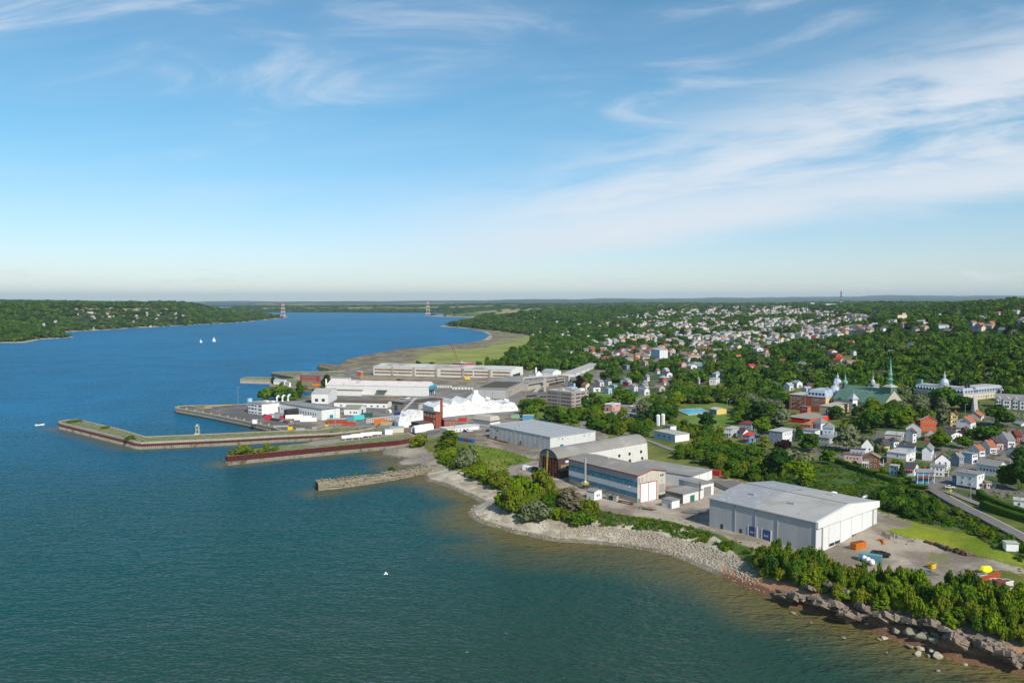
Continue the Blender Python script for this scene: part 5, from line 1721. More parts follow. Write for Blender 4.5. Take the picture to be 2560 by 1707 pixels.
b=house('tall white cube house on stilts at the street corner',T(1560,607),T(1800,645),T(1890,600),7.4,'flat','grey','white',None,win=(0,0,2,2),zb=T(1800,805))
for u,z in((0.68,5.2),(0.33,5.2),(0.72,2.6),(0.33,2.4)):
 b.win('a',b.LA*u,z,0.9,1.5)
b.part('stilts',M_dark,(0.2,b.LA-0.2,-0.06,-0.01,-0.6,1.0))
house('small blue lean-to house end beside the white cube house',T(1508,660),T(1545,672),T(1560,655),3.8,'flat','dark','blue',win=(1,1,0,0),door=False,zb=T(1545,748))
house('low tan roofed annexe with glazed doors beside the white cube house',T(1852,700),T(1912,730),T(2020,718),3.2,'flat','tan','beige',win=(0,0,1,4),zb=T(1912,800))
house('long white house with a grey gable roof behind the white cube house',T(1797,512),T(2055,552),T(2150,505),5.2,'a','grey','white',rh=2.4,win=(1,5,1,2))
b=house('blue house with a red brown upper balcony beside the street corner',T(1090,600),T(1285,607),T(1345,578),6.0,'a','grey','blue','pale blue',rh=1.2,win=(1,4,2,1),zb=T(1285,740))
porch(b,'a',0.0,1.0,3.1,mat('red_brown_board',(0.24,0.06,0.035),0.8,0.2))
b=house('white two storey house with a flat grey roof behind the blue house',T(1250,540),T(1420,556),T(1475,530),5.2,'flat','grey','white',win=(2,3,1,1))
porch(b,'c',0.0,0.6,2.6,M_frame)
b=house('white gable house with a dark roof and a first floor balcony',T(1305,472),T(1488,478),T(1555,448),6.0,'c','dark','white',rh=3.6,win=(2,2,1,2))
porch(b,'a',0.3,0.9,3.2,M_dark)
house('plain white little gable house with a pale grey roof',T(1155,352),T(1265,362),T(1335,340),5.6,'c','grey','white',rh=2.4,win=(0,0,2,1))
b=house('flat roofed house, white above and tan below',T(740,372),T(968,402),T(1078,372),5.6,'flat','pale','white',win=(0,0,2,2),zb=T(968,492))
b.part('lower_wall',WM('tan'),(0.0,b.LA,-0.06,-0.004,-1,2.7))
b.win('a',b.LA*0.44,4.2,0.9,1.3)
house('pale blue house with a flat dark roof behind the white and tan house',T(872,306),T(1060,322),T(1105,300),5.4,'flat','dark','pale blue',win=(0,0,2,1))
b=house('brown boarded gable house with a white balcony',T(455,432),T(655,448),T(712,425),6.0,'c','tan','brown',rh=2.4,win=(2,3,1,1),zb=T(655,578))
porch(b,'a',0.62,1.02,2.9,M_frame)
porch(b,'c',0.2,0.8,2.6,M_frame)
house('lilac grey house with a flat black roof and pink end wall',T(310,332),T(480,342),T(545,316),5.2,'flat','dark','lilac','pink',win=(1,3,1,2))
b=house('low pink house with a flat dark roof above the long hedge',T(235,396),T(440,412),T(482,398),4.6,'flat','olive','pink',win=(1,4,1,1),zb=T(440,490))
house('white house with twin steep dark gables beside the big pale maple',T(440,300),T(582,306),T(655,276),4.4,'c','dark','white',rh=4.6,win=(1,2,1,2))
house('yellow cottage with a dark gable roof',T(655,288),T(712,298),T(772,288),4.2,'c','dark','yellow',rh=3.4,win=(1,1,1,2))
house('white bungalow with a dark hip roof beside the yellow cottage',T(745,236),T(822,252),T(885,240),4.0,'hip','dark','white',rh=2.2,win=(1,2,1,2))
house('beige flat roofed house with two small windows',T(715,166),T(915,182),T(985,152),5.0,'flat','pale','beige','white',win=(0,0,1,2))
house('narrow white gable house with a black roof',T(960,134),T(1045,152),T(1086,132),6.4,'c','dark','white',rh=2.0,win=(0,0,2,1))
house('large pale grey gable house with a tan roof behind the narrow white house',T(965,88),T(1145,94),T(1180,72),6.0,'c','tan','grey','white',rh=3.4,win=(1,2,1,2))
house('pale lilac flat house end with four windows beside the hedge',T(770,530),T(872,545),T(905,530),5.0,'flat','pale','pale blue','white',win=(2,2,0,0),zb=T(872,650))
b=house('white cottage with a dark gable roof and a red porch roof',T(945,556),T(1062,570),T(1110,515),4.2,'a','dark','white',rh=2.2,win=(1,3,1,1))
b.part('porch_roof',RM('red'),(0.5,b.LA-0.3,-1.6,-0.02,2.9,3.15))
house('white house row end with a rust brown gable roof',T(1690,325),T(1830,356),T(1895,335),4.0,'c','rust','white',rh=2.6,win=(1,2,1,3))
house('white dormered house with a rust brown gable roof farther up the street',T(1835,285),T(1955,318),T(2032,290),4.4,'c','rust','white',rh=3.4,win=(1,2,1,3))
house('red gabled house with a dark roof and white porch',T(1905,232),T(2032,268),T(2112,240),4.4,'c','dark','red','pink',rh=2.6,win=(1,1,1,2))
house('white gable house with a dark grey dormered roof',T(2025,192),T(2165,238),T(2250,205),5.0,'c','grey','white',rh=4.0,win=(1,1,1,3))
house('dark red brick house with a maroon roof at the street end',T(2200,150),T(2265,186),T(2330,160),5.0,'c','maroon','brick',rh=2.4,win=(1,1,1,2))
house('white bungalow with a charcoal gable roof beside the brown roofed garage',T(2135,352),T(2262,388),T(2400,352),3.6,'c','dark','white',rh=2.4,win=(1,1,1,2))
house('wide cream bungalow under a broad brown hip roof',T(2005,452),T(2190,482),T(2270,440),4.0,'hip','tan','cream',rh=2.6,win=(1,2,1,2))
house('long pale blue and white row house with a flat grey roof',T(1560,372),T(1742,402),T(1812,370),6.0,'flat','grey','pale blue','white',win=(0,0,2,3))
house('slate grey gable house beside the white balcony house',T(1495,418),T(1592,440),T(1648,420),5.4,'c','grey','slate',rh=2.2,win=(1,1,2,2))
house('white bungalow at the picture edge behind the clipped hedge',T(2232,938),T(2440,962),T(2540,930),3.4,'flat','pale','white',win=(1,2,1,2),door=False)
V=lambda x,y:q('V',x,y)
house('orange red gable house with a steel blue roof',V(450,655),V(742,662),V(800,628),8.0,'c','blue grey','orange red',rh=2.8,win=(2,3,2,1))
b=house('white gable house with a rust roof and a row of small upper windows',V(1105,685),V(1372,712),V(1475,672),5.4,'c','rust','white',rh=3.6,win=(0,0,1,2))
for i in range(4):
 b.win('a',b.LA*(0.42+0.08*i),6.0,0.7,1.4)
house('pale gable house with a rust roof above the white one',V(1320,585),V(1565,604),V(1662,575),4.6,'c','rust','beige','white',rh=3.0,win=(0,0,1,1))
house('cyan house with a maroon roof beside a dark tree',V(1030,560),V(1125,566),V(1182,528),7.0,'c','maroon','yellow','cyan',rh=2.4,win=(2,2,2,2))
house('tall narrow yellow house in front of the cyan house',V(960,520),V(1010,528),V(1038,512),9.4,'flat','tan','yellow',win=(3,2,3,1))
house('red cottage with a grey hip roof behind a round tree',V(522,948),V(640,958),V(690,940),3.4,'hip','grey','red',rh=2.0,win=(1,2,0,0))
house('white house with a broad charcoal roof in the middle of the block',V(745,885),V(1015,932),V(1215,842),4.6,'a','dark','white',rh=1.6,win=(1,3,2,3))
house('dark roofed low house above the charcoal roofed white house',V(900,800),V(1100,830),V(1215,802),3.6,'flat','dark','beige',win=(0,0,1,2))
house('red brown house with a charcoal roof and white gable end',V(1190,826),V(1290,850),V(1360,830),4.4,'c','dark','brick','orange red',rh=1.6,win=(1,1,1,2))
house('white house with a blue roof beyond the dark trees at the edge',V(2165,712),V(2300,742),V(2420,705),4.0,'a','blue grey','white',rh=1.6,win=(1,2,0,0))
b=house('white and blue a-frame hall with a steep pointed roof',V(1390,480),V(1450,492),V(1502,476),2.0,'c','pale','white',rh=11.5,win=(0,0,0,0),door=False)
# the upper storeys of the streets nearer the park
Lq=lambda x,y:q('L',x,y)
Mq=lambda x,y:q('M',x,y)
house('three storey house with a slate blue side and white front',Lq(80,770),Lq(200,785),Lq(312,775),8.0,'flat','pale','slate','white',win=(2,2,2,4),zb=Lq(200,880))
house('white flat roofed house with a porch in front of the red gym',Lq(378,764),Lq(490,776),Lq(536,762),5.4,'flat','grey','white',win=(1,3,2,1))
house('white villa with a grey pyramid roof beside the red gym',Lq(470,690),Lq(542,704),Lq(612,690),5.0,'hip','grey','white',rh=3.0,win=(1,2,1,2))
house('brown brick bungalow with a rust hip roof',Lq(362,714),Lq(445,722),Lq(512,714),3.8,'hip','rust','brick',rh=1.6,win=(1,2,1,2))
house('pale blue house with a grey hip roof beside the pale maple',Lq(558,746),Lq(652,752),Lq(705,736),5.6,'hip','grey','pale blue','white',rh=2.8,win=(1,2,1,1))
house('low grey house with blue awnings under the pale maple',Lq(495,822),Lq(620,838),Lq(690,820),3.8,'hip','grey','grey',rh=1.8,win=(1,3,1,2))
house('brown house with a maroon hip roof beside the park lawn',Mq(1950,740),Mq(2060,750),Mq(2098,738),4.4,'hip','maroon','slate',rh=2.0,win=(1,3,1,1))
b=house('white flat roofed house with open verandas and a grey side',Mq(1825,785),Mq(1890,792),Mq(1952,778),6.0,'flat','pale','white','grey',win=(2,2,1,2))
porch(b,'a',0.0,1.0,3.0,M_frame)
house('dark dormered house between the verandas and the red awning house',Mq(1935,822),Mq(1985,832),Mq(2050,818),4.0,'a','dark','white',rh=3.0,win=(1,2,1,1))
b=house('blue house with bright red awning roofs',Mq(1985,845),Mq(2045,852),Mq(2092,838),5.0,'hip','red','blue',rh=2.0,win=(1,2,1,1))
b.part('awning',RM('red'),(0,b.LA,-1.8,-0.02,2.4,2.6))
# small houses round the brown office, read from the photograph one by one
Oq=lambda x,y:q('O',x,y)
NEAR=[ # left, corner, right eaves; height, roof, roof colour, walls, label
((905,360),(965,372),(1045,352),6.0,'a','rust','cream','cream house with a rust roof beside a brown maple'),
((1015,385),(1080,400),(1185,375),5.0,'c','dark','white','white gable house with a steep dark roof and brick base'),
((712,330),(790,345),(815,330),9.0,'flat','grey','pale blue','tall pale blue apartment house behind the office roof'),
((1110,320),(1175,330),(1235,318),4.5,'c','grey','white','white house with a grey gable roof behind the steep dark one'),
((1240,300),(1300,310),(1345,300),4.5,'c','dark','white','white house with a dark roof and dark gable beside a hedge tree'),
((1330,360),(1385,372),(1428,358),3.5,'flat','blue grey','cyan','low house with a bright cyan front'),
((1240,405),(1300,415),(1350,402),6.0,'flat','blue grey','pale blue','boxy pale blue house by the car park lawn'),
((1480,295),(1580,305),(1640,290),4.5,'c','grey','white','wide white gable house with a blue grey roof'),
((1510,320),(1590,330),(1620,318),4.0,'flat','dark','red','red brick cottage below the wide white gable house'),
((1600,380),(1680,392),(1735,378),5.0,'c','grey','white','white gable house half hidden by round trees'),
((1735,430),(1830,445),(1905,425),5.0,'a','grey','white','long white house with a slate grey roof above the lawn'),
((1770,375),(1830,385),(1890,370),4.5,'c','grey','white','white house with a grey gable roof above the long white one'),
((1790,330),(1840,338),(1880,328),4.5,'c','grey','white','small white gable house between two round maples'),
((1830,240),(1870,248),(1905,236),5.0,'c','grey','white','white house with a red side porch up the street'),
((2042,255),(2115,262),(2170,248),6.0,'hip','blue grey','red','bright red house with a steel blue hip roof'),
((1970,400),(2050,410),(2135,392),4.0,'a','tan','beige','beige bungalow with a tan roof among the maples'),
((2090,310),(2120,318),(2150,308),4.0,'c','rust','white','white house with a rust porch below the red house'),
((2085,195),(2160,205),(2240,190),4.5,'a','dark','white','long white house with a dark roof and orange gable'),
((2090,140),(2150,150),(2195,138),5.0,'c','pale','white','white gable house on the main street bend'),
((1515,70),(1570,78),(1610,66),6.0,'flat','grey','slate','slate grey three storey house at the street end'),
((1985,150),(2020,156),(2060,148),4.0,'c','brown','white','white cottage with a brown roof by the street'),
((1790,30),(1840,36),(1885,26),5.0,'c','tan','pink','pink gabled house at the top of the main street'),
]
for A,B,C_,h,rf,rc_,wl,lb in NEAR:
 house(lb,Oq(*A),Oq(*B),Oq(*C_),h,rf,rc_,wl,rh=2.6,win=(1,2,1,2),group='houses between the shipyard and the park')
Zq=lambda x,y:q('Z',x,y)
NEAR2=[((1020,980),(1115,985),(1225,985),7.0,'flat','pale','white','white two storey block half buried in the maples'),
((1060,900),(1120,908),(1210,896),4.5,'hip','blue grey','white','white house with a broad steel blue roof above the white block'),
((735,740),(790,750),(915,735),6.0,'flat','pale','blue','blue and white house with a dark gable on the wooded slope'),
((690,785),(750,795),(840,780),4.0,'a','pale','pale blue','pale blue low house below the blue and white one'),
((840,990),(866,995),(885,988),4.5,'c','grey','white','small white gable house between green maples'),
((1775,610),(1840,618),(1920,605),4.0,'hip','tan','tan','tan bungalow with a broad hip roof in a clearing'),
((1820,562),(1855,566),(1890,560),4.0,'c','red','white','white house with a bright red roof on the slope'),
((1655,530),(1720,540),(1815,490),4.0,'a','pale','white','long low white building with a grey roof on the slope'),
((2110,1075),(2200,1085),(2255,1072),5.0,'c','blue grey','white','white gable house with a steel blue roof beside the school trees'),
((810,615),(835,620),(868,612),3.5,'a','rust','white','white cottage with a rust roof deep in the trees'),
((160,545),(290,560),(408,545),14.0,'flat','pale','pale blue','white four storey apartment block at the end of the main street'),  # pale blue paints shade on the left walls of this white block
((415,575),(445,580),(470,574),6.0,'flat','pale','pink','pink house beside the white apartment block')]
for A,B,C_,h,rf,rc_,wl,lb in NEAR2:
 house(lb,Zq(*A),Zq(*B),Zq(*C_),h,rf,rc_,wl,'white' if wl=='pale blue' else None,rh=2.4,win=(4,7,4,3) if h>10 else(1,2,1,2),group='houses on the wooded slope')
HILL=[((1255,60),(1400,62),(1440,55),6.0,'a','maroon','white','long white hillside house with a maroon roof'),
((1500,42),(1620,48),(1645,40),4.5,'flat','pale','white','white hillside villa with a flat overhanging roof'),
((1390,25),(1460,30),(1530,22),4.0,'flat','tan','beige','flat tan roofed house between the hillside villas'),
((1750,30),(1800,34),(1832,26),6.0,'c','grey','pink','brown and white hillside house with a gable front'),
((600,60),(640,66),(690,55),4.0,'a','rust','white','white house with a rust roof above the convent woods'),
((620,92),(680,98),(735,90),3.5,'a','dark','orange red','low house with a dark roof and orange end above the church'),
((805,68),(835,72),(860,66),4.5,'a','grey','white','small grey roofed house above the church woods'),
((215,360),(255,366),(298,355),5.0,'c','blue grey','white','white house with a steel roof left of the school dome'),
((285,340),(330,348),(380,338),5.0,'a','blue grey','white','white house with a long blue roof behind the steel roofed house'),
((370,395),(415,402),(462,390),5.0,'c','blue grey','white','white house with a blue roof in front of the orange brick gable'),
((400,365),(430,370),(465,362),5.0,'c','dark','orange red','orange brick gable house beside the school dome')]
for A,B,C_,h,rf,rc_,wl,lb in HILL:
 house(lb,Lq(*A),Lq(*B),Lq(*C_),h,rf,rc_,wl,rh=2.2,win=(1,3,1,1),group='houses below the wooded hill')
 # ------------------------------------------------------------------ school
Sq=lambda x,y:q('S',x,y)
msilver=mat('silver_tin',(0.50,0.54,0.60),0.35,0.12,0.5,metal=0.3)
mslateb=mat('blue_tin_mansard',(0.36,0.44,0.54),0.5,0.12,0.5)
myel=mat('school_yellow',(0.66,0.51,0.25),0.8,0.08,0.25,streak=0.1)
mkha=mat('school_khaki',(0.36,0.285,0.18),0.8,0.08,0.25,streak=0.12)
mbrk=mat('school_brick',(0.33,0.085,0.045),0.85,0.2,0.6)
b=Bld('school','brick school wing with a silver dome, blue tin mansard and outside stairs','school',Sq(195,505),Sq(730,552),Sq(905,520),12.5,zb=Sq(330,790))
b.walls(mbrk,myel)
sp_=0.50
b.part('roof',M_pale,(b.LA*sp_,b.LA+0.3,-0.3,b.LC+0.3,b.h+0.003,b.h+0.5))
k=MB()
pts=[b.L(a,c,b.h+0.003) for a,c in((-0.3,-0.3),(b.LA*sp_-0.05,-0.3),(b.LA*sp_-0.05,b.LC+0.3),(-0.3,b.LC+0.3))]+[b.L(a,c,b.h+5.6) for a,c in((1.6,1.6),(b.LA*sp_-1.6,1.6),(b.LA*sp_-1.6,b.LC-1.6),(1.6,b.LC-1.6))]
if b.flip:
 pts=[pts[i] for i in(3,2,1,0,7,6,5,4)]
k.hexa(pts)
k.build('mansard',mslateb,b.root)
for i in range(5):
 a=b.LA*sp_*(0.12+0.19*i)
 d=b.part('dormer',msilver,(a-1.1,a+1.1,0.2,2.6,b.h+0.6,b.h+3.7))
 b.part('pane',M_glass,(a-0.6,a+0.6,0.12,0.19,b.h+1.0,b.h+3.3),parent=d)
for i in range(2):
 c=b.LC*(0.3+0.4*i)
 d=b.part('chimney',msilver,(1.0,2.6,c-0.8,c+0.8,b.h+2,b.h+8.0))
for r_ in range(3):
 for i in range(4):
  b.win('a',b.LA*(0.95-0.085*i),2.6+3.6*r_,1.5,2.1)
 if r_>0:
  for i in range(6):
   b.win('a',b.LA*(0.04+0.062*i),2.6+3.6*r_,1.1,2.1)
k=MB()
for i in range(3):
 z0=2+3.6*i
 p0,p1=b.L(b.LA*0.72,-1.2,z0),b.L(b.LA*0.52,-1.2,z0+3.6)
 dv=b.uc*-0.9
 up=Vector((0,0,0.3))
 k.hexa([p0,p1,p1+dv,p0+dv,p0+up,p1+up,p1+dv+up,p0+dv+up])
 k.tube([p0+dv+Vector((0,0,1.2)),p1+dv+Vector((0,0,1.2))],0.09,4)
k.tube([b.L(b.LA*0.52,-2,0),b.L(b.LA*0.52,-2,13)],0.15,4)
k.build('fire_stairs',M_steel,b.root)
def dome(parent,c,z,r,mm,tall=1.0,drum=1.6):
 k=MB()
 k.lathe([(r*1.02,z),(r*1.02,z+drum),(r*1.12,z+drum+0.1),(r,z+drum+0.4)],12,(c.x,c.y))
 k.build('drum',mm,parent)
 k=MB()
 z1=z+drum+0.4
 prof=[(r*math.cos(a),z1+r*1.25*tall*math.sin(a)) for a in[i*math.pi/2/6 for i in range(6)]]
 prof+=[(r*0.26,z1+r*1.28*tall),(r*0.26,z1+r*1.75*tall),(r*0.34,z1+r*1.8*tall),(r*0.12,z1+r*2.1*tall),(r*0.10,z1+r*2.5*tall),(0.03,z1+r*3.0*tall)]
 k.lathe(prof,12,(c.x,c.y))
 k.build('dome',mm,parent)
dome(b.root,b.L(b.LA*0.06,b.LC*0.95,0),b.h+1.5,3.9,msilver)
b=simple_hall('school_block','tall khaki and yellow block behind the yellow classroom wing','school',Sq(800,560),Sq(1068,578),Sq(1100,565),10.5,mkha,myel,M_pale,'flat',zb=14.0)
b.win('a',b.LA*0.88,8.4,1.6,2.0)
b=Bld('bell_turret','small white square turret with a pointed grey cap beside the yellow wing','turret',Sq(1072,560),Sq(1130,572),Sq(1200,560),14.5,zb=13.5)
b.walls(mat('turret_shade',(0.48,0.50,0.54),0.7),mwh2)  # grey puts shade into the colour of the white turret's left side
b.hip(mat('turret_cap',(0.38,0.42,0.47),0.6),4.2,0.9)
for i in range(3):
 b.part('louvre',M_glass,(b.LA*(0.12+0.28*i),b.LA*(0.32+0.28*i),-0.08,-0.004,b.h-2.4,b.h-0.8))
b.win('c',b.LC*0.45,9.5,1.4,1.8,DARKWIN)
k=MB()
k.tube([b.L(b.LA/2,b.LC/2,b.h+4),b.L(b.LA/2,b.LC/2,b.h+8)],0.25,6,r1=0.04)
k.build('finial',M_steel,b.root)
b=simple_hall('classroom_wing','yellow three storey classroom wing with rows of grouped windows','school',Sq(640,672),Sq(852,692),Sq(1198,655),9.6,mkha,myel,mat('classroom_roof',(0.40,0.36,0.33),0.85,0.15),'flat',zb=13.0)
b.win('a',b.LA*0.52,5.8,2.0,3.4)
for r_ in range(3):
 for g_ in(0.22,0.52):
  for i in range(5):
   b.win('c',b.LC*(g_+0.048*i),1.8+3.0*r_,1.2,1.6)
b=simple_hall('stair_block','red and orange stair block at the foot of the school stairs','school',Sq(347,682),Sq(462,694),Sq(514,678),7.5,mat('dark_red_wall',(0.33,0.035,0.03),0.8,0.1),mat('orange_wall',(0.52,0.15,0.06),0.8,0.1),M_tar,'flat',zb=13.0)
b.win('a',b.LA*0.65,5.8,1.2,1.2)
b.win('a',b.LA*0.35,5.8,1.2,1.2)
b=simple_hall('gymnasium','bright red gymnasium with a wide flat brown grey roof','gymnasium',Sq(150,830),Sq(500,872),Sq(640,838),5.5,mat('bright_red_wall',(0.55,0.015,0.015),0.7,0.08),mat('bright_orange_wall',(0.70,0.07,0.01),0.7,0.08),mat('gym_roof',(0.30,0.255,0.22),0.9,0.15),'flat',zb=11.0,LC=34)
# ------------------------------------------------------------------ church with the green roof
mgreen=mat('green_tin_roof',(0.095,0.19,0.14),0.65,0.12,0.12,ribs=0.0,col2=(0.125,0.225,0.17),col2_scale=0.05)
mverd=mat('verdigris',(0.155,0.36,0.29),0.6,0.15,0.4)
mstone=mat('church_stone',(0.46,0.39,0.33),0.85,0.12,0.4,streak=0.15)
b=Bld('church','stone church with a long green tin roof and a slender green spire','church',(2083,995.4),(2208,1012.6),(2264,1008),8.0,zb=17.0,LC=24,block=False)
b.walls(mstone)
b.gable(mgreen,11.0,'a',0.5,mstone)
k=MB()
k.lathe([(2.0,9.5),(2.0,10.0)],16)
tq=thing
b.part('transept',mgreen,(b.LA*0.80,b.LA*0.88,-0.8,b.LC*0.5,b.h-0.5,b.h+1.4))
for f in(0.2,0.42,0.62):
 b.part('roof_vent',mverd,(b.LA*f,b.LA*f+0.9,b.LC*0.28,b.LC*0.31,b.h+5.5,b.h+7.2))
b.win('c',b.LC*0.5,10.5,3.0,3.0,DARKWIN)
for f in(0.25,0.75):
 b.win('c',b.LC*f,4.0,1.6,3.4,DARKWIN)
b.door('c',b.LC*0.42,b.LC*0.58,4.5,M_dark)
k=MB()
k.tube([b.L(b.LA*0.955,9,b.h+4),b.L(b.LA*0.955,9,b.h+13)],0.8,4)
k.build('chimney',M_dark,b.root)
cc_=b.L(b.LA*0.08,b.LC*0.5,0)
zt=b.h+11.0
k=MB()
def sq(r0,r1,z0,z1,n=4,rot=math.pi/4):
 o=math.atan2(b.ua.y,b.ua.x)
 A_,B_=[[Vector((cc_.x+r*math.cos(o+rot+i*2*math.pi/n),cc_.y+r*math.sin(o+rot+i*2*math.pi/n),z)) for i in range(n)] for r,z in((r0,z0),(r1,z1))]
 for i in range(n):
  j=(i+1)%n
  k.poly([A_[i],A_[j],B_[j],B_[i]])
 k.poly(B_)
 k.poly(A_[::-1])
sq(4.7,4.7,zt-8.0,zt+2.0)
k.build('tower',mgreen,b.root)
k=MB()
sq(6.0,5.8,zt+2.02,zt+2.4)
sq(5.8,1.9,zt+2.41,zt+4.2)
k.build('tower_cap',mat('grey_green_cap',(0.33,0.37,0.31),0.7,0.12),b.root)
for nm,z0,z1,r in(('belfry',4.0,7.6,1.35),('lantern',8.4,11.4,1.1)):
 k=MB()
 for i in range(8):
  an=i*math.pi/4
  k.tube([(cc_.x+r*math.cos(an),cc_.y+r*math.sin(an),zt+z0),(cc_.x+r*0.92*math.cos(an),cc_.y+r*0.92*math.sin(an),zt+z1)],0.26,5)
 k.lathe([(r*1.25,zt+z0),(r*1.25,zt+z0+0.7),(r,zt+z0+0.8)],12,(cc_.x,cc_.y))
 k.lathe([(r*1.1,zt+z1-0.3),(r*1.7,zt+z1+0.2),(r*1.6,zt+z1+0.5),(r*0.9,zt+z1+1.0)],12,(cc_.x,cc_.y))
 k.build(nm,mverd,b.root)
k=MB()
k.lathe([(1.35,zt+12.2),(0.65,zt+18),(0.05,zt+25.5)],8,(cc_.x,cc_.y))
k.build('spire',mat('verdigris_spire',(0.13,0.37,0.30),0.6,0.15,0.4),b.root)
# the older chapel behind, seen as a silver dome and a small spire
t=Bld('chapel','pale stone chapel with a silver dome behind the school','chapel',Sq(815,395),Sq(925,400),Sq(990,385),9.0,zb=20.0)
t.walls(mstone)
t.hip(msilver,2.0,0.3)
dome(t.root,t.L(t.LA*0.45,t.LC*0.4,0),t.h+0.2,3.6,msilver,0.9)
t=Bld('chapel_wing','white and brick chapel wing with a little green spire behind the school','chapel',Sq(925,345),Sq(1000,350),Sq(1040,340),12.0,zb=20.0)
t.walls(mat('chapel_brick',(0.36,0.22,0.17),0.8),mwh2)
t.hip(mgreen,1.5,0.4)
k=MB()
cv=t.L(t.LA*0.1,t.LC*0.6,0)
k.lathe([(2.4,t.h),(2.4,t.h+2.0),(1.2,t.h+2.8),(0.8,t.h+5.0),(0.7,t.h+5.2),(0.05,t.h+9.5)],8,(cv.x,cv.y))
k.build('spire',mverd,t.root)
t=Bld('rectory','white rectory with a small silver cupola behind the church roof','house',Sq(1370,395),Sq(1510,400),Sq(1610,390),6.0,zb=17.0)
t.walls(mwh2)
t.gable(RM('pale'),3.0,'a',0.5,mwh2)
dome(t.root,t.L(t.LA*0.62,t.LC*0.5,0),t.h+2.0,2.2,msilver,1.3)
# ------------------------------------------------------------------ convent
b=Bld('convent','huge pale stone convent with a silver mansard, arched dormers and a cupola','convent',V(325,96),V(1240,192),V(1975,120),12.5,zb=16.0)
mcs=mat('convent_shade_blue',(0.22,0.27,0.40),0.7,0.08)  # bluish shade of the left front as a wall colour, unused
mcw=mat('convent_stone',(0.56,0.50,0.385),0.85,0.1,0.3,streak=0.12)
mms=mat('convent_mansard',(0.40,0.44,0.52),0.45,0.12,0.4,metal=0.2)
wing=16.0
k=MB()
b.box(k,0,b.LA,0,wing,-2,b.h)
k.build('wall',mcw,b.root)
k=MB()
b.box(k,0,wing,wing+0.003,b.LC,-2,b.h)
k.build('wall',mcw,b.root)
def mansard(a0,a1,c0,c1,hh,i):
 k=MB()
 pts=[b.L(a,c,b.h+0.003) for a,c in((a0-0.4,c0-0.4),(a1+0.4,c0-0.4),(a1+0.4,c1+0.4),(a0-0.4,c1+0.4))]+[b.L(a,c,b.h+hh) for a,c in((a0+i,c0+i),(a1-i,c0+i),(a1-i,c1-i),(a0+i,c1-i))]
 if b.flip:
  pts=[pts[x] for x in(3,2,1,0,7,6,5,4)]
 k.hexa(pts)
 k.build('mansard',mms,b.root)
mansard(0,b.LA,0,wing,4.6,1.5)
mansard(0.02,wing-0.02,wing+1.5,b.LC,4.5,1.5)
b.part('roof',M_pale,(2.0,b.LA-2,2.0,wing-2,b.h+4.61,b.h+5.0))
b.part('roof',M_pale,(2.0,wing-2,wing+3,b.LC-2,b.h+4.52,b.h+4.9))
def arched(side,u,z,w_,hh):
 n=8
 pr=[(-w_/2,0),(w_/2,0)]+[(w_/2*math.cos(i*math.pi/n),hh+w_/2*math.sin(i*math.pi/n)) for i in range(n+1)]
 k=MB()
 k2=MB()
 def P(x,y,d):
  return b.L(u+x,0.3-d,z+y) if side=='a' else b.L(0.3-d,u+x,z+y)
 f=[P(x,y,0.5) for x,y in pr]
 bk=[P(x,y,-1.6) for x,y in pr]
 k.poly(f)
 for i in range(len(pr)):
  j=(i+1)%len(pr)
  k.poly([f[i],f[j],bk[j],bk[i]])
 d=k.build('dormer',msilver,b.root)
 k2.poly([P(x*0.6,0.3+y*0.75,0.56) for x,y in pr])
 k2.build('pane',M_glass,d)
for i in range(14):
 arched('c',b.LC*(0.06+0.068*i),b.h+0.7,2.2,1.5)
for i in range(16):
 arched('a',b.LA*(0.03+0.062*i),b.h+0.7,2.0,1.5)
for r_ in range(3):
 for i in range(15):
  b.win('c',b.LC*(0.05+0.064*i),2.2+3.6*r_,1.1,1.7)
 for i in range(18):
  b.win('a',b.LA*(0.03+0.055*i),2.2+3.6*r_,1.1,1.7)
dome(b.root,b.L(b.LA*0.49,wing*0.5,0),b.h+4.5,3.5,msilver,1.0,2.0)
for c in(0.10,0.17):
 b.part('chimney',M_dark,(1.5,2.8,b.LC*c,b.LC*c+1.6,b.h+1.5,b.h+8.5))
for a in(0.93,0.97):
 b.part('chimney',mverd,(b.LA*a,b.LA*a+2,6,8,b.h+4,b.h+8.5))
b=Bld('apartment_house','grey two storey apartment row with white gables beside the convent','apartments',V(1818,272),V(2760,330),V(2900,300),7.0,zb=V(1830,432),LC=14)
b.walls(WM('grey'))
b.gable(RM('grey'),3.6,'a',0.6,WM('grey'))
for i in range(6):
 u=b.LA*(0.92-0.165*i)
 w_=5.0 if i%2 else 3.0
 d=b.part('bay',WM('white'),(u-w_/2,u+w_/2,-1.2,-0.01,0,b.h))
 g2=MB()
 tri=[b.L(u-w_/2-0.4,-1.4,b.h),b.L(u+w_/2+0.4,-1.4,b.h),b.L(u,-1.4,b.h+2.6)]
 bk=[x+b.uc*4 for x in tri]
 g2.poly(tri)
 g2.poly([tri[0],tri[2],bk[2],bk[0]])
 g2.poly([tri[1],bk[1],bk[2],tri[2]])
 g2.build('bay_roof',RM('pale'),d)
 for z in(2.0,5.0):
  b.win('a',u-0.8,z,1.0,1.6,DARKWIN,at=-1.25)
  b.win('a',u+0.8,z,1.0,1.6,DARKWIN,at=-1.25)
  b.win('a',u-4.2,z,1.4,1.4)
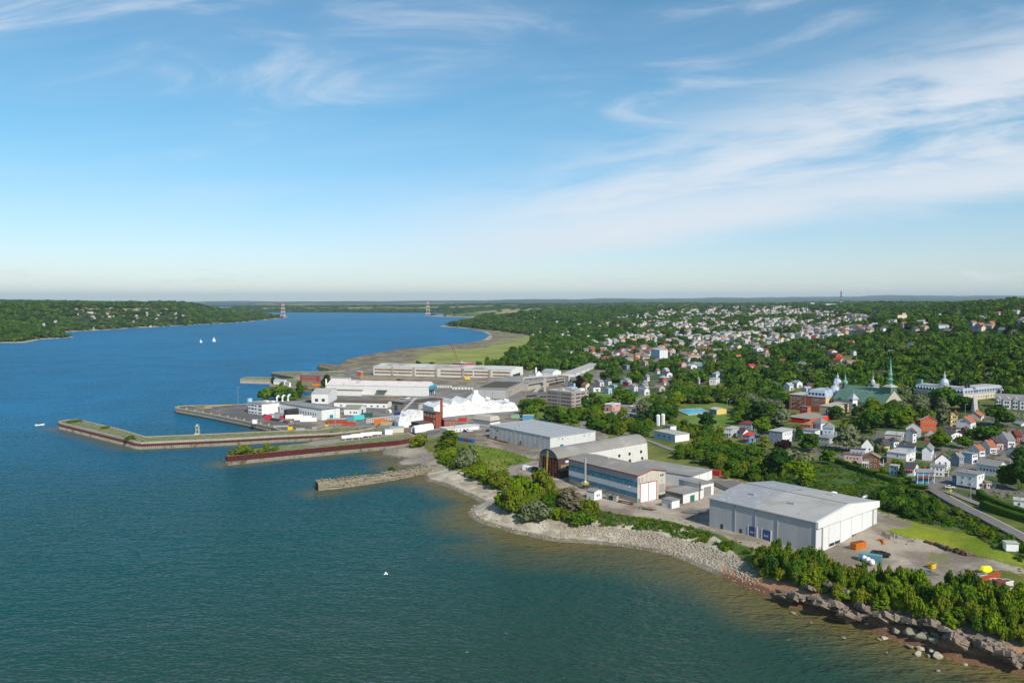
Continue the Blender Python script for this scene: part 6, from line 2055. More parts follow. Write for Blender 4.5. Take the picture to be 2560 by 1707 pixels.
  # ------------------------------------------------------------------ far landmarks
b=simple_hall('apartment_tower','white eight storey apartment tower alone on the wooded hillside','tower block',q('FC',1490,240),q('FC',1552,238),q('FC',1600,236),21,WM('cream'),WM('white'),M_pale,'flat',zb=56.0)
for r_ in range(8):
 b.part('window_band',M_glass,(-0.1,-0.004,b.LC*0.06,b.LC*0.94,1.2+2.55*r_,2.4+2.55*r_))
b.part('plant_room',WM('pink'),(b.LA*0.1,b.LA*0.5,b.LC*0.2,b.LC*0.8,b.h+0.3,b.h+4))
b=simple_hall('factory','white and red factory on the skyline plateau','factory',q('FC',915,182),q('FC',1000,184),q('FC',1070,183),14,mat('factory_red',(0.5,0.03,0.06),0.7),WM('white'),M_pale,'flat',zb=58.0,LC=80)
b.part('silo',WM('white'),(b.LA*0.8,b.LA*1.05,-30,-10,0,36))
b.part('block',WM('white'),(b.LA*0.1,b.LA*0.5,5,60,14.4,30))
def lattice_mast(name,label,base,height,w0,w1,panels,mats_,cat='mast',thick=0.5):
 t=thing(name,label,cat,base)
 ks=[MB() for _ in mats_]
 for i in range(panels):
  f0,f1=i/panels,(i+1)/panels
  z0,z1=height*f0,height*f1
  ra,rb=(w0+(w1-w0)*f0**0.8)/2,(w0+(w1-w0)*f1**0.8)/2
  k=ks[i%len(mats_)]
  c0=[(-ra,-ra,z0),(ra,-ra,z0),(ra,ra,z0),(-ra,ra,z0)]
  c1=[(-rb,-rb,z1),(rb,-rb,z1),(rb,rb,z1),(-rb,rb,z1)]
  for j in range(4):
   m_=(j+1)%4
   k.tube([c0[j],c1[j]],thick,4)
   k.tube([c0[j],c1[m_]],thick*0.6,4)
   k.tube([c0[m_],c1[j]],thick*0.6,4)
   k.tube([c1[j],c1[m_]],thick*0.6,4)
 for k,m_ in zip(ks,mats_):
  k.build('lattice',m_,t)
 return t
mprd=mat('pylon_red',(0.42,0.12,0.11),0.7)
for(px,py),lb in(((708,795),'red and white river crossing pylon on the far wooded shore spit'),((1070,790),'red and white river crossing pylon on the sand spit below the headland')):
 p=U(px,py,1.0)
 hh=39*p.y/F
 t=lattice_mast('power_pylon',lb,p,hh,30,7,9,[mprd,M_frame],'pylon',0.6)
 k=MB()
 for z,w_ in((0.86,16),(0.95,13)):
  k.tube([(-w_,0,hh*z),(w_,0,hh*z)],0.6,4)
 k.build('crossarm',mprd,t)
p=U(*q('FC',1100,189),60)
lattice_mast('radio_mast','slim lattice radio mast standing up from the skyline plateau',p,112,14,4,10,[M_rust,M_pale],'mast',0.9)
# ------------------------------------------------------------------ docks and piers
def noisy_grass(name,c0,c1,scale=0.25):
 return mat(name,c0,0.95,0.25,0.8,col2=c1,col2_scale=scale,bump=0.4,col2_lo=0.42,col2_hi=0.58)
M_deckgrass=noisy_grass('deck_grass',(0.12,0.155,0.03),(0.22,0.21,0.13))
M_deckpave=mat('deck_paving',(0.115,0.105,0.105),0.95,0.2,0.2,col2=(0.20,0.18,0.16),col2_scale=0.05)
M_pile=mat('sheet_pile_red',(0.115,0.022,0.024),0.8,0.35,0.6,streak=0.25,col2=(0.075,0.030,0.026),col2_scale=0.12)
M_tide=mat('tide_stain',(0.30,0.275,0.21),0.9,0.3,0.5,streak=0.3,col2=(0.12,0.105,0.08),col2_scale=0.15)
M_coping=mat('quay_coping',(0.40,0.355,0.29),0.9,0.3,0.4,streak=0.3,col2=(0.30,0.26,0.20),col2_scale=0.2)
def zig(pts,pitch=1.3,depth=0.5):
 """corrugated line along pts"""
 out=[]
 for p,q_ in zip(pts[:-1],pts[1:]):
  d=q_-p
  n=max(2,int(d.length/pitch))*2
  nn=Vector((d.y,-d.x,0)).normalized()
  for i in range(n):
   o=depth if(i//1)%2 else 0.0
   out.append(p+d*(i/n)+nn*o)
 out.append(pts[-1])
 return out
def strip(name,pts,z0,z1,m,parent,close=False,ripple=True,off=0.0):
 k=MB()
 pp=zig(pts) if ripple else pts
 for a,b_ in zip(pp[:-1],pp[1:]):
  k.poly([(a.x,a.y,z0),(b_.x,b_.y,z0),(b_.x,b_.y,z1),(a.x,a.y,z1)])
 return k.build(name,m,parent)
def pier(name,label,outline_px,zt,bands,deck,ripple=True,coping=0.8,cat='pier',openn=None):
 """solid quay: outline at deck height; bands = (part name, material, z0, z1, ripple) from the top down"""
 pts=[U(x,y,zt) for x,y in outline_px]
 base=Vector((pts[0].x,pts[0].y,0))
 loc=[Vector((p.x-base.x,p.y-base.y,0)) for p in pts]
 ar=sum(a.x*b_.y-b_.x*a.y for a,b_ in zip(loc,loc[1:]+loc[:1]))
 t=thing(name,label,cat,base)
 ring=loc+[loc[0]]
 if ar>0:
  pass
 else:
  ring=ring[::-1]
 for nm,m,z0,z1,rp in bands:
  strip(nm,ring,z0,z1,m,t,ripple=rp)
 k=MB()
 k.poly([(p.x,p.y,zt) for p in ring[:-1]])
 k.build('deck',deck,t)
 if coping:
  k=MB()
  for a,b_ in zip(ring[:-1],ring[1:]):
   d=(b_-a)
   L_=d.length
   n=max(1,int(L_/7))
   nn=Vector((d.y,-d.x,0)).normalized()
   for i in range(n):
    p0,p1=a+d*(i/n)+d.normalized()*0.06,a+d*((i+1)/n)
    h_=0.28+0.10*R.random()
    q0=[p0+nn*0.35,p1+nn*0.35,p1-nn*coping,p0-nn*coping]
    k.hexa([(v.x,v.y,zt-0.9) for v in q0[::-1]]+[(v.x,v.y,zt+h_) for v in q0[::-1]])
  o=k.build('coping',M_coping,t)
  o['kind']='stuff'
 return t
pier('sheet_pile_pier','grassy pier walled in dark red sheet piling with a pale tide band',[(564,1138),(571,1141),(700,1128.5),(830,1116),(998,1100.6),(1034,1094),(985,1068),(950,1070),(905,1078),(842,1089.5),(800,1098),(754,1108),(690,1114),(620,1124),(578,1133)],
5.6,[('sheet_piling',M_pile,2.3,5.75,True),('tide_band',M_tide,-1.0,2.29,True)],M_deckgrass,coping=0)
pier('breakwater_quay','long bent quay with concrete coping above dark red sheet piling',[(146,1054),(149,1057),(319,1098.6),(336,1104),(352,1106),(560,1097),(700,1089),(838,1082.5),(905,1075),(952,1066),(990,1056),(930,1052),(860,1062),(760,1074),(638,1080),(480,1087),(363,1092),(300,1073),(194,1048.5),(161,1050)],
4.9,[('coping_wall',M_conc,3.6,4.95,False),('sheet_piling',M_pile,2.1,3.59,True),('tide_band',M_tide,-1.0,2.09,True)],M_deckgrass,coping=1.2)
pier('concrete_wharf','broad concrete wharf with a dark paved deck and stained walls',[(438,1017),(439,1020),(530,1036),(610,1052),(679,1067),(705,1077),(800,1074),(880,1060),(900,1040),(860,1020),(760,1002),(700,1004),(640,1008),(580,1012),(470,1014)],
5.1,[('wharf_wall',M_conc,1.6,5.15,False),('tide_band',mat('dark_tide',(0.085,0.075,0.055),0.9,0.3,0.4,streak=0.4),-1.0,1.59,False)],M_deckpave,coping=1.0)
pier('stone_quay','weathered timber faced quay with bushes below the red office',[(675,964),(680,957),(720,948),(830,944),(850,962),(800,973),(779,970),(720,967)],5.0,[('timber_wall',M_wood,-1.0,5.05,False)],M_deckgrass)
pier('stone_quay','narrow pale stone quay reaching farthest out beyond the red office',[(600,948),(612,943),(690,943.5),(705,951),(675,950)],5.0,[('timber_wall',M_conc,-1.0,5.05,False)],M_deckgrass)
pier('stone_quay','long grey quay at the mouth of the farthest basin',[(678,932),(700,929),(830,929),(860,936),(790,945),(730,941)],5.0,[('timber_wall',M_wood,-1.0,5.05,False)],M_deckgrass)
k=MB()
k.poly([(*U(*q('I',x,y),5.66)[:2],5.66) for x,y in((765,905),(900,920),(1150,880),(1500,838),(1840,800),(1830,790),(1500,800),(1180,845),(900,870))])
tag(k.build('track',mat('track_gravel',(0.27,0.235,0.20),0.95,0.2,0.5)),kind='structure')
# yellow edge rail of the wharf
k=MB()
pr=[U(x,y,5.9) for x,y in((442,1016.5),(470,1013.5),(485,1016),(512,1021),(530,1019),(510,1016.5),(580,1011.5))]
for a,b_ in zip(pr[:-1],pr[1:]):
 k.tube([a,b_],0.22,5)
tag(k.build('edge_rail',M_yellow),'yellow painted edge rail along the end of the concrete wharf','railing')
# tyres hung as fenders along the quay wall
for i,(vx,vy) in enumerate((('K',(65,1030)),('K',(245,1002)),('D',(1580,720)),('D',(1822,708)),('D',(1968,686)),('W',(1005,495)))):
 p=U(*q(vx,*vy),4.2)
 t=thing('fender_tyre',['black tyre fender on the quay wall nearest the boiler house','black tyre fender on the quay wall below the orange tank','black tyre fender half sunk behind the red piling end','black tyre fender on the quay wall beside the yard gravel','black tyre fender on the quay wall, middle of the close pair','big black tyre fender on the bend of the breakwater quay'][i],'tyre',p+Vector((0,-0.6,0)),group='tyre fenders on the quays')
 k=MB()
 k.tube([(1.15*math.cos(a),0,1.15*math.sin(a)) for a in[j*math.pi/7 for j in range(15)]],0.42,7,cap=False)
 k.build('tyre',M_black,t)
 k=MB()
 k.tube([(0,0,1.2),(0,0.3,2.0)],0.06,4)
 k.build('chain',M_rust,t)
 # ruined timber crib pier
def crib():
 P=[U(x,y,0.0) for x,y in((796,1227),(870,1219),(950,1206),(1010,1196),(1062,1184),(1110,1172))]
 t=thing('crib_pier','ruined timber crib pier filled with rubble reaching into the bay','pier',P[0])
 L_=[0]
 for a,b_ in zip(P[:-1],P[1:]):
  L_.append(L_[-1]+(b_-a).length)
 def at(s):
  s=max(0,min(s,L_[-1]))
  for i in range(len(P)-1):
   if s<=L_[i+1]:
    f=(s-L_[i])/(L_[i+1]-L_[i])
    d=(P[i+1]-P[i]).normalized()
    return P[i]+(P[i+1]-P[i])*f-P[0],d,Vector((d.y,-d.x,0))
 tot=L_[-1]
 wd=8.5
 ml=mat('crib_timber',(0.31,0.265,0.19),0.95,0.4,0.8,col2=(0.16,0.125,0.085),col2_scale=0.5)
 mr_=mat('crib_rubble',(0.30,0.255,0.185),0.95,0.4,1.2,col2=(0.17,0.14,0.10),col2_scale=0.7,bump=0.8)
 hh=lambda s:4.6*(1-0.45*s/tot)+0.5*math.sin(s*0.4)*math.sin(s*0.13)
 for lay in range(7):
  s=0.0
  while s<tot-3:
   ln=R.uniform(5,10)
   for side in(0,1):
    a,d,n=at(s)
    b_,d2,n2=at(min(s+ln,tot))
    z=0.3+lay*0.66
    if z<hh(s)-0.2 and R.random()<0.93:
     lean=(0.45*lay*0.25)
     o=(lean if side==0 else wd-lean)+R.uniform(-0.15,0.15)
     k=MB()
     # side 0 faces the camera
     k.tube([a-n*o+n*0.0+Vector((0,0,z)),b_-n2*o+Vector((0,0,z+R.uniform(-0.25,0.15)))],0.34,6)
     k.build('log',ml,t)
   s+=ln+0.2
 s=0.5
 while s<tot-2:
  a,d,n=at(s)
  z=hh(s)
  k=MB()
  k.tube([a-n*0.3+Vector((0,0,z-0.5)),a-n*(wd-0.6)+Vector((0,0,z+R.uniform(-0.3,0.5)))],0.36,6)
  k.build('log',ml,t)
  s+=R.uniform(2.2,4.5)
  # rubble filling
 ns,nw=160,12
 V_,F_=[],[]
 for i in range(ns):
  s=tot*i/(ns-1)
  a,d,n=at(s)
  for j in range(nw):
   f=j/(nw-1)
   z=(hh(s)-0.4)*min(1,math.sin(math.pi*(0.06+0.88*f))*1.6)+R.uniform(-0.4,0.4) if 0<j<nw-1 else-0.5
   p=a-n*(0.2+(wd-0.4)*f)
   V_.append((p.x,p.y,z))
 for i in range(ns-1):
  for j in range(nw-1):
   F_.append((i*nw+j,(i+1)*nw+j,(i+1)*nw+j+1,i*nw+j+1))
 o=link('rubble',mesh_np('rubble',V_,F_,[mr_]),t)
 o['kind']='stuff'
crib()
# ------------------------------------------------------------------ street, road and paths
def ribbon(name,px,wdt,m,z=0.12,px_is_world=False):
 """a strip laid over the ground, one object; returns the centre line"""
 pts=[Vector(p) for p in Gm(px)] if not px_is_world else px
 fine=[]
 for a,b_ in zip(pts[:-1],pts[1:]):
  n=max(2,int((b_-a).length/3))
  fine+=[a+(b_-a)*(i/n) for i in range(n)]
 fine.append(pts[-1])
 for _ in range(6):
  fine=[fine[0]]+[(fine[i-1]+fine[i]*2+fine[i+1])/4 for i in range(1,len(fine)-1)]+[fine[-1]]
 V_,F_=[],[]
 for i,p in enumerate(fine):
  d=(fine[min(i+1,len(fine)-1)]-fine[max(i-1,0)])
  n=Vector((d.y,-d.x,0)).normalized()
  for s in(-1,-0.33,0.33,1):
   v=p+n*(wdt/2*s)
   V_.append((v.x,v.y,0))
 V_=np.array(V_)
 zz=land_height(V_[:,0],V_[:,1]).reshape(-1,4)
 V_[:,2]=np.repeat(zz.max(1),4)+z+0.25
 for i in range(len(fine)-1):
  for j in range(3):
   F_.append((i*4+j,i*4+j+1,(i+1)*4+j+1,(i+1)*4+j))
 o=link(name,mesh_np(name,V_,F_,[m]))
 tag(o,kind='structure')
 for i in range(0,len(fine),2):
  CLEAR.append((fine[i].x,fine[i].y,wdt/2+2.0))
 return fine,zz.max(1)+z+0.25
m_road=mat('worn_asphalt',(0.165,0.145,0.14),0.95,0.15,0.4,col2=(0.21,0.19,0.18),col2_scale=0.15)
m_path=mat('pale_path',(0.22,0.20,0.19),0.95,0.15,0.4)
m_kerb=mat('concrete_kerb',(0.50,0.48,0.45),0.9,0.15,0.8)
fine,zr=ribbon('road',[T(1275,822),T(1400,905),T(1560,990),T(1800,1118),T(2100,1272),T(2352,1400),T(2700,1580)],5.6,m_road)
def kerb(fine,zr,off,name='kerb'):
 k=MB()
 P=[]
 for i,p in enumerate(fine):
  d=(fine[min(i+1,len(fine)-1)]-fine[max(i-1,0)])
  n=Vector((-d.y,d.x,0)).normalized()
  P.append((p+n*off,n,zr[i]))
 for(a,n,z),(b_,n2,z2) in zip(P[:-1],P[1:]):
  c=[a-n*0.28,b_-n2*0.28,b_+n2*0.28,a+n*0.28]
  zz=[z,z2,z2,z]
  k.hexa([(v.x,v.y,w_-0.5) for v,w_ in zip(c,zz)]+[(v.x,v.y,w_+0.14) for v,w_ in zip(c,zz)])
 tag(k.build(name,m_kerb),kind='structure')
kerb(fine[4:],zr[4:],2.95)
ribbon('street',[T(1230,812),T(1330,770),T(1470,690),T(1560,640),T(1690,540),T(1830,430),T(2000,385),T(2180,300),T(2352,215),T(2560,120)],7.0,m_road,z=0.05)
ribbon('path',[T(1420,835),T(1560,880),T(1700,945),T(1850,1005)],4.0,m_path,z=0.03)
ribbon('path',[q('O',1690,640),q('O',1740,590),q('O',1820,555),q('O',1900,520)],5,m_path,z=0.02)
ribbon('street',[q('Z',180,820),q('Z',230,740),q('Z',300,660),q('Z',330,620)],9,m_road,z=0.02)
ribbon('track',[q('R1',330,740),q('R1',280,690),q('R1',330,655),q('R1',450,640),q('R1',560,600)],6,mat('track_gravel',(0.33,0.28,0.23),0.95,0.2,0.5),z=0.0)
ribbon('track',[q('R1',1000,560),q('M',560,720),q('M',730,770),q('M',1150,900),q('M',1380,990),q('M',1480,1010)],4,m_path,z=0.0)
# puddles in the yard
for pl in([q('R3',x,y) for x,y in((1130,505),(1230,490),(1340,480),(1440,492),(1525,535),(1400,542),(1260,538))],[q('R1',x,y) for x,y in((1970,1100),(2050,1080),(2200,1078),(2250,1090),(2120,1110),(2010,1112))]):
 hp=Gm(pl)
 zc=hp[:,2].max()+0.12
 k=MB()
 c=hp.mean(0)
 ring=[]
 for i in range(36):
  f=i/36*len(hp)
  a,b_=hp[int(f)],hp[(int(f)+1)%len(hp)]
  p=a+(b_-a)*(f-int(f))
  w_=1+0.10*math.sin(i*1.9)+0.06*math.sin(i*4.3)
  ring.append((c[0]+(p[0]-c[0])*w_,c[1]+(p[1]-c[1])*w_,zc))
 k.poly(ring)
 tag(k.build('puddle',mat('puddle_water',(0.10,0.085,0.075),0.12,0.2,0.2,spec=0.5)),kind='structure')
 # swimming pool
hp=[U(x,y,8.3) for x,y in(q('M',1418,622),q('M',1610,612),q('M',1672,640),q('M',1500,656))]
base=hp[3]
t=thing('swimming_pool','bright turquoise outdoor swimming pool in the park','pool',(base.x,base.y,0))
k=MB()
k.poly([(p.x-base.x,p.y-base.y,8.32) for p in hp])
k.build('pool_water',mat('pool_water',(0.01,0.55,0.82),0.2,0.15,0.3,spec=0.4),t)
k=MB()
cx_,cy_=sum(p.x for p in hp)/4,sum(p.y for p in hp)/4
o_=[((p.x-cx_)*1.18+cx_-base.x,(p.y-cy_)*1.35+cy_-base.y) for p in hp]
i_=[((p.x-cx_)*1.01+cx_-base.x,(p.y-cy_)*1.01+cy_-base.y) for p in hp]
for j in range(4):
 m_=(j+1)%4
 k.poly([(*o_[j],8.36),(*o_[m_],8.36),(*i_[m_],8.36),(*i_[j],8.36)])
 k.poly([(*o_[j],5),(*o_[m_],5),(*o_[m_],8.36),(*o_[j],8.36)])
k.build('pool_deck',mat('pool_deck',(0.42,0.40,0.37),0.9),t)
k=MB()
for j in range(4):
 m_=(j+1)%4
 for i in range(9):
  f=i/9
  x,y=o_[j][0]+(o_[m_][0]-o_[j][0])*f,o_[j][1]+(o_[m_][1]-o_[j][1])*f
  k.tube([(x,y,8.0),(x,y,10.4)],0.07,4)
 k.tube([(*o_[j],10.3),(*o_[m_],10.3)],0.05,4)
k.build('fence',M_dark,t)
BLOCKS.append((1700,1012,1778,1034,base.length,0))
CLEAR.append((cx_,cy_,24))
b=simple_hall('pool_house','yellow pool house with a pale roof beside the turquoise pool','pool house',q('M',1690,612),q('M',1752,622),q('M',1840,610),4.2,WM('blue'),WM('yellow'),RM('pale'),'a',1.2,zb=8.0)
# clipped hedges
def hedge(label,px,w_,h_,seed):
 pts=[Vector(p) for p in Gm(px)]
 fine=[]
 for a,b_ in zip(pts[:-1],pts[1:]):
  n=max(2,int((b_-a).length/0.7))
  fine+=[a+(b_-a)*(i/n) for i in range(n)]
 V_,F_=[],[]
 rr_=random.Random(seed)
 prof=[(-0.5,0),(-0.52,0.35),(-0.5,0.7),(-0.42,0.95),(-0.2,1.0),(0.2,1.0),(0.42,0.95),(0.5,0.7),(0.52,0.35),(0.5,0)]
 n=len(prof)
 XY=np.array([(p.x,p.y) for p in fine])
 zz=land_height(XY[:,0],XY[:,1])
 for i,p in enumerate(fine):
  d=fine[min(i+1,len(fine)-1)]-fine[max(i-1,0)]
  nn=Vector((d.y,-d.x,0)).normalized()
  for a,z in prof:
   v=p+nn*(a*w_+rr_.uniform(-0.13,0.13))
   V_.append((v.x-fine[0].x,v.y-fine[0].y,zz[i]-0.3+z*h_+rr_.uniform(-0.13,0.13)))
 for i in range(len(fine)-1):
  for j in range(n-1):
   F_.append((i*n+j,(i+1)*n+j,(i+1)*n+j+1,i*n+j+1))
 F_+=[tuple(range(0,4))]+[(0,3,6,9)]
 o=link('hedge',mesh_np('hedge',V_,F_,[M_hedge]))
 o.location=(fine[0].x,fine[0].y,0)
 tag(o,label,'hedge','clipped cedar hedges')
 for p in fine[::3]:
  CLEAR.append((p.x,p.y,w_*0.5+1.2))
M_hedge=leaf_mat('hedge_leaf',(0.040,0.082,0.008),(0.048,0.09,0.010),(0.055,0.10,0.012),0.1)
hedge('long clipped hedge below the pink house, first stretch by the lone maple',[T(110,490),T(200,515),T(280,545)],3.4,3.0,1)
hedge('long clipped hedge below the brown boarded house, rising stretch',[T(285,560),T(345,580),T(425,605)],3.6,3.4,2)
hedge('long clipped hedge below the lilac house end, middle stretch',[T(430,608),T(520,640),T(620,672)],3.6,3.4,3)
hedge('long clipped hedge below the white cottage with the red porch',[T(625,675),T(760,715),T(910,750),T(1010,780)],3.4,3.0,4)
hedge('short lower hedge end beside the blue house',[T(1020,785),T(1120,800),T(1220,815)],3.0,2.2,5)
hedge('tall dark hedge curving along the lawn beside the street corner path',[T(1830,880),T(1880,935),T(1980,985),T(2140,1050),T(2300,1100),T(2450,1140)],3.2,3.2,6)
hedge('tall dark hedge between the lawn and the road kerb',[T(1870,1025),T(1960,1065),T(2100,1115),T(2280,1170),T(2480,1230)],3.2,3.4,7)
# low stone wall with a handrail between the road and the bank
pts=Gm([T(1330,915),T(1400,955),T(1560,1040),T(1800,1165),T(2100,1315),T(2280,1400)])
t=thing('retaining_wall','low stone wall with a handrail between the bank bushes and the road','wall',tuple(pts[0]))
for a,b_ in zip(pts[:-1],pts[1:]):
 a,b_=Vector(a),Vector(b_)
 n=max(1,int((b_-a).length/2.4))
 for i in range(n):
  p,r_=a+(b_-a)*(i/n),a+(b_-a)*((i+0.95)/n)
  p.z,r_.z=zat(p.x,p.y),zat(r_.x,r_.y)
  p,r_=p-Vector(pts[0]),r_-Vector(pts[0])
  k=MB()
  w_=Vector((0.25,0.5,0))
  lo,up=Vector((0,0,-0.8)),Vector((0,0,R.uniform(0.7,0.95)))
  k.hexa([p+lo,r_+lo,r_+w_+lo,p+w_+lo,p+up,r_+up,r_+w_+up,p+w_+up])
  k.build('stone',mat('wall_stone',(0.27,0.24,0.20),0.9,0.4,0.8),t)
  if i%2==0:
   k=MB()
   k.tube([p+up,p+up+Vector((0,0,0.9))],0.06,4)
   k.tube([p+up+Vector((0,0,0.9)),r_+up+(r_-p)+Vector((0,0,0.9))],0.05,4)
   k.build('rail',M_steel,t)
   # mooring bollards on the wharf
for i in range(12):
 f=i/11
 p=U(446+(672-446)*f,1019+(1063-1019)*f,5.1)
 k=MB()
 k.lathe([(0.5,0),(0.4,0.3),(0.4,0.9),(0.65,1.0),(0.6,1.3)],8)
 o=k.build('mooring_bollard',M_yellow)
 o.location=p
 tag(o,'yellow mooring bollard in the row along the wharf edge','bollard','mooring bollards on the wharf')
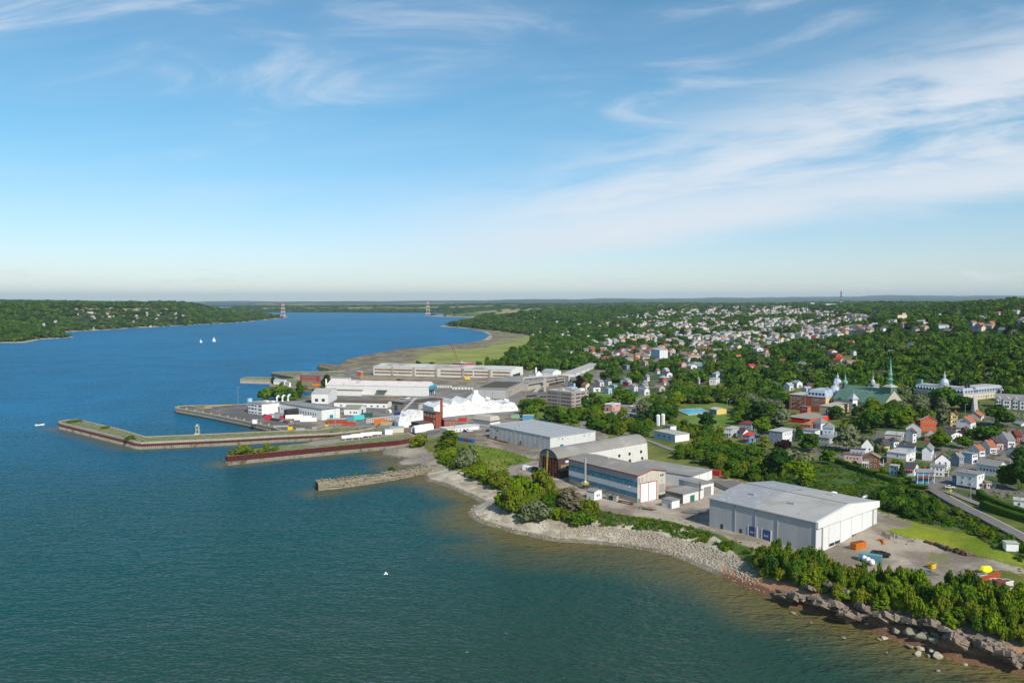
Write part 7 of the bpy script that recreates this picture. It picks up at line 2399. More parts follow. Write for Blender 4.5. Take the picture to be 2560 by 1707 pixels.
 # ------------------------------------------------------------------ trees and shrubs that stand out, read from the photograph
def tree_at(name,label,px,base_y,wpx,hpx,kind='broad',leafk='maple',group=None,cat='tree',var=None,z=None):
 """px, base_y: where its foot is in the photograph; wpx, hpx: its size there"""
 p=G(px,base_y) if z is None else U(px,base_y,z)
 p.z=max(p.z,0.1)-0.2
 s=(p-Vector((0,0,H))).length/F
 CLEAR.append((p.x,p.y,wpx*s*0.42))
 return plant(name,label,cat,p,wpx*s,hpx*s,kind,leafk,group,var)
def on(view,x,y,w_,h_):
 sc=VIEW[view][2]
 a,b_=q(view,x,y)
 return a,b_,w_/sc,h_/sc
CLB=np.array(CLEAR)
SPECIAL=[
# view, foot x, foot y, width, height in that enlargement, kind, leaf, name, label
('T',262,370,320,300,'broad','silver','maple','large pale silver maple behind the lilac house'),
('T',1375,375,250,235,'broad','bright','maple','round yellow green tree among the white houses'),
('T',1630,335,190,130,'broad','maple','maple','dark round maple beside the rust roofed row'),
('T',1900,235,340,190,'bush','maple','maple','broad dark maple clump between the upper houses'),
('T',40,520,190,170,'broad','maple','maple','lone round maple at the near end of the long hedge'),
('T',910,665,90,155,'conifer','dark','spruce','dark narrow spruce beside the white cottage with the red porch'),
('T',1420,665,40,80,'conifer','cedar','cedar','slim cedar beside the white flat roofed house, taller neighbour of two'),
('T',1468,650,40,95,'conifer','cedar','cedar','slim cedar nearer the street beside the white flat roofed house'),
('T',610,380,80,100,'conifer','dark','cedar','small dark conifer between the twin gabled and yellow houses'),
('T',690,640,85,90,'tall','bright','shrub','bright green round shrub under the brown boarded house'),
('T',850,525,130,75,'bush','bright','shrub','bright green bush hedge beside the white and tan house'),
('T',360,525,75,60,'bush','bright','shrub','bright shrub beside the blue garden pool'),
('T',975,715,90,65,'bush','bright','shrub','bright round bush in front of the white cottage'),
('T',705,375,90,55,'bush','maple','shrub','dark round shrub in front of the yellow cottage'),
('T',930,290,85,50,'bush','maple','shrub','dark round shrub below the beige flat roofed house'),
('T',2140,790,230,220,'broad','dark','maple','dark maple beside the white cube house annexe'),
('T',2320,830,260,330,'broad','dark','maple','big dark maple at the picture edge above the hedge'),
('T',2310,560,170,210,'broad','dark','maple','dark tree at the edge beside the cream bungalow'),
('T',1370,1195,190,90,'bush','maple','shrub','rounded dark green shrub at the top of the grass slope'),
('T',380,120,320,120,'bush','maple','maple','wide low maple clump above the beige house'),
('T',590,155,200,200,'broad','dark','maple','dark green pine like tree beside the beige house'),
('R2',1060,640,400,170,'bush','silver','willow','broad pale willow crown behind the hangar roof'),
('R2',1180,830,330,250,'broad','bright','willow','yellow green tree in front of the pale willow'),
('R2',960,790,290,300,'broad','dark','maple','dark tree on the shaded side of the pale willow'),
('R2',830,455,110,100,'tall','yellow','shrub','bright yellow leaved shrub below the slate blue house'),
('R2',1030,490,170,120,'bush','purple','maple','dark purple leaved tree beside the slate blue house'),
('R2',800,370,190,180,'broad','maple','maple','dense green maple beside the red awning house'),
('R2',985,260,220,170,'broad','silver','maple','pale silver tree in front of the red gym'),
('R2',820,215,250,180,'broad','maple','maple','big dark green maple at the edge of the park'),
('R2',260,270,190,150,'broad','dark','maple','lone dark maple on the park lawn'),
('R2',600,205,150,115,'broad','maple','maple','round maple on the park lawn near the pool house'),
('R2',400,320,90,90,'bush','yellow','shrub','pale yellow green tree beside the veranda house'),
('R2',1270,500,230,170,'broad','maple','maple','green maple beside the big silver maple'),
('R2',1160,400,90,140,'tall','dark','maple','narrow dark tree behind the slate blue house'),
('R2',1850,320,220,240,'broad','maple','maple','tall green layered tree beside the yellow classroom wing'),
('R2',1710,170,70,130,'tall','dark','cedar','tall dark cedar at the end of the yellow classroom wing'),
('R2',1530,185,170,120,'broad','dark','maple','dark maple in front of the classroom wing'),
('R2',1700,300,260,110,'bush','bright','maple','low yellow green tree mass below the classroom wing'),
('R2',2200,240,190,170,'broad','bright','maple','yellow green maple below the church trees'),
('S',1760,740,340,230,'broad','silver','maple','pale grey green maple in front of the church gable'),
('S',2090,760,360,250,'broad','silver','maple','large grey green maple between church and convent'),
('S',1290,690,250,180,'broad','maple','maple','green maple under the long church roof, nearest the turret'),
('S',1440,720,260,210,'broad','bright','maple','yellow green maple under the middle of the church roof'),
('S',1590,700,230,190,'broad','maple','maple','dark green maple beside the church gable corner'),
('S',1900,650,260,170,'broad','wood','maple','deep green maple in front of the church door'),
('S',890,210,320,230,'bush','silver','willow','big pale grey willow on the slope behind the school dome'),
('S',340,330,220,190,'broad','silver','willow','pale willow tree behind the brick school wing'),
('V',900,455,560,400,'bush','maple','maple','broad dark maple hiding the middle of the convent'),
('V',1250,480,400,290,'bush','dark','maple','dark maple in front of the lit convent wall'),
('V',850,780,270,460,'tall','silver','poplar','tall pale poplar beside the orange red gable house'),
('V',1900,780,460,360,'broad','dark','maple','very dark maple mass below the grey apartment row'),
('V',1850,830,140,200,'conifer','dark','spruce','dark spruce beside the very dark maple mass'),
('O',960,720,160,200,'tall','maple','poplar','pointed green tree in front of the brown office corner'),
('O',1560,640,180,160,'tall','bright','maple','bright young maple by the car park'),
('O',1530,640,400,260,'bush','maple','maple','wide dark maple above the car park'),
('O',1510,880,170,200,'broad','bright','maple','thin bright tree standing in the car park'),
('O',1820,860,280,290,'broad','silver','maple','tall grey green maple between car park and tanks'),
('O',1105,670,75,80,'broad','maple','maple','small round tree in the car park behind the office'),
('O',1210,665,90,85,'broad','maple','maple','small car park tree beside the pink building'),
('O',870,420,160,200,'tall','purple','maple','brown leaved tree beside the pale blue apartment house'),
('O',990,330,190,160,'broad','maple','maple','green tree behind the brown leaved one'),
('O',1235,310,190,140,'broad','dark','maple','dark round tree at the end of the pale store'),
('K',1330,1200,260,170,'tall','shore','willow','tall young willow on the shore beside the site cabins'),
('N',1375,265,200,165,'bush','shore','willow','bushy young willow beside the end of the red piling'),
('N',1645,270,230,170,'tall','shore','willow','tall dense willow above the muddy inlet'),
('N',1680,360,240,100,'bush','bright','willow','bright low willow bank above the muddy inlet'),
('N',1850,470,280,230,'bush','silver','willow','grey leaved willow in the middle of the shore thicket'),
('N',1970,580,200,150,'bush','bright','willow','yellow green willow beside the pale boulder heap'),
('N',2170,660,230,190,'bush','shore','willow','dark olive willow at the bend of the track'),
('N',2260,880,300,290,'bush','bright','willow','big light green willow on the stony point'),
('N',1095,525,75,80,'bush','maple','shrub','single green bush growing on the crib pier'),
('N',745,575,70,60,'bush','bright','shrub','tuft of yellow green shrub on the crib pier'),
('N',625,590,90,50,'bush','dry','shrub','dry tuft of shrub on the crib pier'),
('R1',330,1100,260,270,'bush','shore','willow','green willow at the waterward end of the thicket'),
('R1',430,960,300,270,'bush','bright','willow','tall light willow at the head of the thicket'),
('R1',640,900,260,260,'bush','shore','willow','willow in the middle of the thicket by the striped hall'),
('R1',560,1170,320,200,'bush','silver','willow','grey green willow spilling onto the stones'),
('R1',720,1090,220,190,'bush','maple','willow','dark green willow at the foot of the thicket'),
('R1',880,1110,270,250,'tall','dry','tree','half dead grey brown tree at the thicket edge'),
('R1',1070,1130,190,180,'bush','shore','willow','feathery willow beside the half dead tree'),
('R1',1000,1210,250,130,'bush','maple','willow','low green willow below the feathery one'),
('R1',200,830,230,160,'bush','shore','willow','rounded olive willow beside the track end'),
('R1',40,720,140,110,'bush','bright','willow','light green willow at the meadow edge'),
('I',1000,350,100,130,'tall','dark','poplar','dark poplar beside the red quay office'),
('I',480,310,50,65,'tall','dark','shrub','dark bush at the root of the narrow stone quay'),
('I',800,365,80,45,'bush','dry','shrub','brown bush on the timber quay'),
('I',560,330,60,45,'bush','dry','shrub','grey bush in front of the white quay sheds'),
('I',830,500,70,35,'bush','dark','shrub','dark bush behind the white dock office'),
('W',2000,600,200,95,'bush','shore','shrub','big grey green shrub on the tip of the red pier'),
('W',2225,585,70,85,'tall','bright','shrub','young poplar sprout on the red pier'),
('W',2150,590,120,45,'bush','bright','shrub','bright low shrubs in the middle of the red pier'),
('W',1900,612,110,60,'bush','shore','shrub','low shrub at the very tip of the red pier'),
('W',2310,570,110,45,'bush','bright','shrub','bright shrub beside the pier railing'),
('W',320,292,130,22,'bush','shore','shrub','low scrub on the outer end of the breakwater quay'),
('W',630,355,80,24,'bush','shore','shrub','low scrub halfway along the breakwater quay'),
('W',890,460,130,34,'bush','shore','shrub','scrub at the bend of the breakwater quay'),
('E',1390,140,90,85,'tall','dark','poplar','dark poplar at the near corner of the marsh wood'),
('E',570,125,60,45,'bush','dark','tree','dark tree behind the assembly hall roof'),
('E',705,128,60,35,'bush','dark','tree','low dark tree behind the assembly hall, beside the red block'),
('E',1640,640,230,130,'bush','maple','maple','broad green tree at the end of the wrapped works'),
('E',1880,580,220,60,'bush','dark','shrub','dark hedge like shrub row below the brown office'),
('E',2090,740,130,150,'broad','maple','maple','tree at the corner of the flat roofed warehouse'),
]
for vw,x,y,w_,h_,kd,lf,nm,lb in SPECIAL:
 a,b_,ww,hh=on(vw,x,y,w_,h_)
 tree_at(nm,lb,a,b_,ww,hh,kd,lf,cat='shrub' if nm=='shrub' else 'tree',z={'W':5.5 if x>1500 else 4.9,'I':5.0}.get(vw))
 # ------------------------------------------------------------------ scattered trees
CLEARED=np.array(CLEAR)
def free(xy,pad=0.0,CL=None):
 CL=CLEARED if CL is None else CL
 ok=np.ones(len(xy),bool)
 for i in range(0,len(CL),256):
  c=CL[i:i+256]
  d2=(xy[:,None,0]-c[None,:,0])**2+(xy[:,None,1]-c[None,:,1])**2
  ok&=~(d2<(c[None,:,2]+pad)**2).any(1)
 return ok
def unhides(xy,z,hh,wd):
 """False where a tree would stand in front of a building that the photograph shows clear"""
 ok=np.ones(len(xy),bool)
 dx=np.hypot(xy[:,0],xy[:,1])
 zc=z-H
 d0=xy[:,1]*cp-zc*sp
 px=CX+F*xy[:,0]/d0
 pyb=CY-F*(xy[:,1]*sp+zc*cp)/d0
 pyt=pyb-F*hh/d0
 half=F*wd*0.45/d0
 for x0,y0,x1,y1,dist,big in BLOCKS:
  bad=(px+half>x0)&(px-half<x1)&(pyt<y1-(y1-y0)*0.10)&(((pyb>y0)&(dx<dist+4))|((pyb>(y0+y1)/2)&(dx<dist+0.8*big)))&(dx>dist-260)
  ok&=~bad
 return ok
def poly_scatter(px_poly,spacing,seed,jitter=0.45):
 g=Gm(px_poly)[:,:2]
 lo,hi=g.min(0),g.max(0)
 rs=np.random.RandomState(seed)
 nx,ny=int((hi[0]-lo[0])/spacing)+1,int((hi[1]-lo[1])/spacing)+1
 X_,Y_=np.meshgrid(lo[0]+np.arange(nx)*spacing,lo[1]+np.arange(ny)*spacing)
 p=np.stack([X_.ravel(),Y_.ravel()],1)+(rs.random_sample((nx*ny,2))-0.5)*2*jitter*spacing
 return p[inside(g,p[:,0],p[:,1])]
GROVES=[
# pixel outline, spacing, kinds, width range, height range, name, label, group, limit
([(1895,1398),(1960,1398),(1990,1406),(2050,1416),(2120,1440),(2180,1456),(2260,1468),(2330,1480),(2430,1482),(2500,1508),(2560,1516),(2680,1560),(2680,1655),(2560,1630),(2470,1608),(2380,1582),(2280,1556),(2180,1520),(2080,1502),(1960,1462),(1890,1440)],
3.0,(('conifer','cedar'),('bush','cedar'),('broad','cedar'),('bush','shore'),('broad','maple'),('bush','bright')),(2.8,6.4),(3.2,9.8),'cedar','tree in the thick belt on the rock crag','cedars on the rock crag',150),
([(1400,1046),(1440,1036),(1520,1052),(1600,1064),(1700,1066),(1770,1084),(1860,1112),(1920,1150),(1965,1180),(1970,1226),(1900,1206),(1840,1192),(1780,1168),(1700,1152),(1640,1122),(1600,1094),(1520,1084),(1460,1072)],
7.0,(('bush','wood'),('broad','maple'),('bush','shore')),(6.5,10),(5.5,9.5),'young_tree','tree in the overgrown strip behind the halls','trees in the strip behind the halls',150),
([(1585,1002),(1640,985),(1740,962),(1880,972),(1905,1000),(1862,1010),(1830,1000),(1720,1000),(1690,1012),(1700,1048),(1660,1052),(1620,1032)],
10,(('broad','maple'),('broad','bright'),('broad','wood')),(10,14),(10,14),'park_maple','tree in the grove round the park','maples round the park',60),
([(2090,1005),(2150,992),(2350,992),(2400,1010),(2350,1050),(2300,1060),(2250,1072),(2150,1080),(2090,1070)],
10,(('broad','maple'),('broad','wood'),('broad','bright'),('broad','silver')),(10,15),(10,15),'church_maple','tree in the grove below the church','maples below the church',60),
([(2270,1262),(2330,1290),(2400,1300),(2470,1345),(2560,1392),(2650,1440),(2650,1400),(2560,1352),(2440,1292),(2380,1268),(2300,1240),(2200,1222),(2180,1236)],
5.0,(('bush','shore'),('bush','maple'),('bush','bright')),(3.5,6),(2.5,4.5),'bramble_bush','bush on the bank below the road','bushes on the road bank',60),
([(2180,1250),(2230,1224),(2290,1240),(2330,1262),(2330,1290),(2290,1300),(2230,1280)],5.0,(('bush','dark'),('bush','maple')),(6,9),(5,7.5),'thicket_tree','tree in the thicket above the grass slope','trees of the dark thicket',40),
([(1290,1008),(1330,1000),(1368,1012),(1440,1030),(1480,1040),(1420,1046),(1405,1034),(1340,1030),(1300,1036)],7,(('bush','wood'),('bush','maple')),(5,8),(3,5.5),'office_shrub','shrub below the brown office','shrubs below the office',40),
([(1100,1130),(1150,1122),(1200,1150),(1225,1182),(1262,1206),(1262,1224),(1232,1226),(1190,1198),(1155,1182),(1110,1160)],6,(('bush','shore'),('bush','bright')),(4.5,7.5),(3.5,6.5),'shore_willow','willow in the thicket above the mud','willows of the shore thicket',30),
([(1245,1262),(1290,1232),(1390,1240),(1455,1262),(1485,1282),(1470,1306),(1400,1308),(1330,1300),(1275,1288)],5.5,(('bush','shore'),('bush','bright'),('bush','maple')),(5,8),(4,7),'point_willow','willow on the stony point','willows on the stony point',40),
([(1240,1262),(1262,1228),(1320,1216),(1400,1232),(1460,1256),(1500,1280),(1490,1306),(1440,1314),(1380,1306),(1320,1302),(1270,1290)],3.6,(('bush','shore'),('bush','bright'),('bush','dry'),('tall','shore'),('bush','silver')),(2.2,5.0),(1.5,5.0),'point_shrub','shrub among the willows of the stony point','shrubs on the stony point',90),
([(1085,1122),(1130,1112),(1190,1150),(1222,1184),(1270,1204),(1266,1224),(1235,1230),(1190,1200),(1150,1184),(1105,1160)],3.8,(('bush','shore'),('bush','bright'),('tall','shore')),(2.2,4.6),(1.5,4.5),'mud_shrub','shrub on the bank above the mud','shrubs above the mud',70),
([(1780,1168),(1840,1178),(1900,1186),(1980,1200),(2040,1225),(1960,1222),(1880,1206),(1800,1196)],6,(('bush','wood'),('bush','shore')),(5,8),(4,7),'yard_tree','tree on the fence line behind the hangar','bushy trees behind the hangar',30),
]
BUSH_EXTRA=[]
for gi,(pp,spc,kinds,wr,hr,nm,lb,grp,lim) in enumerate(GROVES):
 p=poly_scatter(pp,spc,100+gi)
 p=p[free(p,0.6,CLB if spc<4 else None)]
 z=land_height(p[:,0],p[:,1])
 p,z=p[z>0.6],z[z>0.6]
 rs=np.random.RandomState(300+gi)
 hh=rs.uniform(*hr,len(p))
 ww=rs.uniform(*wr,len(p))
 if gi not in(0,):
  ok=unhides(p,z,hh,ww)
  p,z,hh,ww=p[ok],z[ok],hh[ok],ww[ok]
 o=np.argsort(np.hypot(p[:,0],p[:,1]))
 for j,i in enumerate(o):
  kd,lf=kinds[rs.randint(len(kinds))]
  if j<lim:
   hk=(hh[i]-hr[0])/(hr[1]-hr[0])
   adj=('low ' if hk<0.33 else 'tall ' if hk>0.67 else '')+{'conifer':'pointed ','tall':'slender ','bush':'spreading ','broad':'round crowned '}[kd]+{'cedar':'cedar green','maple':'mid green','bright':'yellow green','wood':'deep green','silver':'pale grey green','dark':'very dark','shore':'light green','dry':'dry brown'}[lf]
   plant(nm,adj+' '+lb,'shrub' if 'bush' in nm or 'shrub' in nm else 'tree',(p[i,0],p[i,1],z[i]-0.3),ww[i],hh[i],kd,lf,grp)
  else:
   BUSH_EXTRA.append((p[i,0],p[i,1],z[i],ww[i],hh[i]))
   # ---- the woods: nearest trees one by one, the rest as one mass of instanced crowns
def wood_points():
 out=[]
 rs=np.random.RandomState(77)
 r=560.0
 while r<11000:
  sp=max(8.5,0.0062*r)
  ta=np.arange(-0.76,0.80,sp/r)
  a=np.arctan(ta)
  rr_=r+(rs.random_sample(len(a))-0.5)*sp*0.9
  a=a+(rs.random_sample(len(a))-0.5)*sp*0.9/r
  out.append(np.stack([rr_*np.sin(a),rr_*np.cos(a),np.full(len(a),sp)],1))
  r+=sp*0.9
 p=np.concatenate(out)
 x,y,spc=p.T
 z,land,s,left=land_height(x,y,True)
 d=np.hypot(x,y)
 ta=x/y
 k=rs.random_sample(len(x))
 nz=fbm(x,y,120,3,13)
 keep=land&(s>np.where(left,14,20))&(z>1.2)
 east=(~left)
 for zn in('industrial','lot','lot_pale','lawn_office','lawn_houses','park','meadow','yard_hangar','yard_warehouse','mud','marsh','shore_herbs','lawn_slope','fields','left_fields','bramble'):
  keep&=~in_zone(zn,x,y)
 for zn,dens in(('far_town',0.80),('near_town',0.50),('house_blocks',0.10)):
  iz=in_zone(zn,x,y)
  keep&=~iz|(k<dens+(0.5 if zn!='house_blocks' else 0.1)*(nz-0.5)*2)
  # the open strips round the halls stay clear: only wood beyond about 640 m, or right of the park
 keep&=(d>640)|(ta>0.30)
 keep&=~((d>5000)&(fbm(x,y,1400,3,91)>0.53)&(k>0.08))
 # a few gaps
 keep&=(nz<0.70)|(k<0.6)
 x,y,z,spc,d,left,nz=[v[keep] for v in(x,y,z,spc,d,left,nz)]
 ok=free(np.stack([x,y],1),1.0) if len(x) else np.ones(0,bool)
 x,y,z,spc,d,left,nz=[v[ok] for v in(x,y,z,spc,d,left,nz)]
 hh=np.clip(rs.normal(11.2,3.2,len(x)),5.0,19)*np.where(d>3000,1.1,1.0)
 ww=np.maximum(hh*rs.uniform(0.65,1.25,len(x)),spc*1.45)
 ok=unhides(np.stack([x,y],1),z,hh,ww)
 return[v[ok] for v in(x,y,z,hh,ww,d,left)]
wx,wy,wz,wh,ww_,wd_,wl=wood_points()
# far houses: spots in the town seen between the trees
FAR=[]
def far_spots():
 rs=np.random.RandomState(5)
 out=[]
 for zn,n in(('far_town',2200),):
  g=np.array(ZONES_PX[zn],float)
  lo,hi=g.min(0),g.max(0)
  c=np.stack([rs.uniform(lo[0],hi[0],n*3),rs.uniform(lo[1],hi[1],n*3)],1)
  c=c[inside(g,c[:,0],c[:,1])]
  c=c[rs.random_sample(len(c))<np.clip(1.2-(c[:,1]-765)/110,0.3,1)]
  c=c[:1050]
  out.append(Gm(c))
 mid=np.stack([rs.uniform(1340,2330,130),rs.uniform(800,930,130)],1)
 out.append(Gm(mid[inside([(1330,810),(1560,800),(1650,875),(1900,885),(2150,850),(2300,860),(2330,890),(2000,930),(1800,930),(1560,900),(1340,880)],mid[:,0],mid[:,1])]))
 extra=np.stack([rs.uniform(1330,1560,26),rs.uniform(790,880,26)],1)
 out.append(Gm(extra))
 hill=np.stack([rs.uniform(1750,2560,80),rs.uniform(768,835,80)],1)
 out.append(Gm(hill))
 lf=np.stack([rs.uniform(190,470,34),rs.uniform(764,798,34)],1)
 out.append(Gm(lf))
 lf=np.stack([rs.uniform(10,420,10),rs.uniform(798,826,10)],1)
 out.append(Gm(lf))
 return np.concatenate(out)
fs=far_spots()
fd=np.hypot(fs[:,0],fs[:,1])
okf=free(fs[:,:2],6)&(fd<9000)&(fs[:,2]>1)
fs,fd=fs[okf],fd[okf]
# keep trees out of the house plots and off the sight line just in front of them
def clear_for_houses(x,y,z,h_):
 ok=np.ones(len(x),bool)
 ta_t=np.arctan2(x,y)
 dt=np.hypot(x,y)
 for p,d in zip(fs,fd):
  dd=d-dt
  half=9.0/d
  near=(np.abs(ta_t-math.atan2(p[0],p[1]))<half)&(dd>-14)&(dd<np.maximum(14,(h_-4.5)*d/(H-p[2]+8))*0.6)
  ok&=~near
 return ok
okh=clear_for_houses(wx,wy,wz,wh)
wx,wy,wz,wh,ww_,wd_,wl=[v[okh] for v in(wx,wy,wz,wh,ww_,wd_,wl)]
def gable_mesh(name,w_,l_,h_,rh,mw,mr):
 k=MB()
 k.box(-l_/2,l_/2,-w_/2,w_/2,-2.5,h_,0)
 for sgn in(-1,1):
  k.poly([(sgn*l_/2,-w_/2,h_),(sgn*l_/2,w_/2,h_),(sgn*l_/2,0,h_+rh)],0)
 for sgn in(-1,1):
  k.hexa([(-l_/2-0.4,min(0,sgn*(w_/2+0.4)),0),(l_/2+0.4,min(0,sgn*(w_/2+0.4)),0),(l_/2+0.4,max(0,sgn*(w_/2+0.4)),0),(-l_/2-0.4,max(0,sgn*(w_/2+0.4)),0)]*2,1)
  base=len(k.v)-8
  for i in range(8):
   x_,y_,_=k.v[base+i]
   zr_=h_+rh-(abs(y_)/(w_/2))*rh+(0.25 if i>=4 else 0.0)
   k.v[base+i]=(x_,y_,zr_)
 return k.mesh(name,[mw,mr])
order=np.argsort(fd)
walls_=['white','grey','cream','beige','beige','pale blue','grey','brick','tan','pink']
roofs_=['grey','dark','rust','tan','grey','dark','olive','brown','grey','red']
FM={}
rest=MB()
rest_mats=[mat('far_white',(0.52,0.51,0.50),0.8,0.1),WM('cream'),WM('beige'),RM('grey'),RM('rust'),RM('pale'),RM('dark')]
rs=random.Random(31)
n_ind=0
for oi,i in enumerate(order):
 p,d=fs[i],fd[i]
 rzz=rs.choice([0.35,0.35+math.pi/2])+rs.uniform(-0.12,0.12)
 big=rs.random()<0.06
 l_,w_,h_,rh_=(22,12,5,1.2) if big else(rs.choice([9,11,12]),rs.choice([7.5,8.5]),rs.choice([3.2,4.0,5.4]),rs.choice([2.2,3.0]))
 if n_ind<170:
  wk,rk=rs.choice(walls_),rs.choice(roofs_)
  key=(wk,rk,l_,w_,h_,rh_)
  if key not in FM:
   FM[key]=gable_mesh('house',w_,l_,h_,rh_,WM(wk),RM(rk))
  o=link('house',FM[key])
  o.location=(p[0],p[1],p[2])
  o.rotation_euler=(0,0,rzz)
  where='on the wooded shore across the river' if p[0]/p[1]<-0.1 else 'in the town beyond the church' if p[0]/p[1]>0.30 else 'among the trees beyond the shipyard'
  tag(o,f'{"long " if big else ""}{wk} house with a {rk} roof {where}','house','small far houses '+where)
  n_ind+=1
 else:
  c_,s_=math.cos(rzz),math.sin(rzz)
  def wv(x_,y_,z_):
   return(p[0]+x_*c_-y_*s_,p[1]+x_*s_+y_*c_,p[2]+z_)
  mi,mr_=rs.choice([0,0,0,1,2]),rs.choice([3,4,5,6,3])
  rest.hexa([wv(*v) for v in((-l_/2,-w_/2,-2),(l_/2,-w_/2,-2),(l_/2,w_/2,-2),(-l_/2,w_/2,-2),(-l_/2,-w_/2,h_),(l_/2,-w_/2,h_),(l_/2,w_/2,h_),(-l_/2,w_/2,h_))],mi)
  a,b_=[wv(x_*(l_/2+0.3),y_*(w_/2+0.3),h_) for x_,y_ in((-1,-1),(1,-1),(1,1),(-1,1))],[wv(-l_/2-0.3,0,h_+rh_),wv(l_/2+0.3,0,h_+rh_)]
  rest.poly([a[0],a[1],b_[1],b_[0]],mr_)
  rest.poly([a[2],a[3],b_[0],b_[1]],mr_)
  rest.poly([a[1],a[2],b_[1]],mi)
  rest.poly([a[3],a[0],b_[0]],mi)
tag(rest.build('far_houses',rest_mats),kind='stuff')
# individual wood trees: those that show largest
od=np.argsort(wd_)
px_=CX+F*wx/wy
vis=(px_>-60)&(px_<2620)
ind=[i for i in od if vis[i]][:235]
indset=np.zeros(len(wx),bool)
indset[ind]=True
rs=random.Random(41)
for i in ind:
 kd,lf=rs.choice([('broad','maple'),('broad','wood'),('broad','wood'),('broad','bright'),('tall','wood'),('broad','maple'),('broad','silver'),('broad','dark')])
 where='in the wood rising behind the church and convent' if wx[i]/wy[i]>0.42 else 'on the slope between park and church' if wx[i]/wy[i]>0.2 else 'in the wood behind the shipyard'
 what={'maple':'green','wood':'deep green','bright':'yellow green','silver':'pale grey green','dark':'dark'}[lf]
 plant('wood_tree',f'{what} {"slender" if kd == "tall" else "round crowned"} tree {where}','tree',(wx[i],wy[i],wz[i]-0.3),ww_[i]*(0.62 if kd=='tall' else 1.0),wh[i],kd,lf,'trees '+where)
 # everything farther off: one object per mass, crowns instanced on points
def instanced(name,x,y,z,sx,sz,protos,seed):
 rs=np.random.RandomState(seed)
 n=len(x)
 me=bpy.data.meshes.new(name)
 me.vertices.add(n)
 me.vertices.foreach_set('co',np.stack([x,y,z],1).astype(np.float32).ravel())
 for nm,typ,val in(('sc','FLOAT_VECTOR',np.stack([sx,sx,sz],1).astype(np.float32).ravel()),('rot','FLOAT',(rs.random_sample(n)*6.28).astype(np.float32)),('which','INT',rs.randint(0,len(protos),n).astype(np.int32))):
  at_=me.attributes.new(nm,typ,'POINT')
  at_.data.foreach_set('vector' if typ=='FLOAT_VECTOR' else 'value',val)
 o=link(name,me)
 col=bpy.data.collections.new(name+'_kinds')
 for i,pm in enumerate(protos):
  po=bpy.data.objects.new('%s_kind_%02d'%(name,i),pm)
  col.objects.link(po)
 ng=bpy.data.node_groups.new(name,'GeometryNodeTree')
 ng.interface.new_socket('Geometry',in_out='INPUT',socket_type='NodeSocketGeometry')
 ng.interface.new_socket('Geometry',in_out='OUTPUT',socket_type='NodeSocketGeometry')
 nd=ng.nodes
 gi,go=nd.new('NodeGroupInput'),nd.new('NodeGroupOutput')
 ci=nd.new('GeometryNodeCollectionInfo')
 ci.inputs['Collection'].default_value=col
 ci.inputs['Separate Children'].default_value=True
 ci.inputs['Reset Children'].default_value=True
 iop=nd.new('GeometryNodeInstanceOnPoints')
 iop.inputs['Pick Instance'].default_value=True
 def attr(nm,typ):
  a=nd.new('GeometryNodeInputNamedAttribute')
  a.data_type=typ
  a.inputs['Name'].default_value=nm
  return a.outputs['Attribute']
 cx3=nd.new('ShaderNodeCombineXYZ')
 L_=ng.links.new
 mtp=nd.new('GeometryNodeMeshToPoints')
 L_(gi.outputs[0],mtp.inputs[0])
 L_(mtp.outputs[0],iop.inputs['Points'])
 L_(ci.outputs[0],iop.inputs['Instance'])
 L_(attr('which','INT'),iop.inputs['Instance Index'])
 L_(attr('rot','FLOAT'),cx3.inputs[2])
 L_(cx3.outputs[0],iop.inputs['Rotation'])
 L_(attr('sc','FLOAT_VECTOR'),iop.inputs['Scale'])
 L_(iop.outputs[0],go.inputs[0])
 md=o.modifiers.new('crowns','NODES')
 md.node_group=ng
 tag(o,kind='stuff')
 return o
LOW=[crown_mesh('crown','tall',213,LEAF['wood'],per=34,leaf=0.7),crown_mesh('crown','bush',214,LEAF['bright'],per=34,leaf=0.8),crown_mesh('crown','conifer',215,LEAF['dark'],per=30,leaf=0.6),crown_mesh('crown','bush',216,LEAF['silver'],per=34,leaf=0.8),crown_mesh('crown','bush',217,LEAF['maple'],per=34,leaf=0.9)]+[crown_mesh('crown','broad',200+i,LEAF['wood'],per=34,leaf=0.85) for i in range(3)]+[crown_mesh('crown','broad',210,LEAF['maple'],per=34,leaf=0.85),crown_mesh('crown','clump',211,LEAF['wood'],per=40,leaf=0.95),crown_mesh('crown','broad',212,LEAF['dark'],per=34,leaf=0.85)]
r_=~indset
instanced('woods',wx[r_],wy[r_],wz[r_]-0.5,ww_[r_]/9.6,wh[r_]/9.8,LOW,3)
if BUSH_EXTRA:
 be=np.array(BUSH_EXTRA)
 instanced('undergrowth',be[:,0],be[:,1],be[:,2]-0.3,be[:,3]/9.6,be[:,4]/6.6,[crown('bush','wood',0),crown('bush','shore',1),crown('bush','maple',2)],4)
 # low herbs and brambles
hp=[]
for zn,spc,h0,h1 in(('bramble',1.9,0.7,1.8),('shore_herbs',1.2,0.6,1.5)):
 pz=poly_scatter(ZONES_PX[zn],spc,500)
 pz=pz[free(pz,0.2)]
 zz=land_height(pz[:,0],pz[:,1])
 pz,zz=pz[zz>1.0],zz[zz>1.0]
 rs2=np.random.RandomState(9)
 hp.append(np.stack([pz[:,0],pz[:,1],zz,rs2.uniform(1.5,2.9,len(pz)),rs2.uniform(h0,h1,len(pz))],1))
strip_px=[(1800,1100),(1900,1130),(2000,1150),(2070,1150),(1990,1190),(1900,1180),(1820,1150),(1750,1120)]
pz=poly_scatter(strip_px,3.0,501)
pz=pz[free(pz,0.2)]
hp.append(np.stack([pz[:,0],pz[:,1],land_height(pz[:,0],pz[:,1]),np.random.RandomState(2).uniform(2.5,5,len(pz)),np.random.RandomState(3).uniform(0.8,2.4,len(pz))],1))
hp=np.concatenate(hp)
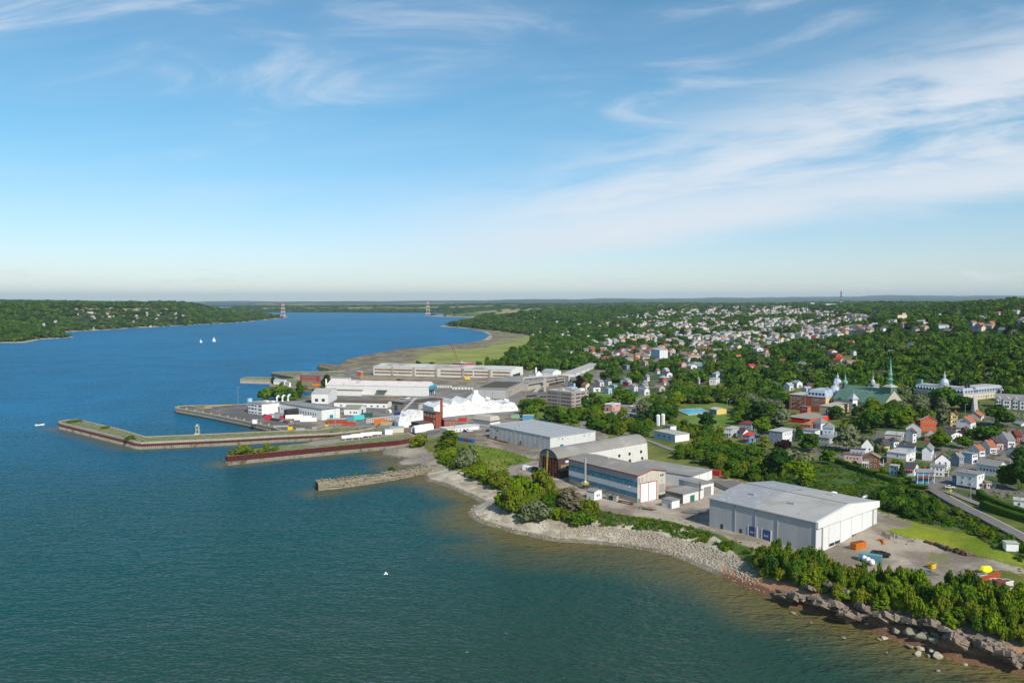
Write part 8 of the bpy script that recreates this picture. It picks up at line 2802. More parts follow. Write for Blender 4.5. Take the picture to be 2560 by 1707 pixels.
hp[:,4]*=0.4+1.3*fbm(hp[:,0],hp[:,1],14,3,77)
hp=hp[fbm(hp[:,0],hp[:,1],9,3,78)<0.62]
LEAF['herb']=leaf_mat('herb_leaf',(0.030,0.088,0.012),(0.045,0.11,0.014),(0.075,0.135,0.02))
instanced('undergrowth',hp[:,0],hp[:,1],hp[:,2]-0.2,hp[:,3]/9.5,hp[:,4]/3.6,[crown_mesh('herb','herb',300+i,LEAF[lk],per=40,leaf=0.5) for i,lk in enumerate(('herb','bright','herb','shore','silver','herb','maple'))],6)
wp=[]
for zn,spc,h1 in(('meadow',2.6,0.8),('yard_hangar',4.5,0.5),('yard_warehouse',5.5,0.5),('industrial',12.0,0.9),('house_blocks',3.6,1.2)):
 pz=poly_scatter(ZONES_PX[zn],spc,700)
 pz=pz[free(pz,0.2,CLB)]
 if 'yard' in zn:
  pz=pz[fbm(pz[:,0],pz[:,1],22,3,5)>0.56]
 rs2=np.random.RandomState(4)
 wp.append(np.stack([pz[:,0],pz[:,1],land_height(pz[:,0],pz[:,1]),rs2.uniform(0.5,2.2,len(pz)),rs2.uniform(0.15,h1,len(pz))],1))
wp=np.concatenate(wp)
instanced('weeds',wp[:,0],wp[:,1],wp[:,2]-0.05,wp[:,3]/9.5,wp[:,4]/3.6,[crown_mesh('weed','herb',320+i,LEAF[lk],per=26,leaf=0.7) for i,lk in enumerate(('herb','bright','shore','yellow'))],8)
# ------------------------------------------------------------------ rocks, vehicles, yard gear, boats: the small things
def rock_mesh(seed,m,flat=0.7,cuts=17,n=28,r=20):
 """an angular block: a ball cut by random planes"""
 rs=np.random.RandomState(seed)
 N=rs.normal(size=(cuts,3))
 N=np.concatenate([N/np.linalg.norm(N,axis=1)[:,None],[[0,0,1],[0,0,-1]]])
 D=rs.uniform(0.5,0.82,len(N)) if cuts<50 else np.full(len(N),0.9)
 th,ph=np.meshgrid(np.linspace(0,math.pi,r+1),np.arange(n)*2*math.pi/n,indexing='ij')
 u=np.stack([np.sin(th)*np.cos(ph),np.sin(th)*np.sin(ph),np.cos(th)],-1).reshape(-1,3)
 k=np.minimum(1.25,np.min(np.where(u@N.T>0.02,D/np.maximum(u@N.T,0.02),9),1))+rs.uniform(-0.015,0.015,len(u))
 V_=u*k[:,None]*np.array([1,1,flat])
 F_=[(i*n+j,(i+1)*n+j,(i+1)*n+(j+1)%n,i*n+(j+1)%n) for i in range(r) for j in range(n)]
 return mesh_np('rock',V_,F_,[m])
m_crag=mat('crag_rock',(0.32,0.255,0.20),0.95,0.5,0.9,bump=1.0,col2=(0.14,0.115,0.09),col2_scale=0.7,col2_lo=0.46,col2_hi=0.6)
m_grey=mat('grey_rock',(0.26,0.24,0.18),0.95,0.3,0.6,bump=0.8)
m_pale=mat('pale_rock',(0.47,0.42,0.31),0.95,0.25,0.6,bump=0.6)
m_rip=mat('riprap_rock',(0.36,0.31,0.24),0.95,0.35,0.7,bump=0.6,col2=(0.24,0.20,0.155),col2_scale=0.3)
RK={m.name:[rock_mesh(i,m) if m!=m_rip else rock_mesh(i,m,0.7,14,12,7) for i in range(4)] for m in(m_crag,m_grey,m_pale,m_rip)}
def slab_mesh(seed):
 rs=np.random.RandomState(seed)
 k=MB()
 b=[[x*(1+rs.uniform(-0.35,0.1)),y*(1+rs.uniform(-0.35,0.1)),z*(1+rs.uniform(-0.3,0.3))] for z in(-1,1) for x,y in((-1,-1),(0.1,-1.25),(1,-0.9),(1.1,0.2),(0.8,1),(-0.9,1))]
 k.v=[tuple(v) for v in b]
 for i in range(6):
  j=(i+1)%6
  k.f+=[(i,j,6+j),(i,6+j,6+i)]
 k.f+=[(6,7,8),(6,8,11),(8,9,10),(8,10,11),(5,4,3,2,1,0)]
 k.mi=[0]*len(k.f)
 return k.mesh('slab',m_crag)
SLAB=[slab_mesh(i) for i in range(6)]
def gp(view,x,y):
 p=G(*q(view,x,y))
 p.z=max(p.z,0)
 return p
for i,(x,y,w_,h_) in enumerate([(60,790,150,110),(210,810,240,170),(380,840,170,140),(560,905,330,190),(720,965,300,120),(640,760,130,120),(800,900,120,140),(960,985,150,110),(1110,1010,280,190),(1300,1045,170,140),(1490,1070,240,170),(1640,1120,190,130),
(1770,1240,300,210),(1930,1250,160,130),(2080,1300,300,220),(2250,1385,260,180),(2350,1430,200,150),(520,700,130,150),(300,700,130,90),(1420,930,130,110),(10,740,90,90)]):
 p=gp('R3',x,y)
 s=p.length/F/3.92
 t=thing('rock_outcrop','brown rock outcrop of tilted slabs between the cedars and the red sand','rock',p,0.35,'rock outcrops below the cedars')
 rs=random.Random(i)
 W,Hh=w_*s*1.1,h_*s*0.72
 dip=rs.uniform(0.4,0.62)
 for k in range(18):
  o=link('slab',SLAB[rs.randrange(6)],t)
  f=k/17
  o.location=((f-0.5)*0.8*W+rs.uniform(-0.1,0.1)*W,rs.uniform(-0.8,2.2),Hh*(0.62*(1-f)*rs.uniform(0.5,1.0)+0.05))
  o.rotation_euler=(rs.uniform(-0.45,-0.05),dip+rs.uniform(-0.12,0.12),rs.uniform(-0.35,0.25))
  o.scale=(W*rs.uniform(0.12,0.34),rs.uniform(0.9,2.4),max(0.3,Hh*rs.uniform(0.08,0.24)))
BOUL=[(1095,1110,90,75,'g'),(1225,1130,145,110,'g'),(1360,1170,130,110,'g'),(1470,1195,110,80,'g'),(1390,1100,90,40,'g'),(1480,1130,90,50,'g'),(1240,1250,80,40,'g'),(1335,1270,80,50,'p'),(1315,1325,80,60,'p'),(1450,1285,70,36,'p'),(1512,1350,120,70,'p'),(1415,1340,50,40,'g'),(1775,1425,60,34,'p'),
(598,965,52,55,'p'),(620,1005,50,40,'g'),(660,985,40,26,'p'),(810,1020,50,26,'p'),(985,1165,70,36,'p'),(930,1175,44,34,'g'),(90,920,64,34,'g'),(1505,1485,50,40,'g'),(580,1160,60,26,'g'),(1005,1300,30,16,'g'),(265,1003,36,14,'g')]
for i,(x,y,w_,h_,k) in enumerate(BOUL):
 p=gp('R3',x,y)
 s=p.length/F/3.92
 o=link('boulder',RK['grey_rock' if k=='g' else 'pale_rock'][i%4])
 o.location=p+Vector((0,0,h_*s*0.3))
 o.scale=(w_*s*0.52,w_*s*0.5,h_*s*0.8)
 o.rotation_euler=(0.1,0.15,i*1.3)
 big,wat=w_>85,y>1200 or x<300
 tag(o,f'{"large flat" if big else "small"} {"grey green" if k == "g" else "pale"} boulder {"in the shallows off" if wat else "on"} the red sand beach','boulder','boulders by the red beach')
for i,(x,y) in enumerate(((1770,525),(1800,540),(1835,530),(1850,555),(1890,545),(1905,570),(1880,560))):
 p=gp('N',x,y)
 o=link('boulder',RK['pale_rock'][i%4])
 o.location,o.scale,o.rotation_euler=p+Vector((0,0,0.8)),(1.7,1.5,1.7),(0.3*i,0.4,i)
 tag(o,'pale angular boulder in the heap above the muddy shore','boulder','boulder heap above the mud')
def stones(px,spc,s0,s1,seed,protos,zmin=-0.2):
 p=poly_scatter(px,spc,seed)
 z=land_height(p[:,0],p[:,1])
 p,z=p[z>zmin],z[z>zmin]
 rs=np.random.RandomState(seed)
 s=s0+(s1-s0)*rs.random_sample(len(p))**2
 instanced('stones',p[:,0],p[:,1],z,s,s*rs.uniform(0.6,1.1,len(p)),protos,seed)
stones([(1400,1306),(1490,1312),(1620,1326),(1740,1354),(1840,1388),(1905,1418),(1895,1462),(1840,1440),(1760,1405),(1620,1364),(1480,1342),(1400,1338)],1.0,0.5,0.95,900,RK['riprap_rock'])
stones([(1170,1280),(1180,1262),(1260,1280),(1400,1306),(1400,1354),(1290,1332),(1200,1306)],1.7,0.2,0.75,901,RK['pale_rock']+RK['riprap_rock'])
stones([(1400,1338),(1480,1342),(1620,1364),(1760,1405),(1890,1462),(1960,1500),(1900,1484),(1740,1414),(1556,1365),(1400,1355)],1.7,0.15,0.6,902,RK['pale_rock']+RK['riprap_rock'])
stones([(1960,1512),(2103,1550),(2317,1625),(2560,1682),(2560,1700),(2317,1645),(2100,1572),(1960,1530)],3.2,0.15,0.6,903,RK['grey_rock'],-1.2)
stones([(960,1130),(1040,1110),(1160,1190),(1200,1240),(1100,1205),(1010,1150)],2.6,0.2,0.8,904,RK['riprap_rock'])
# ---- vehicles and boxes
def paint(nm,c):
 return mat('car_'+nm,c,0.3,0.04,0.5,spec=0.5)
CARC={'black':(0.02,0.02,0.022),'white':(0.7,0.7,0.7),'silver':(0.38,0.39,0.4),'red':(0.4,0.02,0.02),'maroon':(0.16,0.015,0.03),'blue':(0.03,0.06,0.25)}
_c={}
def car_meshes(c):
 if c not in _c:
  k=MB()
  pr=[(-2.2,0.35),(2.2,0.35),(2.25,0.75),(1.2,0.95),(-1.6,1.0),(-2.2,0.9)]
  k2=MB()
  pr2=[(1.15,0.95),(0.45,1.42),(-1.1,1.46),(-1.75,1.0)]
  for kk,pp,hw in((k,pr,0.9),(k2,pr2,0.76)):
   a=[(x,-hw,z) for x,z in pp]
   b_=[(x,hw,z) for x,z in pp]
   kk.poly(a)
   kk.poly(b_[::-1])
   for i in range(len(pp)):
    j=(i+1)%len(pp)
    kk.poly([a[j],a[i],b_[i],b_[j]])
  k.box(-1.0,0.4,-0.74,0.74,1.44,1.5)
  _c[c]=(k.mesh('body',paint(c,CARC[c])),k2.mesh('window',M_glass))
 return _c[c]
_w=MB()
_w.tube([(0,-0.1,0),(0,0.1,0)],0.34,10)
WHEEL=_w.mesh('wheel',M_black)
def wheels(t,xs,hw,r=1.0):
 for x in xs:
  for y in(-hw,hw):
   o=link('wheel',WHEEL,t,(x,y,0.34*r))
   o.scale=(r,r,r)
ncar={}
for vw,grp,cars in(('D','beside the white trailers on the wharf',[(715,528,0,'black'),(752,533,0,'black'),(800,540,0,'black'),(858,555,0,'silver'),(905,562,0,'maroon'),(945,572,0,'red'),(985,562,0,'white'),(985,592,0,'silver'),(610,465,20,'black')]),
('O','in the rows behind the brown office',[(1030,578,35,'black'),(1080,582,35,'silver'),(1125,565,35,'maroon'),(1165,565,35,'red'),(1210,570,35,'black'),(1255,577,35,'silver'),(1295,580,35,'black'),(1350,585,35,'black'),(1040,605,35,'white'),(1125,592,35,'blue')]),
('O','in the sunny car park beside the pink building',[(1425,838,30,'black'),(1462,828,30,'maroon'),(1655,855,30,'blue'),(1630,815,30,'silver'),(1560,808,30,'black'),(1705,912,30,'red'),(1620,745,20,'silver'),(1640,690,20,'white')]),
('O','on the road beside the grey shops',[(120,545,40,'black'),(165,540,40,'black'),(218,532,40,'black'),(330,550,40,'black'),(378,550,40,'maroon'),(305,665,0,'silver')]),
('K','in front of the white site cabins',[(1553,1058,0,'black'),(1612,1060,10,'white'),(1835,1036,30,'silver'),(1885,1048,30,'black')]),
('T','on the street among the houses',[(1480,805,-20,'white'),(2005,412,40,'white'),(1790,440,40,'blue'),(2240,300,40,'silver')])):
 for x,y,rz,c in cars:
  p=gp(vw,x,y)
  p.z+=0.25 if vw!='D' else 0
  if vw=='D':
   p=U(*q(vw,x,y),5.12)
  t=thing('parked_car',f'{c} car parked {grp}','car',p,math.radians(rz),'cars parked '+grp)
  b1,b2=car_meshes(c)
  link('body',b1,t)
  link('window',b2,t)
  wheels(t,(-1.4,1.4),0.84)
def boxy(name,label,cat,view,x,y,L_,W,Hh,rz,m,kind='container',z=None,mend=None):
 p=U(*q(view,x,y),z) if z is not None else gp(view,x,y)
 t=thing(name,label,cat,p,math.radians(rz))
 k=MB()
 z0=1.0 if kind=='trailer' else 0.12
 k.box(-L_/2,L_/2,-W/2,W/2,z0,z0+Hh)
 k.build('body',m,t)
 if kind=='container':
  k=MB()
  n=int(L_/0.6)
  for i in range(n):
   for s in(-1,1):
    k.box(-L_/2+0.2+i*(L_-0.4)/n,-L_/2+0.45+i*(L_-0.4)/n,s*(W/2+0.03)-0.03,s*(W/2+0.03)+0.03,z0+0.15,z0+Hh-0.15)
  o=k.build('corrugation',m,t)
  o['kind']='stuff'
 if kind in('container','trailer'):
  k=MB()
  k.box(L_/2+0.003,L_/2+0.08,-W/2+0.1,-0.03,z0+0.1,z0+Hh-0.1)
  k.build('door',mend or m,t)
  k=MB()
  k.box(L_/2+0.003,L_/2+0.08,0.03,W/2-0.1,z0+0.1,z0+Hh-0.1)
  k.build('door',mend or m,t)
 if kind=='trailer':
  wheels(t,(-L_/2+1.2,-L_/2+2.4,L_/2-1.5),W/2-0.15,1.4)
 if kind=='hut':
  k=MB()
  k.box(-L_/2-0.3,L_/2+0.3,-W/2-0.3,W/2+0.3,z0+Hh+0.003,z0+Hh+0.2)
  k.build('roof',mend or M_pale,t)
  k=MB()
  k.box(L_/2+0.003,L_/2+0.06,-0.5,0.5,0.15,2.1)
  k.build('door',M_glass,t)
 if kind=='skip':
  k=MB()
  k.box(-L_/2-0.15,L_/2+0.15,-W/2-0.15,W/2+0.15,z0+Hh+0.003,z0+Hh+0.18)
  k.build('rim',m,t)
  k=MB()
  k.box(-L_/2+0.2,L_/2-0.2,-W/2+0.2,W/2-0.2,z0+Hh+0.19,z0+Hh+0.22)
  k.build('inside',M_rust,t)
  for i in range(7):
   k=MB()
   k.box(-L_/2+0.3+i*(L_-0.8)/6,-L_/2+0.5+i*(L_-0.8)/6,-W/2-0.13,-W/2-0.003,z0,z0+Hh)
   k.build('rib',m,t)
 return t
mteal=mat('teal_container',(0.10,0.26,0.30),0.6,0.15)
mgrn=mat('green_tank',(0.02,0.085,0.06),0.6,0.2)
mtq=mat('turquoise_cabin',(0.06,0.50,0.48),0.6,0.1)
mbl2=mat('blue_hut',(0.10,0.26,0.40),0.6,0.12)
boxy('skip','orange ribbed waste skip beside the hangar doors','skip','R3',728,275,6.2,2.6,2.3,28,M_orange,'skip')
t=boxy('container','teal shipping container with three white floats along its side','container','R3',845,400,8.0,2.5,2.6,-28,mteal,mend=mbl2)
for i in range(3):
 p=gp('R3',778+37*i,395+20*i)
 o=link('float',rock_mesh(1,M_frame,1.0,300))
 o.location,o.scale=p+Vector((0,-0.8,1.2)),(1.15,1.15,1.3)
 tag(o,['white round float at the open end of the teal container','white round float, middle of three by the teal container','white round float at the blue end of the teal container'][i],'float','white floats')
p=gp('R3',940,360)
t=thing('hose_heap','black heap of coiled hoses behind the teal container','heap',p)
for i in range(16):
 k=MB()
 a,r0=i*2.4,R.uniform(0.9,1.5)
 c=Vector((R.uniform(-3.0,3.0),R.uniform(-1.2,1.2),R.uniform(0.3,2.0)))
 k.tube([c+Vector((r0*math.cos(j*0.7),r0*math.sin(j*0.7),0.2*math.sin(j+a))) for j in range(10)],0.32,6)
 k.build('coil',M_black,t)
boxy('crate','small yellow and orange cable drum box beside the puddle','box','R3',1448,470,2.2,1.8,1.4,20,M_yellow,'skip')
p=gp('R3',1975,505)
o=link('tarpaulin_heap',rock_mesh(3,mat('yellow_tarp',(0.80,0.72,0.01),0.5,0.1),0.8,49))
o.location,o.scale,o.rotation_euler=p+Vector((0,0,0.8)),(4.0,2.6,3.4),(0,0.1,0.3)
tag(o,'heap covered by a bright yellow tarpaulin at the yard edge','tarpaulin')
p0,p1=gp('R3',1890,620),gp('R3',2115,552)
t=thing('steel_girder','long orange red steel girder lying at the yard edge','girder',p0)
for dz,w_,h_ in((0.4,0.6,0.14),(1.5,0.6,0.14),(0.54,0.12,0.95)):
 k=MB()
 d=p1-p0
 n=Vector((-d.y,d.x,0)).normalized()*w_
 k.hexa([Vector((0,0,dz))-n,d+Vector((0,0,dz))-n,d+Vector((0,0,dz))+n,Vector((0,0,dz))+n]+[Vector((0,0,dz+h_))-n,d+Vector((0,0,dz+h_))-n,d+Vector((0,0,dz+h_))+n,Vector((0,0,dz+h_))+n])
 k.build('flange' if w_>0.3 else 'web',mat('girder_red',(0.42,0.075,0.02),0.7,0.2),t)
for lb,x,y,L_,W,Hh,rz,m in(('white box tank nearest the orange red girder',2072,625,2.6,2.2,1.3,20,M_frame),('white box tank, middle of three by the girder',2115,625,2.2,2.0,1.4,20,M_frame),('white box tank farthest from the girder',2178,640,3.4,2.4,1.5,20,M_frame),
('dark red steel crate in front of the white box tanks',2105,695,3.2,2.2,3.4,15,mat('dull_red',(0.25,0.06,0.05),0.8,0.2)),('long white locker at the end of the cedar belt',2262,735,5.4,2.2,2.4,-20,M_frame),('white ribbed cabin on the grass slope',2220,295,4.2,3.4,3.0,-12,M_frame),
('grey machine box on pallets by the girder',1880,590,3.0,1.4,1.4,10,M_steel),('pale blue panel stack by the yellow tarpaulin',1940,560,3.0,1.8,1.0,10,mat('pale_panel',(0.45,0.55,0.60),0.6)),('white cube cabin behind the hangar',None,0,0,0,0,0,None)):
 if x:
  boxy('yard_box',lb,'box','R3',x,y,L_,W,Hh,rz,m,'skip' if 'cabin' not in lb else 'hut')
boxy('yard_box','white cube mould on the grass behind the hangar','box','R2',2060,1020,4.6,3.8,3.0,-25,M_frame,'skip')
for i,(x,y) in enumerate(((1505,930),(1825,970),(1862,970),(1895,975),(1930,985),(1975,988))):
 p=gp('R2',x,y)
 o=link('hull_mould',rock_mesh(2,M_frame,0.8,300))
 o.location,o.scale=p+Vector((0,0,0.7)),(2.3,1.2,1.6)
 tag(o,['white moulded hull lying alone on the bramble edge behind the hangar','white hull mould farthest from the cube mould, first of the row','white hull mould second from the lone end of the row','small white hull mould in the middle of the row','white hull mould second from the cube mould','white hull mould next to the cube mould'][i],'mould','white moulds behind the hangar')
 # scrap along the grass edge
p0,p1=gp('R3',1380,205),gp('R3',1860,350)
rs=random.Random(8)
for i in range(26):
 f=(i+rs.random())/26
 p=p0+(p1-p0)*f
 k=MB()
 a,l2,w2,h2=rs.uniform(0,3),rs.uniform(0.5,1.6),rs.uniform(0.3,0.8),rs.uniform(0.3,1.0)
 k.box(-l2,l2,-w2,w2,0,h2*0.7)
 k.box(-l2*0.5,l2*0.3,-w2*0.7,w2*0.9,h2*0.7,h2*1.2)
 m,c=rs.choice([(M_rust,'rusty'),(M_rust,'rusty'),(M_wood,'grey brown'),(M_dark,'black')])
 o=k.build('scrap_piece',m)
 o.location,o.rotation_euler=p+Vector((rs.uniform(-0.6,0.6),rs.uniform(-0.8,0.8),-0.1)),(0,0,a)
 tag(o,f'{c} scrap piece in the row along the grass slope edge','scrap','scrap along the grass edge')
k=MB()
k.tube([gp('R3',922,195)+Vector((0,0,0.4)),gp('R3',955,200)+Vector((0,0,0.5)),gp('R3',975,215)+Vector((0,0,0.4)),gp('R3',978,235)+Vector((0,0,0.3))],0.45,8)
tag(k.build('pipe',M_orange),'bent orange pipe lying at the hangar corner','pipe')
for i in range(12):
 p=gp('R3',960+(i*37)%160,140+(i*23)%50)
 k=MB()
 k.tube([(0,0,-0.2),(0,0,1.5)],0.16,6)
 o=k.build('bollard',M_dark)
 o.location=p
 tag(o,'short dark post in the cluster beside the hangar doors','post','posts beside the hangar')
 # gear beside the striped hall
for lb,x,y,L_,W,Hh,rz,m in(('grey green cabinet nearest the white site hut',1258,968,2.2,1.8,2.4,135,mat('cabinet',(0.25,0.31,0.30),0.6)),('dark open cabinet between two pale ones',1290,980,1.8,1.6,2.0,135,M_dark),('pale cabinet beside the rusty table',1330,990,2.2,1.8,2.4,135,M_pale),('white cabinet beside the cream hut',1800,1030,1.6,1.6,2.0,135,M_frame)):
 boxy('cabinet',lb,'cabinet','R1',x,y,L_,W,Hh,rz,m,'skip')
for nm,lb,x,y,L_,W,Hh,m in(('work_table','long rusty steel table along the foot of the striped hall',1430,1015,8.5,1.6,1.2,M_rust),('beam_stack','long timber beam on blocks in front of the white doors',1645,1075,8.5,1.8,0.9,M_wood)):
 p=gp('R1',x,y)
 t=thing(nm,lb,'table' if 'table' in nm else 'timber',p,math.radians(142))
 k=MB()
 k.box(-L_/2,L_/2,-W/2,W/2,Hh-0.25,Hh)
 k.build('top',m,t)
 for sx_ in(-1,1):
  k=MB()
  k.box(sx_*L_*0.4-0.5,sx_*L_*0.4+0.5,-W/2,W/2,-0.3,Hh-0.26)
  k.build('leg',M_pale if 'beam' in nm else m,t)
t=boxy('container','white shipping container with dark lettering beside the lattice end','container','R1',478,688,7.5,2.5,2.5,148,M_frame)
fc=bpy.data.curves.new('lettering','FONT')
fc.body,fc.size,fc.extrude,fc.align_x='NAVEX',1.5,0.02,'CENTER'
tmp=link('lettering',fc)
me=bpy.data.meshes.new_from_object(tmp)
bpy.data.objects.remove(tmp)
me.materials.append(M_black)
o=link('lettering',me,t)
o.location,o.rotation_euler=(-1.0,1.35,0.8),(math.pi/2,0,math.pi)
boxy('dumpster','dark covered bin behind the lettered white container','bin','R1',540,705,3.2,2.6,2.6,148,mat('dark_navy',(0.02,0.03,0.06),0.6),'skip')
boxy('tank','green tank container behind the barrel roofed shed','tank','R1',1310,408,9.0,2.6,2.8,35,mgrn)
boxy('container','red container behind the low workshop roof','container','R1',2315,735,5.0,2.6,2.8,140,M_red)
for i in range(6):
 boxy('dumpster',['bright blue bin at the shore end of the bin row','bright blue bin second in the row','bright blue bin third in the row','brown black bin in the middle of the row','blue bin fifth in the row beside the brown one','blue bin at the warehouse end of the bin row'][i],'bin','E',960+29*i,862+5*i,2.4,2.0,2.0,-12,mat('blue_bin',(0.01,0.13,0.42),0.5) if i!=3 else M_rust,'skip')
boxy('hut','blue flat roofed hut at the back corner of the warehouse','hut','E',1650,672,9,6,4.4,-8,mbl2,'hut')
boxy('container','pale green container behind the camp block','container','E',1520,648,7,2.5,2.6,5,mat('pale_green',(0.20,0.42,0.26),0.6))
boxy('container','red tank container in front of the wrapped works','container','E',1005,680,7,2.5,3,5,M_red)
# wharf
for lb,x,y,L_,W,Hh,rz,m,kd in(('bright red container at the wharf end of the car row',652,522,5.5,2.6,3.6,0,mat('crimson',(0.55,0.02,0.06),0.5),'container'),('small red container beside the black shed',860,508,4,2.4,2.6,0,M_red,'container'),('white trailer parked nearest the car row',1030,520,14,2.6,3.0,14,M_frame,'trailer'),
('long white trailer parked behind the first one',1160,540,14,2.6,3.0,14,M_frame,'trailer'),('white trailer with a red cab end by the yellow loader',1240,565,13,2.6,2.8,12,M_frame,'trailer'),('turquoise cabin raised on a white frame at the dry dock',1980,520,9,3.0,3.6,18,mtq,'container'),
('dark green covered container by the dry dock grass',2100,485,10,3.0,3.4,12,mgrn,'container'),('red brick pump shed at the wharf edge',1660,585,15,7,4.0,8,mbr,'hut'),('blue container behind the brick pump shed',1855,535,6,2.5,2.8,5,mbl2,'container'),('orange red machinery frame beside the brick shed',1830,625,9,2.6,3.2,5,mat('machine_red',(0.42,0.07,0.03),0.7,0.3),'skip'),
('yellow forklift box on the wharf edge',975,668,3.6,2.2,2.2,5,M_yellow,'skip'),('yellow loader parked at the end of a white trailer',1318,560,5.5,2.4,2.6,15,M_yellow,'skip'),('yellow bollard box beside the brick shed',1510,630,2.8,2.0,1.8,5,M_yellow,'skip'),('white concrete block nearest the wharf corner',785,632,6,1.2,1.2,3,M_pale,'skip'),
('white concrete block second from the wharf corner',897,629,6,1.2,1.2,3,M_pale,'skip'),('white concrete block beside the yellow forklift',1125,670,6.5,1.2,1.2,5,M_pale,'skip'),('short white block at the yard track',1330,658,3.6,1.2,1.4,0,M_pale,'skip'),('white bulk tank box on the quay coping',456,582,3.4,2.4,3.4,0,M_frame,'skip')):
 boxy('container' if kd=='container' else 'trailer' if kd=='trailer' else 'shed' if kd=='hut' else 'yard_box',lb,kd if kd!='skip' else 'box','D',x,y,L_,W,Hh,rz,m,kd,5.12)
boxy('hut','white cube hut with blue and red lettering on the pier root','hut','K',415,1092,5.5,4.5,4.0,20,M_frame,'hut',5.4)
boxy('hut','cream hut under a pale blue roof at the pier root','hut','K',540,1062,10,6,4.0,15,mat('cream_hut',(0.55,0.50,0.38),0.8),'hut',5.4,mend=mat('blue_tin',(0.28,0.38,0.46),0.6))
boxy('tank','orange rounded tank beside the dry dock railing','tank','K',308,945,11,3.4,4.2,3,M_orange,'container',5.4)
for i in range(3):
 p=U(*q('D',1880+138*i,815-22*i),5.65)
 t=thing('spar_tube',['long white tube on blocks nearest the water on the pier','long white tube on blocks, middle of three on the pier','long white tube on blocks nearest the boiler house'][i],'tube',p,math.radians(26),'white tubes on the pier')
 k=MB()
 k.tube([(-7.5,0,2.0),(-5,0,2.1),(5,0,2.1),(8,0,1.9)],1.25,10)
 k.build('tube',M_frame,t)
 for x in(-5,0,5):
  k=MB()
  k.box(x-0.5,x+0.5,-1.3,1.3,0,0.9)
  k.build('block',M_coping,t)
  # white gangway railing along the dry dock
t=thing('railing','white latticed railing along the dry dock grass','railing',U(*q('K',95,930),5.2))
d=U(*q('K',560,870),5.2)-U(*q('K',95,930),5.2)
for i in range(21):
 k=MB()
 k.tube([d*(i/20),d*(i/20)+Vector((0,0,3.4))],0.16,4)
 k.build('post',M_frame,t)
for z in(0.3,1.8,3.4):
 k=MB()
 k.tube([Vector((0,0,z)),d+Vector((0,0,z))],0.18,4)
 k.build('rail',M_frame,t)
 # cranes
def crane(label,base,pts,m_cab,m_boom,w_,cab):
 t=thing('crane',label,'crane',base)
 k=MB()
 for a,b_ in zip(pts[:-1],pts[1:]):
  a,b_=Vector(a),Vector(b_)
  n=max(3,int((b_-a).length/(w_*1.5)))
  for i in range(n):
   p,r_=a+(b_-a)*(i/n),a+(b_-a)*((i+1)/n)
   for s in(-w_,w_):
    k.tube([p+Vector((s/2,0,0)),r_+Vector((s/2,0,0))],w_*0.09,4)
   k.tube([p+Vector((-w_/2,0,0)),r_+Vector((w_/2,0,0))],w_*0.06,4)
 k.build('boom',m_boom,t)
 for nm,bb,m in(('cab',cab,m_cab),('crawler',(-3,3,-2,2,0,1.3),M_dark)):
  k=MB()
  k.box(*bb)
  k.build(nm,m,t)
 return t
p=U(*q('K',1572,300),4.6)
crane('yellow crawler crane with a tall leaning lattice boom before the assembly hall',p,[(0,0,3),(-14,4,30),(-20,5,46)],M_yellow,mat('crane_red',(0.20,0.05,0.035),0.7),2.4,(-2.5,4,-2,2,1.3,4.6))
p=U(*q('K',592,870),5.2)
crane('blue and white dock crane with a short slanting jib over the wrapped hull',p,[(0,0,5),(13,2,18)],mat('navy',(0.02,0.04,0.16),0.5),M_frame,1.6,(-5,3,-2,2,3.2,6.2))
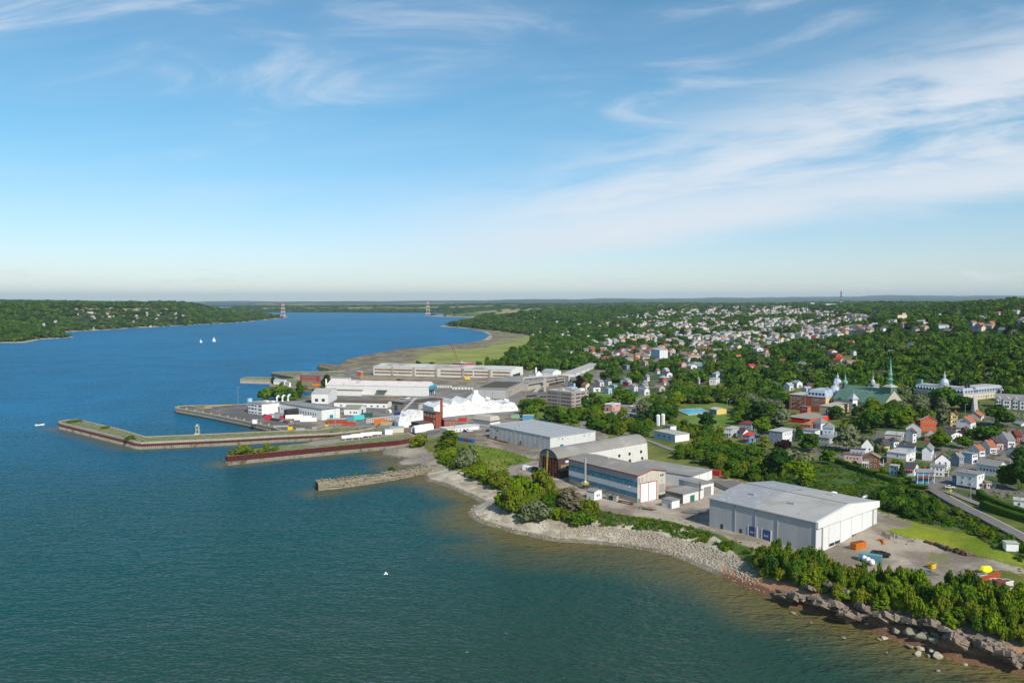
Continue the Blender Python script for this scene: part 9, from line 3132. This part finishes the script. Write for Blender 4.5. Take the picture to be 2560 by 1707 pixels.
# lights and poles
def pole(label,p,h_,kind='pole',grp=None,nm='utility_pole'):
 t=thing(nm,label,'pole' if kind!='lamp' else 'lamp post',p,R.uniform(0,1),grp)
 k=MB()
 k.tube([(0,0,-0.5),(0,0,h_)],0.17,6,r1=0.11)
 k.build('pole',M_wood if kind=='pole' else M_steel,t)
 if kind=='pole':
  for z in(0.93,0.84):
   k=MB()
   k.box(-1.4,1.4,-0.08,0.08,h_*z,h_*z+0.2)
   k.build('crossarm',M_wood,t)
 else:
  k=MB()
  k.tube([(0,0,h_-0.1),(1.0,0,h_+0.2),(2.0,0,h_+0.2)],0.09,5)
  k.build('arm',M_steel,t)
  k=MB()
  k.box(1.6,2.5,-0.2,0.2,h_+0.02,h_+0.18)
  k.build('lamp_head',M_pale,t)
for vw,x,y,hz,kd,lb in(('D',207,300,240,'lamp','very tall lamp mast at the far edge of the wharf'),('D',1637,625,270,'lamp','tall white lamp mast beside the brick pump shed'),('D',2190,745,140,'lamp','thin lamp post beside the white tubes'),('I',876,210,66,'lamp','lamp mast beside the red quay office'),('O',1065,500,130,'pole','pole in front of the white steep roofed house'),
('O',1395,600,220,'pole','tall pole above the pink building'),('O',1640,560,130,'pole','pole by the path beside the maples'),('O',790,805,110,'pole','pole on the bank below the brown office'),('O',897,780,130,'pole','pole beside the pointed green tree'),('O',1705,900,240,'lamp','lamp post with a round white head in the car park'),('O',1815,905,170,'pole','pole at the edge of the car park shade'),('O',1565,915,100,'lamp','short lamp post at the car park hedge'),
('O',660,400,260,'pole','red and white mast rising behind the brown office'),('V',1660,470,230,'pole','double pole before the lit convent wall'),('V',1268,590,190,'lamp','green street lamp beside the cyan house'),('T',1724,925,150,'lamp','dark lamp post on the lawn by the corner path'),('T',2125,380,140,'pole','pole by the rust roofed row'),('T',2180,540,170,'pole','pole in front of the cream bungalow'),('T',1270,760,150,'pole','pole at the corner of the blue house'),
('T',1003,480,130,'pole','pole at the corner of the white and tan house'),('T',665,390,80,'pole','pole below the yellow cottage'),('T',850,290,140,'pole','pole beside the white bungalow'),('R2',1232,270,90,'pole','pole before the brown brick bungalow'),('M',1845,640,110,'lamp','tall pole at the end of the pool house'),('M',1870,640,95,'lamp','second tall pole beside the pool house'),('Z',575,940,130,'pole','double pole on the wooded slope'),('K',1390,1130,190,'pole','thin pole in front of the site cabins'),('E',1463,440,60,'pole','pole before the pipe shop wall'),('E',1300,460,65,'pole','pole behind the wrapped tower')):
 p=U(*q(vw,x,y),5.1) if vw in('D','I') else gp(vw,x,y)
 pole(lb,p,hz/VIEW[vw][2]*p.length/F,kd,'poles and lamp posts','lamp_post' if kd=='lamp' else 'utility_pole')
t=thing('lattice_pylon','short grey lattice pylon in the strip behind the halls','pylon',gp('R1',2195,505))
k=MB()
for s in((-1,-1),(1,-1),(1,1),(-1,1)):
 k.tube([(s[0]*0.9,s[1]*0.9,0),(s[0]*0.9,s[1]*0.9,7)],0.12,4)
for i in range(5):
 k.tube([(-0.9,-0.9,1.4*i),(0.9,-0.9,1.4*i+1.4)],0.1,4)
 k.tube([(-0.9,-0.9,1.4*i+1.4),(0.9,-0.9,1.4*i+1.4)],0.1,4)
k.build('lattice',M_steel,t)
# navigation tower on the breakwater
t=thing('beacon_tower','cream steel beacon tower standing on the breakwater quay','beacon',U(*q('W',1545,418),4.9))
t.scale=(0.6,0.6,0.6)
mcr=mat('cream_steel',(0.55,0.48,0.32),0.7,0.2)
for s in((-1,-1),(1,-1),(1,1),(-1,1)):
 k=MB()
 k.tube([(s[0]*2.0,s[1]*1.6,0),(s[0]*1.5,s[1]*1.3,11)],0.3,4)
 k.build('leg',mcr,t)
for z,w_,h_ in((0.1,3.6,1.6),(6.0,2.2,0.4),(10.5,2.8,0.5),(11.6,1.4,1.6)):
 k=MB()
 k.box(-w_,w_*0.7,-w_*0.6,w_*0.6,z,z+h_)
 k.build('deck',mcr,t)
 # quay buildings at the farthest basin
Iq=lambda x,y:q('I',x,y)
b=simple_hall('quay_office','red brick two storey office on the farthest quay','office',Iq(745,228),Iq(925,236),Iq(945,228),7.5,mbr,mbr,M_tar,'flat',zb=5.0)
b.rows('a',2,8,1.3,1.6)
b=simple_hall('quay_shed','long cream shed with tan bays beside the red quay office','shed',Iq(1027,250),Iq(1225,255),Iq(1245,246),5.0,mat('bay_tan',(0.50,0.38,0.20),0.8),mwh,M_pale,'flat',zb=5.0)
for i in range(8):
 b.door('a',b.LA*(0.03+0.12*i),b.LA*(0.03+0.12*i)+3.2,4.0,M_frame)
for lb,A,B,C_ in(('white gabled shed at the root of the narrow quay',(485,282),(590,288),(620,278)),('second white gabled shed with a red roof end on the quay',(600,302),(640,308),(655,298))):
 simple_hall('quay_shed',lb,'shed',Iq(*A),Iq(*B),Iq(*C_),4.0,mwh2,mwh2,M_pale,'a',2.0,zb=5.0)
b=simple_hall('quay_hut','small orange brick hut by the marsh at the end of the assembly hall','hut',Iq(1300,190),Iq(1345,194),Iq(1362,188),5.0,mat('orange_wall',(0.52,0.15,0.06),0.8),None,M_frame,'flat',zb=4.5)
boxy('lifeboat','bright orange covered boat stored on the timber quay','boat','I',905,332,9,3,2.8,10,M_orange,'skip',5.2)
# boats
for(x,y),s,lb in(((1373,428),1.0,'smaller white sailboat far out on the river'),((1462,421),1.35,'larger white sailboat far out on the river')):
 p=U(*q('FA',x,y),0)
 t=thing('sailboat',lb,'sailboat',p,0.3)
 s*=0.72
 t.scale=(s,s,s)
 k=MB()
 k.hexa([(-3,-1,-0.3),(4,-0.2,-0.3),(4,0.2,-0.3),(-3,1,-0.3),(-3.4,-1.4,1.2),(5.4,-0.2,1.3),(5.4,0.2,1.3),(-3.4,1.4,1.2)])
 k.build('hull',M_frame,t)
 for pts in([(0.2,0,2),(-3.4,0.9,2.2),(0.2,0,13)],[(0.6,0,2),(5.0,-0.7,1.8),(0.5,0,11.5)]):
  k=MB()
  k.poly([Vector(v) for v in pts])
  k.poly([Vector(v)+Vector((0,0.06,0)) for v in pts[::-1]])
  k.build('sail',M_frame,t)
 k=MB()
 k.tube([(0.3,0,1),(0.3,0,13.5)],0.1,5)
 k.build('mast',M_steel,t)
p=U(98,1063,0)
t=thing('motorboat','small white motorboat passing the end of the breakwater','boat',p,0.6)
for nm,pts,m in(('hull',[(-3,-1.1,-0.2),(3.4,-0.2,-0.2),(3.4,0.2,-0.2),(-3,1.1,-0.2),(-3.2,-1.3,0.9),(4.2,-0.2,1.1),(4.2,0.2,1.1),(-3.2,1.3,0.9)],M_frame),('cabin',[(-1.4,-0.8,0.95),(1.4,-0.6,0.95),(1.4,0.6,0.95),(-1.4,0.8,0.95),(-1.2,-0.7,2.1),(0.8,-0.5,2.0),(0.8,0.5,2.0),(-1.2,0.7,2.1)],M_glass)):
 k=MB()
 k.hexa(pts)
 k.build(nm,m,t)
V_,F_=[],[]
for side in(0,1):
 o0=len(V_)
 for i in range(30):
  f=i/29
  c=U(98+190*f,1063-(34 if side else 62)*f**0.9,0.05)
  wv_=0.5+2.0*f*(1-f)
  V_+=[(c.x,c.y-wv_*2,0.05),(c.x,c.y+wv_*2,0.05)]
 F_+=[(o0+2*i,o0+2*i+2,o0+2*i+3,o0+2*i+1) for i in range(29)]
tag(link('wake',mesh_np('wake',V_,F_,[mat('foam',(0.10,0.20,0.27),0.4,0.5,0.15)])),kind='stuff')
# gull in flight
p=U(965,1434,14)
t=thing('gull','white gull gliding low over the dark water','bird',p,0.5)
k=MB()
k.lathe([(0.02,-0.9),(0.2,-0.4),(0.24,0.1),(0.14,0.5),(0.03,0.75)],8)
o=k.build('body',M_frame,t)
o.rotation_euler=(0,math.pi/2,0)
for s in(-1,1):
 k=MB()
 w_=[(0.3,0.1*s,0.05),(-0.25,0.1*s,0.05),(-0.05,0.8*s,0.35),(0.4,0.8*s,0.35),(-0.25,1.6*s,0.2),(0.05,1.5*s,0.2)]
 k.poly([w_[0],w_[1],w_[2],w_[3]])
 k.poly([w_[3],w_[2],w_[4],w_[5]])
 k.build('wing',M_frame,t)
 # walker on the path, and the yellow road sign
def body(pts,edges,rad,name,m,parent):
 me=bpy.data.meshes.new(name)
 me.from_pydata(pts,edges,[])
 me.materials.append(m)
 o=link(name,me,parent)
 md=o.modifiers.new('skin','SKIN')
 for i,r0 in enumerate(rad):
  me.skin_vertices[0].data[i].radius=(r0,r0)
 me.skin_vertices[0].data[0].use_root=True
 o.modifiers.new('smooth','SUBSURF').levels=1
 return o
t=thing('person','person in dark clothes walking at the end of the hedge path','person',gp('T',1838,985)+Vector((0,0,0.35)),2.2)
PT=[(0,0,0.95),(0,0,1.2),(0,0,1.42),(0,0.02,1.55),(0,0.03,1.68),(0.1,0.05,0.9),(0.11,0.2,0.5),(0.11,0.16,0.08),(0.11,0.3,0.04),(-0.1,-0.02,0.9),(-0.11,-0.05,0.5),(-0.11,-0.28,0.1),(-0.11,-0.14,0.04),(0.2,0,1.4),(0.26,-0.06,1.14),(0.27,0.06,0.9),(-0.2,0,1.4),(-0.26,0.08,1.14),(-0.27,0.2,0.92)]
body(PT,[(0,1),(1,2),(2,3),(3,4),(0,5),(5,6),(6,7),(7,8),(0,9),(9,10),(10,11),(11,12),(2,13),(13,14),(14,15),(2,16),(16,17),(17,18)],[0.15,0.15,0.17,0.06,0.11,0.1,0.075,0.05,0.045,0.1,0.075,0.05,0.045,0.07,0.05,0.035,0.07,0.05,0.035],'figure',mat('dark_clothes',(0.02,0.022,0.03),0.9),t)
t=thing('road_sign','yellow diamond road sign at the street corner','sign',gp('T',1490,875),-0.4)
k=MB()
k.tube([(0,0,0),(0,0,2.6)],0.06,6)
k.build('post',M_steel,t)
k=MB()
k.hexa([(0,-0.08,1.3),(0.75,-0.08,2.05),(0.75,-0.04,2.05),(0,-0.04,1.3),(-0.75,-0.08,2.05),(0,-0.08,2.8),(0,-0.04,2.8),(-0.75,-0.04,2.05)])
k.build('panel',M_yellow,t)
